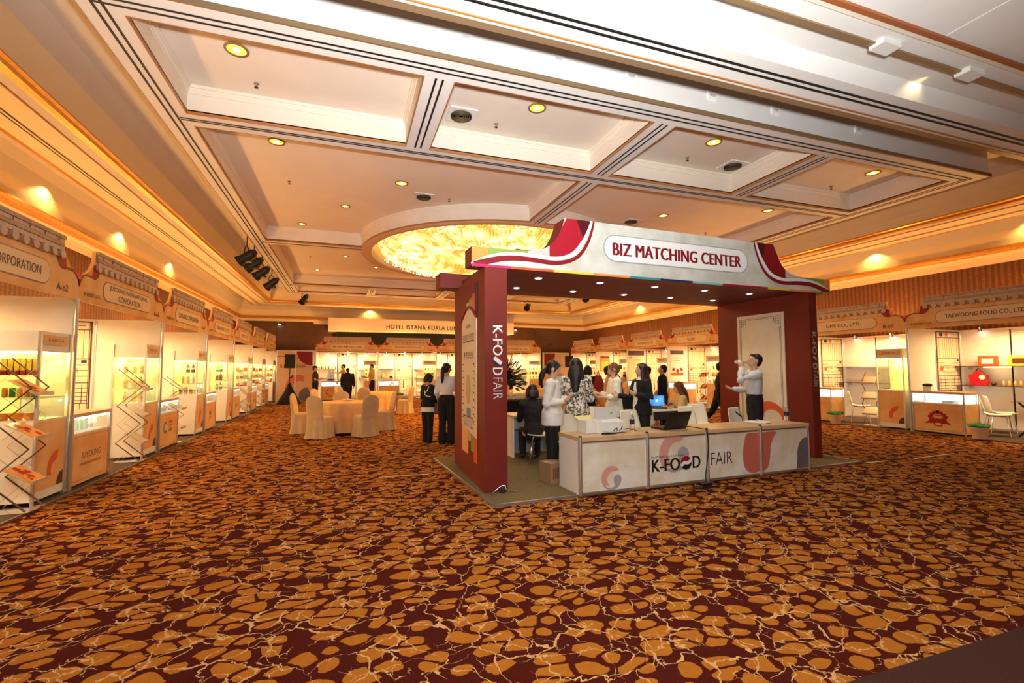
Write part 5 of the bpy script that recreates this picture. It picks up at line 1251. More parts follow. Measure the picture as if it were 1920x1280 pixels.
white_chair((13.35, 9.12, .024), R(34), 'cream shell chair under the shelves of the second right booth')
white_chair((13.82, 8.50, .024), R(-60), 'second shell chair half hidden by the glass tower, second right booth')
white_chair((2.75, 25.4, .024), R(-80), 'grey white chair of the person seated in the second far booth')
o = MB().tube([(6.12, 6.32, .84), (6.16, 6.36, .835), (6.30, 6.26, .70)], .012, 4).build('bag_strap', M_DARK); tag(o, 'dark strap over the back of the chair before the drinking man', 'strap')
# glass table with crossed dark legs
t = thing('glass_table', 'round glass table on crossed dark metal legs, right booth', 'table', (13.75, 5.72, .024))
MB().lathe([(.42, .735), (.425, .742), (.42, .75)], 32).build('glass_top', M_SHELFGL, t)
for a in (0, PI/2): MB().tube([(-.32*math.cos(a+.4), -.32*math.sin(a+.4), 0), (.30*math.cos(a+.4), .30*math.sin(a+.4), .735)], .02, 6).build('leg', M_BLKPLASTIC, t); MB().tube([(.32*math.cos(a+.4), .32*math.sin(a+.4), 0), (-.30*math.cos(a+.4), -.30*math.sin(a+.4), .735)], .02, 6).build('leg', M_BLKPLASTIC, t)
t = thing('stool', 'dark round stool at the right edge beside the glass table', 'stool', (13.42, 5.30, .024))
MB().lathe([(.18, .40), (.19, .44), (.17, .47)], 20).build('seat', M_BB, t); MB().lathe([(.15, 0), (.15, .015), (.03, .03), (.025, .40)], 16).build('pedestal', M_DARK, t)

# kiosk desk and meeting table
t = thing('side_desk', 'white desk with wood top inside the kiosk behind the left pillar', 'desk', (2.66, 7.55, .0), R(3))
MB().box(-.02, 1.35, -.02, .56, .70, .735).build('desk_top', M_WOOD, t); MB().box(0, .025, 0, .54, .03, .70).build('end_panel', M_WPLASTIC, t); MB().box(1.31, 1.335, 0, .54, .03, .70).build('end_panel', M_WPLASTIC, t)
MB().box(.025, 1.31, .40, .42, .05, .70).build('back_panel', mat('shaded_blue_panel', (.35, .40, .44), .5), t); MB().box(.03, .45, .0, .40, .50, .68).build('drawer_unit', mat('shaded_blue_panel', (.35, .40, .44)), t)  # blue-grey puts the shade under the desk into the colour
t = thing('meeting_table', 'white topped table with laptop and papers behind the counter', 'table', (5.55, 7.85, .0), R(4))
MB().box(-.45, .55, -.38, .38, .71, .735).build('table_top', M_WPLASTIC, t)
for x in (-.40, .50):
    for y in (-.33, .33): MB().cyl((x, y, .0), (x, y, .71), .018).build('leg', M_CHROME, t)
MB().box(-.45, .55, -.385, -.37, .55, .71).build('dark_apron', M_DARK, t)
def win_screen():
    m = bpy.data.materials.new('blue_screen'); m.use_nodes = True; nt = m.node_tree; b = nt.nodes['Principled BSDF']
    tc = N(nt, 'ShaderNodeTexCoord'); g = N(nt, 'ShaderNodeTexNoise', Scale=4.0); nt.links.new(tc.outputs['Object'], g.inputs['Vector'])
    r_ = N(nt, 'ShaderNodeValToRGB'); r_.color_ramp.elements[0].color = (.01, .06, .35, 1); r_.color_ramp.elements[1].color = (.12, .45, .9, 1); r_.color_ramp.elements[0].position = .35; r_.color_ramp.elements[1].position = .7
    nt.links.new(g.outputs['Fac'], r_.inputs[0]); nt.links.new(r_.outputs[0], b.inputs['Emission Color']); b.inputs['Emission Strength'].default_value = .9; b.inputs['Base Color'].default_value = (0, 0, 0, 1)
    return m
laptop((5.72, 7.78, .735), R(-28), 'open laptop with glowing blue screen on the meeting table', .36, win_screen(), 12)
bottle('water_bottle', 'water bottle held near the blue laptop screen', (5.88, 7.56, .735), .21, .032, M_CLEARB, M_PWHITE, M_RED)
tag(MB().lathe([(.035, 0), (.05, .10), (.052, .11), (.045, .11), (.03, .01)], 14).xf(Matrix.Translation((5.22, 7.62, .735))).build('paper_cup', M_PWHITE), 'white paper cup on the meeting table', 'cup')
tag(MB().box(-.1, .1, -.14, .14, 0, .004).xf(Matrix.Translation((5.45, 7.62, .735)) @ Matrix.Rotation(.4, 4, 'Z')).build('sheet', M_PWHITE), 'sheet of paper on the meeting table before the blue laptop', 'paper')
# buffet table with cups and a large flower arrangement
t = thing('buffet_table', 'buffet table with black skirt behind the kiosk left side', 'table', (3.65, 10.3, 0))
MB().box(-.95, .95, -.38, .38, .80, .84).build('table_top', mat('buffet_cloth', (.10, .035, .015), .7), t)
sk = MB(); pts = [(-.94+1.88*i/60, -.37+(.012 if i % 2 else -.012)) for i in range(61)]
sk.add([(x, y, .01) for x, y in pts]+[(x, y, .81) for x, y in pts], [(i, i+1, i+62, i+61) for i in range(60)], 0, True)
sk.box(-.94, -.92, -.36, .37, .01, .8); sk.box(.92, .94, -.36, .37, .01, .8); sk.build('skirt', mat('black_skirt', (.010, .008, .008), .9), t)
gd = MB(); random.seed(4)
for k in range(9): gd.ell((-.8+.2*k, -.40, .45+.06*math.sin(k*2)), (.05, .02, .05), 8, 6)
gd.build('skirt_ornament', mat('dull_gold_ornament', (.16, .10, .03), .4), t)
for j in range(2):
    for i in range(14):
        o = MB().lathe([(.025, 0), (.04, .05), (.042, .06), (.036, .06), (.02, .01)], 10).build('tea_cup', M_PWHITE); o.location = (2.85+.115*i, 10.0+.12*j, .84)
        tag(o, '%s small white cup in the %s row on the buffet table' % (NTH[i], ('front', 'back')[j]), 'cup', 'cups on the buffet table')
t = thing('flower_arrangement', 'large dark leafy flower arrangement with orange blooms on the buffet', 'flowers', (3.42, 10.35, .84))
MB().lathe([(.10, 0), (.12, .02), (.05, .10), (.06, .28), (.10, .36), (.08, .36)], 16).build('vase', M_DARK, t)
lf = MB(); random.seed(21)
for k in range(620):
    a = random.uniform(0, 2*PI); e_ = random.uniform(-.45, 1.45); l = random.uniform(.12, .50); c = Vector((0, 0, .42))
    d = Vector((math.cos(a)*math.cos(e_), math.sin(a)*math.cos(e_), math.sin(e_))); p = c + d*l; s_ = d.orthogonal().normalized()*random.uniform(.016, .034); q = d*random.uniform(.09, .17)
    lf.add([p-q*.3, p+s_+q*.3, p+q, p-s_+q*.3], [(0, 1, 2, 3)])
    if k % 6 == 0: lf.tube([c*0+Vector((0, 0, .34)), c+d*l*.5, p], .004, 3)
lf.ell((0, 0, .46), (.16, .16, .16), 10, 8)
lf.build('foliage', mat('dark_foliage', (.030, .028, .010), .6, var=.4), t, kind='stuff')
bl = MB()
for k in range(16):
    a = random.uniform(0, 2*PI); e_ = random.uniform(-.1, 1.0); l = random.uniform(.28, .42); p = Vector((math.cos(a)*math.cos(e_)*l, math.sin(a)*math.cos(e_)*l, .42+math.sin(e_)*l))
    bl.ell(p, (.035, .035, .03), 8, 6)
bl.build('blooms', mat('orange_bloom', (.55, .20, .06), .6), t, kind='stuff')
# second small white flower decoration by the floral dress
t = thing('flower_arrangement', 'small white flower arrangement with green leaves behind the printer', 'flowers', (3.16, 6.62, .0))
MB().lathe([(.12, .028), (.12, .06), (.03, .10), (.03, .50), (.08, .58)], 14).build('stand', M_DARK, t)
lf = MB(); random.seed(8)
for k in range(60):
    a = random.uniform(0, 2*PI); e_ = random.uniform(-.5, 1.2); l = random.uniform(.10, .2); d = Vector((math.cos(a)*math.cos(e_), math.sin(a)*math.cos(e_), math.sin(e_))); p = Vector((0, 0, .66))+d*l; s_ = d.orthogonal().normalized()*.02
    lf.add([p-d*.05, p+s_, p+d*.08, p-s_], [(0, 1, 2, 3)])
lf.build('foliage', mat('leaf_green', (.06, .16, .03), .6, var=.4), t, kind='stuff')
bl = MB()
for k in range(9):
    a = random.uniform(0, 2*PI); p = Vector((math.cos(a)*.13, math.sin(a)*.13, .60+.03*k)); bl.ell(p, (.035, .035, .03), 8, 6)
bl.build('blooms', M_PWHITE, t, kind='stuff')

# banquet tables and covered chairs
M_CLOTHO = mat('orange_table_cloth', (.86, .50, .20), .75, var=.04)
M_CLOTHC = mat('cream_chair_cover', (.66, .47, .25), .8, var=.05)
def banquet_table(loc, r, label, cl_label):
    t = thing('banquet_table', label, 'table', loc, 0, 'round banquet tables')
    MB().lathe([(r-.03, .70), (r-.03, .735), (.01, .735)], 32).build('table_top', M_WOOD, t)
    for a in range(4): MB().cyl(((r-.2)*math.cos(a*PI/2+.7), (r-.2)*math.sin(a*PI/2+.7), .01), ((r-.2)*math.cos(a*PI/2+.7), (r-.2)*math.sin(a*PI/2+.7), .70), .02).build('leg', M_CHROME, t)
    c = MB(); n = 96; rg = []
    for q, z, am in ((.01, .745, 0), (r*.7, .745, 0), (r-.01, .743, 0), (r+.012, .725, .003), (r+.02, .60, .012), (r+.03, .35, .024), (r+.045, .06, .034)):
        rg.append([((q+am*math.sin(k*2*PI/n*17+math.sin(k*.2)))*math.cos(2*PI*k/n), (q+am*math.sin(k*2*PI/n*17+math.sin(k*.2)))*math.sin(2*PI*k/n), z) for k in range(n)])
    c.rings(rg, 0, False); o = c.build('tablecloth', M_CLOTHO); o.location = loc; tag(o, cl_label, 'tablecloth', 'orange tablecloths')
def cover_mbs():
    b = MB(); rows = []
    for z, w_, y, th in ((.42, .20, .17, .045), (.55, .205, .19, .04), (.72, .21, .215, .035), (.84, .20, .235, .03), (.90, .16, .245, .026), (.935, .10, .25, .02), (.955, .03, .252, .012)):
        rows.append([(w_*math.copysign(abs(math.cos(a))**.5, math.cos(a)), y+th*math.copysign(abs(math.sin(a))**.7, math.sin(a)), z) for a in [2*PI*k/20 for k in range(20)]])
    b.rings(rows, 0, True)
    s_ = MB(); rg = []; n = 64
    for z, q, am in ((.49, .12, 0), (.485, .20, 0), (.465, .225, 0), (.44, .228, .003), (.30, .235, .010), (.14, .25, .018), (.012, .27, .022)):
        ring = []
        for k in range(n):
            a = 2*PI*k/n; ca, sa = math.cos(a), math.sin(a); m_ = max(abs(ca), abs(sa)); sq_ = (1/m_)**.8; qq = q*sq_*.92 + am*math.sin(8*a)
            ring.append((qq*ca, qq*sa, z))
        rg.append(ring)
    s_.rings(rg, 0, True)
    return b, s_
def covered_chair(loc, rz, label):
    t = thing('covered_chair', label, 'chair', loc, rz, 'covered banquet chairs')
    b, s_ = cover_mbs() if 'cvb' not in _shared else (None, None)
    if b: _shared['cvb'] = b.mesh('back_cover', M_CLOTHC); _shared['cvs'] = s_.mesh('seat_cover', M_CLOTHC)
    inst('back_cover', _shared['cvb'], t); inst('seat_cover', _shared['cvs'], t); return t
T1 = (-.02, 12.25, 0)
banquet_table(T1, .62, 'round banquet table with orange cloth, nearer the camera', 'orange cloth on the nearer banquet table')
t = thing('bowl', 'flat pale bowl on the nearer orange tablecloth', 'bowl', (.05, 12.4, .745)); MB().lathe([(.05, 0), (.13, .03), (.14, .045), (.10, .05), (.01, .055)], 20).build('dish', M_PWHITE, t)
# chairs face the table: back away from it
def around(T, ang, d, label):
    x, y = T[0]+d*math.cos(R(ang)), T[1]+d*math.sin(R(ang)); covered_chair((x, y, 0), R(ang-90), label)
around(T1, 238, .98, 'covered chair nearest the camera, left of the orange table')
around(T1, 297, .98, 'covered chair nearest the camera, right of the orange table')
around(T1, 168, .98, 'covered chair at the left side of the nearer orange table')
around(T1, 8, .95, 'covered chair at the right side of the nearer orange table')
around(T1, 95, .98, 'covered chair behind the nearer orange table')
T2 = (.98, 17.2, 0)
banquet_table(T2, .62, 'second round banquet table, farther back', 'orange cloth on the farther banquet table')
around(T2, 200, 1.0, 'covered chair at the left of the farther orange table'); around(T2, 250, 1.05, 'covered chair in front of the farther orange table, back to the camera')
around(T2, 330, 1.1, 'covered chair at the right of the farther orange table'); around(T2, 150, 1.25, 'covered chair behind the farther orange table, left')
covered_chair((-.70, 15.2, 0), R(60), 'covered chair standing between the two orange tables, left')
covered_chair((5.0, 12.6, 0), R(160), 'covered chair behind the buffet table'); covered_chair((5.7, 13.2, 0), R(120), 'second covered chair behind the buffet table')
covered_chair((8.25, 11.2, 0), R(170), 'covered chair behind the blue laptop')

# speakers and corner graphics
def speaker(loc, rz, label):
    t = thing('speaker_stand', 'black tripod speaker stand in black skirt ' + label, 'speaker stand', loc, rz)
    MB().cyl((0, 0, .02), (0, 0, 1.60), .022).build('pole', M_DARK, t)
    sk = MB(); sk.rings([[(r*math.cos(2*PI*k/24+.26)*(1+.04*(k % 2)), r*math.sin(2*PI*k/24+.26)*(1+.04*(k % 2)), z) for k in range(24)] for r, z in ((.03, .95), (.22, .5), (.50, .01))], 0, True); sk.build('skirt', mat('black_skirt', (.010, .008, .008), .9), t)
    MB().tube([(0, 0, 1.15), (.10, 0, 1.2), (.12, 0, 1.3)], .03, 6).build('clamp', M_DARK, t)
    s_ = thing('loudspeaker', 'black loudspeaker box on the stand ' + label, 'speaker', (loc[0], loc[1], 1.60), rz)
    MB().prism([(-.22, -.16), (.22, -.16), (.16, .18), (-.16, .18)], 0, .62, 'z').build('box', M_BLKPLASTIC, s_); MB().box(-.19, .19, -.172, -.16, .03, .59).build('grille', mat('speaker_grille', (.02, .02, .02), .7), s_)
speaker((-2.42, 23.35, 0), R(8), 'before the left corner graphic'); speaker((11.5, 23.3, 0), R(-30), 'before the right corner graphic')
def graphic(loc, W, label, left):
    t = thing('corner_graphic', label, 'display wall', loc)
    m = MB()
    for k in range(2): MB().box(W/2*k+.015, W/2*(k+1)-.015, 0, .03, .03, 2.40).build('panel', mat('graphic_panel', (.66, .42, .26), .5), t)
    for x in (0, W/2, W): MB().cyl((x, .01, 0), (x, .01, 2.44), .022, None, 8).build('post', M_ALU, t)
    MB().box(0, W, 0, .03, 2.40, 2.44).build('rail', M_ALU, t)
    g = MB(); y = -.004; sx = 1 if left else -1; fx = lambda x: x if left else W-x
    g.add([(fx(x), y, z) for x, z in arc(W*.95, 2.40, W*.42, 180, 270, 10) + [(W*.95, 2.40)]], [tuple(range(12))], 0)
    g.add([(x, y, z) for x, z in arc(W*.58, .75, W*.34, 60, 230, 14) + arc(W*.62, .68, W*.2, 230, 60, 10)], [tuple(range(26))], 1)
    g.add([(x, y, z) for x, z in arc(W*.85, .30, W*.25, 90, 200, 10) + [(W*.70, .05), (W*.98, .05)]], [tuple(range(13))], 2)
    text_mb('K-FOOD', (W*.28, -.005, 1.70), width=W*.36, height=.16, bold=.03, mb=g, mi=3); text_mb('FAIR', (W*.66, -.005, 1.70), width=W*.24, height=.16, bold=-.01, mb=g, mi=3)
    if left: ribbon(g, smooth_pts([(.02, 2.15), (.3, 2.15), (.6, 2.0), (.9, 2.05)], 4), .03, -.004, 0)
    g.build('corner_print', [M_DKRED, M_SALMON, M_SLATE, M_INK], t)
graphic((-3.08, 24.35, 0), 1.60, 'corner display wall with printed curves left of the far row', True)
graphic((10.5, 24.6, 0), 1.60, 'corner display wall with printed curves right of the far row', False)
# coffee machine on the first far counter, green tin on the second
t = thing('coffee_machine', 'steel drinks machine on the first far counter', 'machine', (-.72, 24.98, .965))
MB().box(-.17, .17, -.12, .15, 0, .36).build('body', M_ALU, t); MB().box(-.16, .16, -.13, -.12, .02, .10).build('drip_tray', M_DARK, t); MB().cyl((-.07, 0, .36), (-.07, 0, .58), .06, .07).build('hopper', M_SHELFGL, t); MB().cyl((.08, 0, .36), (.08, 0, .58), .06, .07).build('hopper', M_SHELFGL, t)
MB().cyl((0, -.13, .24), (0, -.11, .24), .03).build('dial', M_DARK, t)
t = thing('green_tin', 'green tin on the shelf of the second far booth', 'tin', place(BFR[1], .35, BD-.18, 1.065)); MB().lathe([(.10, 0), (.10, .22), (.06, .24), (.06, .27)], 16).build('body', M_GREEN, t); MB().lathe([(.062, .27), (.02, .28)], 16).build('lid', M_GREEN, t)
for i in range(10): bottle('drink_bottle', '%s small bottle in the row on the upper shelf of the first far booth' % NTH[i], place(BFR[0], .13+.085*i, BD-.18, 1.565), .17, .026, M_BB if i % 2 else M_AB, M_CAP, None, group='bottles on the upper shelf of the first far booth', nseg=8)
for i in range(6):
    o = pack_mb(.08, .05, .07+.02*(i % 3)).build('food_pack', [(M_OPACK, M_PWHITE, M_YPACK)[i % 3], M_RED]); o.location = place(BFR[i % 2], 2.1+.12*i, BD-.18, 1.065); tag(o, '%s small food pack on the lower right shelf of the %s far booth' % (NTH[i//2], NTH[i % 2]), 'food pack', 'food packs on the far shelves')
# ------------------------------------------------------------------ people
M_SKIN = mat('skin', (.68, .40, .25), .5, spec=.3); M_LIP = mat('lips', (.45, .12, .09), .5)
M_EYEW = mat('eye_white', (.8, .77, .72), .3); M_EYE = mat('iris_dark', (.015, .010, .008), .2)
M_HAIRB = mat('black_hair', (.012, .008, .006), .45, var=.3, vscale=60); M_HAIRR = mat('auburn_hair', (.11, .028, .010), .45, var=.3, vscale=60); M_HAIRG = mat('copper_hair', (.22, .075, .02), .45, var=.3, vscale=60)
RQ = []
def remeshed(mb, name, mats, parent, voxel, sm=4, extra=None, **kw):
    o = mb.build(name, mats, parent, **kw); RQ.append((o, voxel, sm, extra)); return o
def hand(mb, W, d, n, side, L, curl=.9, grip=False):
    d = Vector(d).normalized(); n = Vector(n); n = (n - d*n.dot(d)).normalized(); t = d.cross(n)*side
    mb.loft([W-d*.12*L, W+d*.08*L, W+d*.30*L, W+d*.50*L], [(.15*L, .12*L), (.17*L, .11*L), (.23*L, .09*L), (.225*L, .075*L)], n, 10)
    for i, (ln, off) in enumerate(((.40, .165), (.46, .055), (.43, -.055), (.33, -.165))):
        p = W + d*(.46-.03*abs(i-1))*L + t*off*L; pts = [p-d*.05*L]; a = 0
        for k, q in enumerate((.42, .32, .26)):
            a += curl*(.55, 1.0, .8)[k]*(.9+.08*i); dir_ = d*math.cos(a) + n*math.sin(a); p = p + dir_*ln*q*L; pts.append(p)
        mb.tube(pts, [.052*L, .05*L, .045*L, .034*L], 7)
    p = W + d*.10*L + t*.14*L; dr = (d*.62 + t*.72 + n*.25).normalized(); p1 = p+dr*.24*L; d2 = (d*.85 + t*.15 + n*(.35+.3*curl)).normalized(); p2 = p1+d2*.17*L; p3 = p2 + (d2 + n*.3*curl).normalized()*.13*L
    mb.tube([p, p1, p2, p3], [.065*L, .062*L, .05*L, .036*L], 7)

def person(label, loc, rz, h, hair='short', hairm=None, top=None, bottom=None, arms=None, legs=None, lean=0.0, head=(0, 0), sit=None, near=True, shoem=None, build=1.0, jacket=None, female=True, curl=(.7, .7), palms=None, hat=None, belt=False, name='person', legskin=False):
    t = thing(name, label, 'person', loc, rz); hairm = hairm or M_HAIRB
    vx = .0105 if near else .016
    hz = sit if sit else .537*h
    sp = Vector((0, -math.sin(lean), math.cos(lean))); P0 = Vector((0, 0, hz)); fwd = Vector((0, -math.cos(lean), -math.sin(lean)))
    at = lambda q: P0 + sp*q*h
    sw = (.098 if female else .112)*h*build
    TR = [(-.04, .080, .066), (.02, .096 if female else .088, .072), (.09, .072 if female else .080, .056), (.17, .086 if female else .094, .064), (.235, .092 if female else .106, .060), (.285, .072 if female else .085, .048), (.31, .036, .036)]
    def torso(mb, q0, q1, ex, exh=None):
        pts, rad = [], []
        qs = [q0] + [r_[0] for r_ in TR if q0 < r_[0] < q1] + [q1]
        for q in qs:
            for a, b in zip(TR, TR[1:]):
                if a[0] <= q <= b[0]: k = (q-a[0])/(b[0]-a[0]); rx, ry = a[1]+(b[1]-a[1])*k, a[2]+(b[2]-a[2])*k; break
            else: rx, ry = (TR[0][1:] if q < TR[0][0] else TR[-1][1:])
            e = ex if exh is None or q > .1 else ex + (exh-ex)*(.1-q)/(.1-q0 if q0 < .1 else 1)
            if exh is not None and q < .03: rx, ry = max(rx, .101), max(ry, .079)
            pts.append(at(q)); rad.append((rx*h*build+e, ry*h*build+e))
        mb.loft(pts, rad, fwd, 16, cap=exh is None)
    body = MB(); torso(body, -.04, .31, 0)
    hyaw, hpit = head; nb = at(.305); hd_dir = (Vector((0, -math.sin(lean*.6+hpit*.5), math.cos(lean*.6+hpit*.5))))
    HC = nb + hd_dir*.098*h
    HR = (Matrix.Rotation(hyaw, 4, 'Z') @ Matrix.Rotation(lean*.5+hpit, 4, 'X')).to_3x3(); hp = lambda x, y, z: HC + HR @ Vector((x*h, y*h, z*h))
    body.loft([at(.28), nb, HC - hd_dir*.03*h + fwd*.0], [.034*h, .031*h, .031*h], fwd, 10)
    body.ell(hp(0, .004, .008), (.047*h, .058*h, .060*h), 16, 12, 0, HR); body.ell(hp(0, -.012, -.028), (.037*h, .042*h, .040*h), 14, 10, 0, HR); body.ell(hp(0, -.030, -.052), (.018*h, .018*h, .015*h), 10, 8, 0, HR)
    body.loft([hp(0, -.052, .004), hp(0, -.060, -.008), hp(0, -.062, -.016)], [.006*h, .009*h, .010*h], HR @ Vector((0, -1, 0)), 8)
    for sx in (-1, 1): body.ell(hp(sx*.048, .008, -.004), (.007*h, .014*h, .019*h), 8, 8, 0, HR)
    # limbs
    arms = arms or {}; legs = legs or {}; J = {}; hx = MB()
    shirt, jack, trou = MB(), MB(), MB()
    top = top or {}; bottom = bottom or {}
    for side, sx in (('R', -1), ('L', 1)):
        S0 = at(.272) + Vector((sx*sw, 0, 0)); av = arms.get(side, ((.16*sx, .02, -1), (.06*sx, -.22, -1)))
        if av[0] == 'ik':
            T_ = hp(*av[1]); dv = T_ - S0; dd = min(dv.length, .312*h); dn = dv.normalized(); q1 = (.172**2-.142**2+(dd/h)**2)/(2*dd/h)*h; pole = Vector(av[3]); pole = (pole - dn*pole.dot(dn)).normalized()
            ev = dn*q1 + pole*math.sqrt(max(1e-6, (.172*h)**2-q1*q1)); av = (ev, dn*dd-ev, av[2])
        ua, fa = Vector(av[0]).normalized(), Vector(av[1]).normalized()
        E_ = S0 + ua*.172*h; W_ = E_ + fa*.142*h; J['hand'+side] = W_ + fa*.06*h; J['elbow'+side] = E_; J['wrist'+side] = W_; J['fa'+side] = fa
        body.loft([S0, S0+ua*.09*h, E_, E_+fa*.05*h, W_], [.030*h, .026*h, .021*h, .021*h, .0145*h], fwd, 10)
        pn = (palms or {}).get(side, Vector((-sx, 0, 0)) if abs(fa.z) > .6 else Vector((-sx*.8, 0, .5)))
        hand(hx, W_, av[2] if len(av) > 2 else fa, pn, -sx if Vector(pn).x*sx < .1 else sx, .108*h, curl[0 if side == 'R' else 1])
        sl = top.get('sleeve', 'long'); ex = top.get('loose', .014)
        if sl != 'none':
            e1 = S0 + ua*.085*h if sl == 'short' else None
            pts = [S0-Vector((sx*.03*h, 0, 0)), S0, S0+ua*.06*h] + ([e1] if sl == 'short' else [E_, E_+fa*.06*h] + ([W_-fa*.005] if sl == 'long' else [E_+fa*.075*h]))
            rd = [.034*h+ex*.6, .034*h+ex*.8, .030*h+ex] + ([.028*h+ex*1.2] if sl == 'short' else [.024*h+ex, .022*h+ex] + ([.0165*h+ex*.7] if sl == 'long' else [.022*h+ex]))
            shirt.loft(pts, rd, fwd, 10); shirt.ell(S0, (.034*h+ex, .034*h+ex, .034*h+ex), 12, 8)
            if sl != 'short': shirt.ell(E_, (.024*h+ex, .024*h+ex, .024*h+ex), 10, 8)
        if jacket: jack.loft([S0-Vector((sx*.03*h, 0, 0)), S0, S0+ua*.06*h, E_, E_+fa*.06*h, W_-fa*.012], [.037*h+.018, .037*h+.016, .032*h+.02, .026*h+.018, .024*h+.016, .020*h+.014], fwd, 10)
        td, sd = legs.get(side, ((.02*sx, 0, -1), (.0, .02, -1)) if not sit else ((.12*sx, -1, -.05), (0, .05, -1)))
        td, sd = Vector(td).normalized(), Vector(sd).normalized()
        H0 = P0 + Vector((sx*.050*h, 0, -.02*h)); K = H0 + td*.245*h; A = K + sd*.232*h
        body.loft([H0, H0+td*.1*h, K, K+sd*.07*h, A], [.054*h*build, .050*h*build, .034*h, .035*h, .020*h], fwd, 12)
        ft = Vector(legs.get('foot'+side, (0.06*sx, -1, 0))).normalized()
        zf = A.z - .042*h if not sit else A.z-.042*h
        f0 = Vector((A.x, A.y, A.z-.022*h))
        J['foot'+side] = f0
        shoe = MB(); shoe.loft([f0 - ft*.03*h, f0+ft*.03*h + Vector((0, 0, -.003*h)), f0+ft*.085*h + Vector((0, 0, -.008*h)), f0+ft*.12*h + Vector((0, 0, -.011*h))], [(.024*h, .022*h), (.027*h, .022*h), (.028*h, .015*h), (.018*h, .010*h)], Vector((0, 0, 1)), 12)
        shoe.build('shoe', shoem or M_DARK, t)
        if bottom.get('kind', 'trousers') == 'trousers':
            e = bottom.get('loose', .012); fl = bottom.get('flare', 0.0)
            trou.loft([H0+Vector((0, 0, .03*h)), H0+td*.1*h, K, K+sd*.08*h, A+sd*.006*h], [.058*h*build+e*.6, .052*h*build+e, .037*h+e, .036*h+e, .026*h+e+fl], fwd, 12, cap=True)
    if bottom.get('kind', 'trousers') == 'trousers': torso(trou, -.035, bottom.get('waist', .055), .009)
    else:
        l = bottom.get('len', .26); pts = [at(.06), at(0), P0+Vector((0, 0, -.10*h)), P0+Vector((0, 0, -l*h))]
        trou.loft(pts, [(.084*h*build, .066*h*build), (.106*h*build, .084*h*build), (.112*h, .09*h), (.115*h*bottom.get('flare', 1.0), .095*h*bottom.get('flare', 1.0))], fwd, 18)
    if top:
        torso(shirt, top.get('hem', .03), .300, top.get('loose', .014), top.get('hemloose'))
        shirt.loft([at(.284), at(.303)], [(.050*h, .044*h), (.040*h, .040*h)], fwd, 12, cap=False)
        if top.get('collar'):
            cm_ = MB()
            for s2 in (-1, 1):
                ring = [at(.306) + Vector((s2*math.sin(a_)*.040*h, math.cos(a_)*.040*h*1.0 - .004*h, -.012*h*(1-math.cos(a_))*.6)) for a_ in [PI*i/9*.93 for i in range(10)]]
                low = [p + Vector((s2*math.sin(PI*i/9*.93)*.014*h, math.cos(PI*i/9*.93)*.014*h - .004*h*(i > 6), -.026*h - .010*h*(i > 7))) for i, p in enumerate(ring)]
                upp = [p + Vector((0, 0, .012*h)) for p in ring]
                cm_.add(upp + low, [(i, i+1, i+11, i+10) for i in range(9)], 0, True)
            cm_.build('collar', top['m'], t)
        remeshed(shirt, top.get('name', 'shirt'), top['m'], t, vx*1.15, 3)
    if jacket:
        torso(jack, jacket.get('hem', -.04), .298, .028, jacket.get('hemloose', .03)); remeshed(jack, 'jacket', jacket['m'], t, vx*1.15, 3)
        if jacket.get('open'):
            bl = MB(); ww = jacket['open']; bl.loft([at(q)+fwd*(.066*h) for q in (-.03, .05, .12, .2, .27)], [(ww*1.1*h, .034*h), (ww*h, .030*h), (ww*.95*h, .022*h), (ww*.85*h, .026*h), (ww*.4*h, .012*h)], fwd, 12); remeshed(bl, 'blouse', jacket['openm'], t, vx, 3)
    remeshed(trou, bottom.get('name', 'trousers' if bottom.get('kind', 'trousers') == 'trousers' else 'skirt'), bottom.get('m', M_DARK), t, vx*1.15, 3)
    b = remeshed(body, 'body', M_SKIN, t, vx*.95, 2, extra=hx)
    # face
    if near:
        for sx in (-1, 1):
            e = MB(); e.ell(hp(sx*.019, -.0505, .006), (.0085*h, .006*h, .0052*h), 10, 6, 0, HR); e.ell(hp(sx*.0192, -.0555, .006), (.0042*h, .0022*h, .0045*h), 8, 6, 1, HR)
            e.build('eye', [M_EYEW, M_EYE], t)
            MB().tube([hp(sx*.010, -.0555, .020), hp(sx*.019, -.056, .0225), hp(sx*.030, -.050, .019)], .0018*h, 5).build('eyebrow', hairm, t)
        m = MB(); m.ell(hp(0, -.0535, -.0365), (.014*h, .0045*h, .0042*h), 10, 6, 0, HR); m.build('mouth', M_LIP, t)
    # hair
    hr = MB()
    if hair == 'short':
        hr.ell(hp(0, .017, .019), (.0515*h, .058*h, .057*h), 16, 10, 0, HR); hr.ell(hp(0, .032, -.012), (.043*h, .036*h, .040*h), 12, 8, 0, HR); (hr.loft if near else (lambda *a: 0))([hp(-.03, -.026, .050), hp(-.005, -.036, .055), hp(.03, -.028, .050)], [.012*h, .014*h, .012*h], (0, 0, 1), 8)
    else:
        hr.ell(hp(0, .017, .018), (.0525*h, .060*h, .060*h), 16, 10, 0, HR); hr.ell(hp(0, .032, -.012), (.047*h, .040*h, .048*h), 12, 8, 0, HR)
        for sx in (-1, 1): hr.loft([hp(-.004, -.028, .060), hp(sx*.028, -.034, .044), hp(sx*.045, -.020, .008), hp(sx*.046, -.012, -.030)], [.010*h, .010*h, .009*h, .006*h], (0, 0, 1), 8)
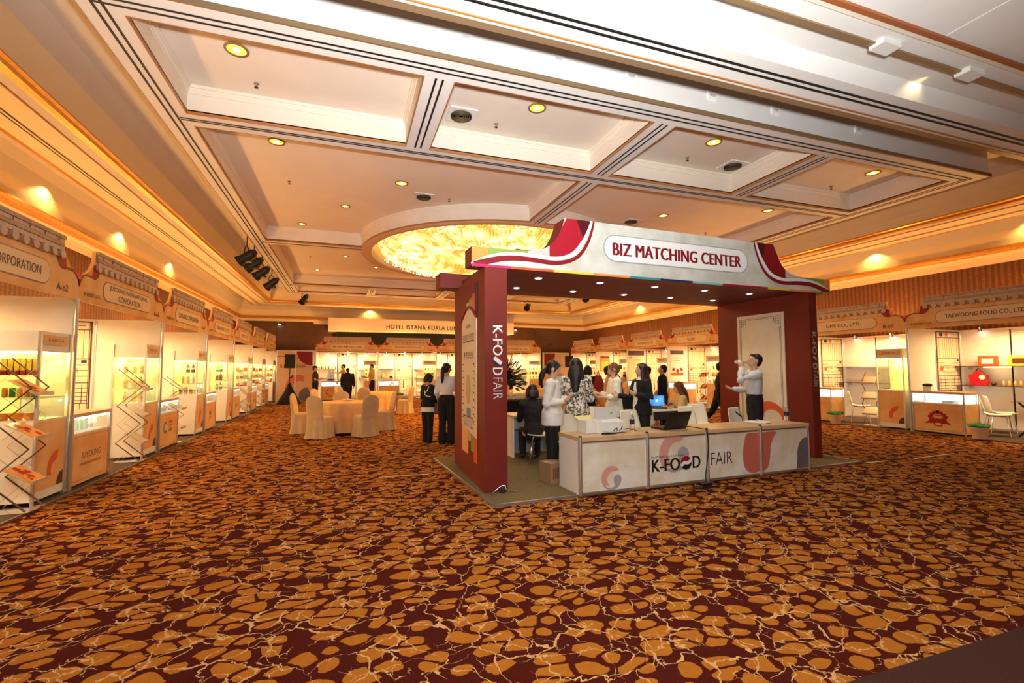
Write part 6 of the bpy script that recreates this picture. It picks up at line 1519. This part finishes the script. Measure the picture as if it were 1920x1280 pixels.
    if hair in ('long', 'longer'):
        ln = .20 if hair == 'long' else .235
        for sx in (-1, 1): hr.loft([hp(sx*.044, .0, .03), hp(sx*.052, .006, -.04), hp(sx*.060, .012, -.10), hp(sx*.056, .016, -ln*.85)], [(.016*h, .028*h), (.017*h, .032*h), (.020*h, .032*h), (.012*h, .018*h)], HR @ Vector((0, -1, 0)), 10)
        hr.loft([hp(0, .040, .03), hp(0, .060, -.04), hp(0, .068, -.11), hp(0, .066, -ln)], [(.046*h, .022*h), (.057*h, .024*h), (.056*h, .024*h), (.030*h, .014*h)], HR @ Vector((0, -1, 0)), 14)
    if hair == 'bob':
        for sx in (-1, 1): hr.loft([hp(sx*.044, .0, .03), hp(sx*.053, .004, -.03), hp(sx*.050, .006, -.062)], [(.017*h, .030*h), (.018*h, .036*h), (.014*h, .028*h)], HR @ Vector((0, -1, 0)), 10)
        hr.loft([hp(0, .042, .02), hp(0, .056, -.03), hp(0, .052, -.065)], [(.050*h, .024*h), (.056*h, .024*h), (.048*h, .02*h)], HR @ Vector((0, -1, 0)), 14)
    if hair == 'ponytail': hr.loft([hp(0, .060, .02), hp(0, .085, .005), hp(0, .092, -.05), hp(0, .085, -.12), hp(.005, .075, -.19)], [.018*h, .022*h, .026*h, .024*h, .010*h], HR @ Vector((0, -1, 0)), 10)
    if hair == 'lowtail': hr.loft([hp(0, .058, -.02), hp(0, .080, -.05), hp(.0, .082, -.10), hp(.0, .07, -.17)], [.022*h, .026*h, .028*h, .014*h], HR @ Vector((0, -1, 0)), 10)
    if hair == 'bun': hr.ell(hp(0, .082, .004), (.030*h, .028*h, .030*h), 12, 8, 0, HR); hr.ell(hp(.0, .066, .012), (.02*h, .02*h, .02*h), 8, 6, 0, HR)
    remeshed(hr, 'hair', hairm, t, vx*.95, 3)
    if hat:
        c = MB(); c.ell(hp(0, .010, .045), (.058*h, .068*h, .042*h), 16, 8, 0, HR); c.loft([hp(0, -.04, .040), hp(0, -.10, .034)], [(.045*h, .006*h), (.040*h, .004*h)], (0, 0, 1), 12); c.build('hat', hat, t)
    if belt: 
        bm = MB(); q = .066; bm.rings([[at(z_) + Vector((math.cos(2*PI*k/24)*(.091*h*build+.012), math.sin(2*PI*k/24)*(.066*h*build+.012), 0)) for k in range(24)] for z_ in (q-.009, q+.009)], 0, False); bm.build('belt', M_BLKPLASTIC, t)
        MB().box(-.018, .018, -.066*h*build-.018, -.066*h*build-.008, (hz+q*h)-.016, (hz+q*h)+.016).build('buckle', M_CHROME, t)
    M = Matrix.Translation(loc) @ Matrix.Rotation(rz, 4, 'Z'); JW = {k: (M @ v if not k.startswith('fa') else M.to_3x3() @ v) for k, v in J.items()}; JW['M'] = M; JW['HC'] = M @ HC; JW['hp'] = lambda x, y, z: M @ hp(x, y, z); JW['t'] = t
    return JW

def finish_people():
    for o, vx, sm, ex in RQ:
        r_ = o.modifiers.new('r', 'REMESH'); r_.mode = 'VOXEL'; r_.voxel_size = vx; r_.use_smooth_shade = True
        s_ = o.modifiers.new('s', 'SMOOTH'); s_.iterations = sm; s_.factor = .5
    dg = bpy.context.evaluated_depsgraph_get()
    for o, vx, sm, ex in RQ:
        me = bpy.data.meshes.new_from_object(o.evaluated_get(dg)); old = o.data; name = old.name
        vs = [tuple(v.co) for v in me.vertices]; fs = [tuple(p.vertices) for p in me.polygons]
        if name.split('.')[0] != 'body':
            hh = name.startswith('hair'); am = .0035 if hh else .0075
            for i, v in enumerate(me.vertices):
                p = v.co; q = (noise.noise(Vector((p.x*45, p.y*45, p.z*5))) if hh else noise.noise(Vector((p.x*9+o.parent.location.x, p.y*9, p.z*13))) + .5*noise.noise(Vector((p.x*21, p.y*21, p.z*15))))*am
                vs[i] = tuple(p + v.normal*q)
        if ex and ex.v: n = len(vs); vs += ex.v; fs += [tuple(i+n for i in f) for f in ex.f]
        nm = bpy.data.meshes.new(name); nm.from_pydata(vs, [], fs); [nm.materials.append(m) for m in old.materials]
        nm.polygons.foreach_set('use_smooth', [True]*len(fs)); nm.update()
        o.modifiers.clear(); o.data = nm; bpy.data.meshes.remove(me)

def floral_mat():
    m = bpy.data.materials.new('floral_blouse'); m.use_nodes = True; nt = m.node_tree; b = nt.nodes['Principled BSDF']; b.inputs['Roughness'].default_value = .8
    tc = N(nt, 'ShaderNodeTexCoord'); v = N(nt, 'ShaderNodeTexVoronoi', Scale=26.0); nt.links.new(tc.outputs['Object'], v.inputs['Vector'])
    n = N(nt, 'ShaderNodeTexNoise', Scale=30.0, Detail=3.0); nt.links.new(tc.outputs['Object'], n.inputs['Vector'])
    r_ = N(nt, 'ShaderNodeValToRGB'); r_.color_ramp.interpolation = 'CONSTANT'; e = r_.color_ramp.elements; e[0].color = (.80, .72, .60, 1); e[1].position = .51; e[1].color = (.02, .018, .02, 1); x = e.new(.60); x.color = (.35, .30, .25, 1); y = e.new(.68); y.color = (.5, .2, .1, 1)
    nt.links.new(n.outputs['Fac'], r_.inputs[0]); nt.links.new(r_.outputs[0], b.inputs['Base Color']); return m
M_SHIRT = mat('white_shirt', (.84, .82, .78), .75, bump=.5, bscale=14); M_CREAMBL = mat('cream_blouse', (.88, .84, .72), .75, bump=.25, bscale=12); M_BLUESH = mat('pale_blue_shirt', (.62, .66, .74), .7, bump=.3, bscale=14)
M_BLACKC = mat('black_cloth', (.010, .009, .010), .85, bump=.2, bscale=20); M_TANJ = mat('tan_jacket', (.60, .40, .17), .75, bump=.25, bscale=18, var=.1); M_OLIVE = mat('dark_olive_cloth', (.045, .032, .015), .85); M_TANSH = mat('tan_shirt', (.62, .42, .20), .8); M_GREYC = mat('dark_grey_cloth', (.05, .045, .04), .85)
FZ = .028
# reading girl in the white shirt
j = person('young woman in loose white shirt and black trousers reading beside the counter', (2.74, 6.10, FZ), R(56), 1.585, 'lowtail', M_HAIRB, dict(m=M_SHIRT, sleeve='long', hem=-.09, loose=.026, hemloose=.034, collar=True), dict(m=M_BLACKC, loose=.014),
           arms={'R': ((-.16, .18, -1), (.34, -.95, .12)), 'L': ((.22, .10, -1), (-.38, -.95, .20))}, head=(R(8), R(20)), curl=(1.0, 1.0), palms={'R': (.5, 0, 1), 'L': (-.5, 0, 1)})
c = (j['handR']+j['handL'])/2
tag(MB().box(-.05, .05, -.04, .04, -.006, .006).xf(Matrix.Translation(c+Vector((.02, 0, .03))) @ Matrix.Rotation(R(56), 4, 'Z') @ Matrix.Rotation(R(-30), 4, 'X')).build('phone', M_DARK), 'dark phone in the hands of the woman in the white shirt', 'phone')
# woman with long hair, floral blouse
j = person('woman with long dark hair in black and white floral blouse, back turned', (3.26, 6.38, FZ), R(156), 1.63, 'longer', M_HAIRB, dict(m=floral_mat(), sleeve='long', hem=-.05, loose=.028, hemloose=.03), dict(m=M_BLACKC, loose=.016),
           arms={'R': ((-.20, -.1, -1), (.2, -1, .25)), 'L': ((.22, -.12, -1), (.1, -1, .35))}, head=(R(-8), R(5)))
tag(MB().box(-.11, .11, -.004, .004, -.15, .15).xf(Matrix.Translation((2.92, 6.36, 1.26)) @ Matrix.Rotation(R(30), 4, 'Z') @ Matrix.Rotation(R(12), 4, 'X')).build('paper_sheet', M_PWHITE), 'white sheet of paper held up between the two women at the counter', 'paper')
# cream blouse with bun
j = person('woman with copper bun and cream blouse with black shoulder strap', (4.44, 7.22, FZ), R(-108), 1.57, 'bun', M_HAIRG, dict(m=M_CREAMBL, sleeve='three', hem=-.12, loose=.028, hemloose=.045), dict(m=M_BLACKC),
           arms={'R': ((-.15, -.25, -1), (.25, -1, .2)), 'L': ((.2, -.1, -1), (-.1, -1, -.05))}, head=(R(-6), R(18)))
bg = thing('shoulder_bag', 'black shoulder bag with thin strap worn over the cream blouse', 'bag', (4.62, 7.04, .92), R(-20))
MB().prism(rrect(-.13, .13, -.10, .10, .03), -.04, .04).build('body', M_BLKPLASTIC, bg); MB().tube(smooth_pts([(-.10, 0, .10), (-.13, -.02, .28), (-.16, -.02, .44), (-.22, .04, .50), (-.22, .14, .36), (-.06, .10, .12)], 4), .010, 6).build('strap', M_BLKPLASTIC, bg)
# suit
j = person('woman with long dark brown hair in black suit jacket and white blouse', (4.60, 6.66, FZ), R(-92), 1.56, 'longer', mat('dark_brown_hair', (.035, .012, .006), .45, var=.3, vscale=60), dict(m=M_CREAMBL, sleeve='none', hem=-.05), dict(m=M_BLACKC), jacket=dict(m=M_BLACKC, hem=-.07, open=.040, openm=M_CREAMBL),
           arms={'R': ((-.10, -.30, -.9), (-.1, -1, .12)), 'L': ((.25, .1, -1), (-.45, -.9, .30))}, head=(R(-10), R(-4)), curl=(.5, .8))
# drinking man
j = person('man in pale blue shirt drinking from a bottle by the right pillar panel', (6.55, 6.22, FZ), R(-118), 1.715, 'short', M_HAIRB, dict(m=M_BLUESH, sleeve='long', hem=.05, loose=.022, hemloose=.002, collar=True), dict(m=M_BLACKC, waist=.075), female=False, belt=True,
           arms={'L': ('ik', (.046, -.118, -.098), (-.12, -.05, 1), (.35, -.7, -.7)), 'R': ((-.18, -.10, -1), (.15, -1, .12))}, head=(R(0), R(-12)), curl=(.5, 1.2), palms={'L': (-1, 0, 0), 'R': (0, 0, 1)})
hpt = j['hp']; mo = hpt(0, -.064, -.034); d = ((j['M'].to_3x3() @ Vector((0, -1, .10))).normalized())
bt = thing('water_bottle', 'clear bottle raised to the mouth of the man in the blue shirt', 'bottle', mo); q = d.to_track_quat('Z', 'Y').to_euler(); bt.rotation_euler = q
MB().lathe([(.012, 0), (.013, .03), (.030, .075), (.033, .10), (.033, .19), (.028, .20)], 14).build('body', M_CLEARB, bt); MB().lathe([(.034, .11), (.034, .16)], 14, caps=False).build('label', M_PWHITE, bt)
# seated woman in tan
j = person('seated woman with auburn hair in tan jacket facing the blue laptop', (6.33, 7.72, FZ), R(-112), 1.60, 'long', M_HAIRR, dict(m=M_TANJ, sleeve='long', hem=-.03, loose=.022), dict(m=M_BLACKC), sit=.47, lean=R(10),
           arms={'R': ((-.12, -.5, -.85), (.15, -1, .25)), 'L': ((.2, -.35, -.9), (-.1, -1, .30))}, head=(0, R(10)), legs={'R': ((-.1, -1, -.03), (0, .1, -1)), 'L': ((.12, -1, -.03), (0, .1, -1))})
white_chair((6.38, 7.70, P_), R(-112), 'white shell chair under the seated woman in the tan jacket')
# seated woman in black at the left desk
j = person('seated woman in black suit with short black hair, back to the camera', (2.86, 7.12, FZ), R(168), 1.58, 'bob', M_HAIRB, dict(m=M_BLACKC, sleeve='long', hem=-.04, loose=.022, name='jacket'), dict(m=M_BLACKC), sit=.49, lean=R(8), head=(0, R(14)),
           arms={'R': ((-.15, -.45, -.9), (.3, -1, .1)), 'L': ((.15, -.45, -.9), (-.3, -1, .1))}, legs={'R': ((-.1, -1, -.02), (0, .35, -1)), 'L': ((.1, -1, -.02), (.05, .35, -1))})
# two dark men at the back
person('man in dark grey shirt behind the suited woman, facing left', (6.72, 9.5, 0), R(-118), 1.55, 'short', M_HAIRB, dict(m=M_GREYC, sleeve='long', hem=-.03), dict(m=M_BLACKC), female=False, near=False)
person('man in black shirt half hidden behind the man in dark grey', (7.05, 9.35, 0), R(-140), 1.585, 'short', M_HAIRB, dict(m=M_BLACKC, sleeve='long', hem=-.03), dict(m=M_BLACKC), female=False, near=False)
# woman with red bag
j = person('woman with dark hair in black carrying a red bag, beyond the floral blouse', (5.42, 10.0, 0), R(150), 1.58, 'bob', M_HAIRB, dict(m=M_BLACKC, sleeve='short', hem=-.04), dict(m=M_BLACKC, kind='skirt', len=.25), near=False)
bg = thing('red_bag', 'bright red shoulder bag beyond the floral blouse', 'bag', (5.62, 9.86, 1.08), R(20)); MB().prism([(-.12, -.16), (.12, -.16), (.15, .10), (.05, .28), (-.05, .28), (-.12, .10)], -.05, .05).build('body', mat('red_fabric', (.42, .02, .02), .6), bg); MB().tube([(-.05, 0, .26), (0, 0, .40), (.05, 0, .26)], .012, 6).build('strap', M_RED, bg)
# person with phone behind the bun
j = person('person in beige raising a phone behind the woman with the bun', (5.25, 8.75, 0), R(60), 1.56, 'short', M_HAIRB, dict(m=mat('beige_cloth', (.66, .42, .22), .8), sleeve='short', hem=-.05), dict(m=mat('tan_trousers', (.55, .33, .15), .8)), near=False, arms={'R': ((-.1, -.6, -.7), (.3, -.5, .9)), 'L': ((.15, -.6, -.7), (-.3, -.5, .9))})
o = MB().box(-.04, .04, -.006, .006, -.07, .07).xf(Matrix.Translation((j['handR']+j['handL'])/2)).build('phone', M_DARK); tag(o, 'dark phone raised by the person in beige', 'phone')
# walking man
person('man in black walking away to the right behind the right pillar', (8.40, 9.0, 0), R(52), 1.64, 'short', M_HAIRB, dict(m=M_BLACKC, sleeve='short', hem=-.03), dict(m=M_BLACKC), female=False, near=False, legs={'R': ((-.02, -.35, -1), (0, .1, -1)), 'L': ((.05, .45, -1), (.05, .75, -.8)), 'footL': (0, -.7, -.7)}, lean=R(5))
# two women left of the pillar
j = person('short woman in black vest with white piping over a white shirt', (1.62, 9.95, 0), R(118), 1.42, 'bob', M_HAIRB, dict(m=M_SHIRT, sleeve='none', hem=-.09, loose=.016, hemloose=.03), dict(m=M_BLACKC, flare=.012), jacket=dict(m=M_BLACKC, hem=-.02), head=(0, R(25)), arms={'R': ((-.2, 0, -1), (.25, -.8, -.3)), 'L': ((.2, 0, -1), (-.25, -.8, -.3))})
t = j['t']
pp = MB(); pp.tube(smooth_pts([(-.10, .06, 1.17), (-.11, .105, 1.08), (-.04, .115, 1.02), (-.10, .11, .97), (-.155, .05, .96)], 4), .010, 6); pp.tube([(-.05, .075, 1.19), (-.02, .10, 1.12), (-.04, .115, 1.03)], .008, 6); pp.build('white_piping', M_PWHITE, t)
j = person('tall woman with ponytail in white shirt and wide black trousers, back turned', (1.96, 9.65, 0), R(158), 1.63, 'ponytail', M_HAIRB, dict(m=M_SHIRT, sleeve='long', hem=.06, loose=.018, hemloose=.002), dict(m=M_BLACKC, loose=.020, flare=.03, waist=.085), head=(R(-25), R(8)), arms={'R': ((-.2, 0, -1), (.1, -.9, -.35)), 'L': ((.2, 0, -1), (0, -.6, -.8))})
bg = thing('brown_handbag', 'brown handbag between the two women left of the pillar', 'bag', (1.80, 9.80, .72), R(110)); MB().prism(rrect(-.13, .13, -.13, .10, .04), -.05, .05).build('body', mat('brown_leather', (.16, .06, .03), .5), bg); MB().tube(smooth_pts([(-.09, 0, .09), (-.05, 0, .2), (.05, 0, .2), (.09, 0, .09)], 4), .009, 6).build('handle', mat('brown_leather', (.16, .06, .03)), bg)
# far people
person('man in dark cap with crossed arms at the left end of the far row', (-1.30, 22.5, 0), R(80), 1.66, 'short', M_HAIRB, dict(m=M_OLIVE, sleeve='short', hem=-.03), dict(m=M_BLACKC), female=False, near=False, hat=M_DARK, build=1.12, arms={'R': ((-.1, -.25, -1), (.8, -.6, .15)), 'L': ((.1, -.25, -1), (-.8, -.6, .2))})
person('man in tan shirt reaching toward the drinks machine on the far counter', (-.08, 24.30, 0), R(-95), 1.78, 'short', M_HAIRB, dict(m=M_TANSH, sleeve='short', hem=.02), dict(m=M_BLACKC), female=False, near=False, arms={'R': ((-.3, -1, -.25), (-.1, -1, .05)), 'L': ((.15, -.2, -1), (0, -.6, -.8))}, lean=R(8))
person('man in dark jacket seen from behind at the first far booth', (.05, 22.0, 0), R(175), 1.58, 'short', M_HAIRB, dict(m=M_BLACKC, sleeve='long', hem=-.06, loose=.03), dict(m=M_BLACKC, loose=.02), female=False, near=False, build=1.15)
j = person('man in tan shirt holding out papers before the second far booth', (1.14, 23.4, 0), R(-75), 1.76, 'short', M_HAIRB, dict(m=M_TANSH, sleeve='short', hem=-.03), dict(m=M_BLACKC), female=False, near=False, arms={'R': ((-.15, -.35, -1), (.15, -1, .15)), 'L': ((.15, -.3, -1), (-.15, -1, .1))}, head=(0, R(20)))
person('person in white bending over, seated in the second far booth', (2.45, 25.35, .024), R(-95), 1.6, 'short', M_HAIRB, dict(m=M_CREAMBL, sleeve='long', hem=-.02), dict(m=M_BLACKC), near=False, sit=.46, lean=R(25), head=(0, R(15)), arms={'R': ((-.1, -.6, -.8), (.1, -1, .2)), 'L': ((.1, -.6, -.8), (-.1, -1, .2))})
person('dark haired person seated behind the glass tower of the second right booth', (13.78, 8.50, .024), R(-60), 1.6, 'bob', M_HAIRB, dict(m=M_BLACKC, sleeve='long', hem=-.02), dict(m=M_BLACKC), near=False, sit=.46, lean=R(12))
finish_people()
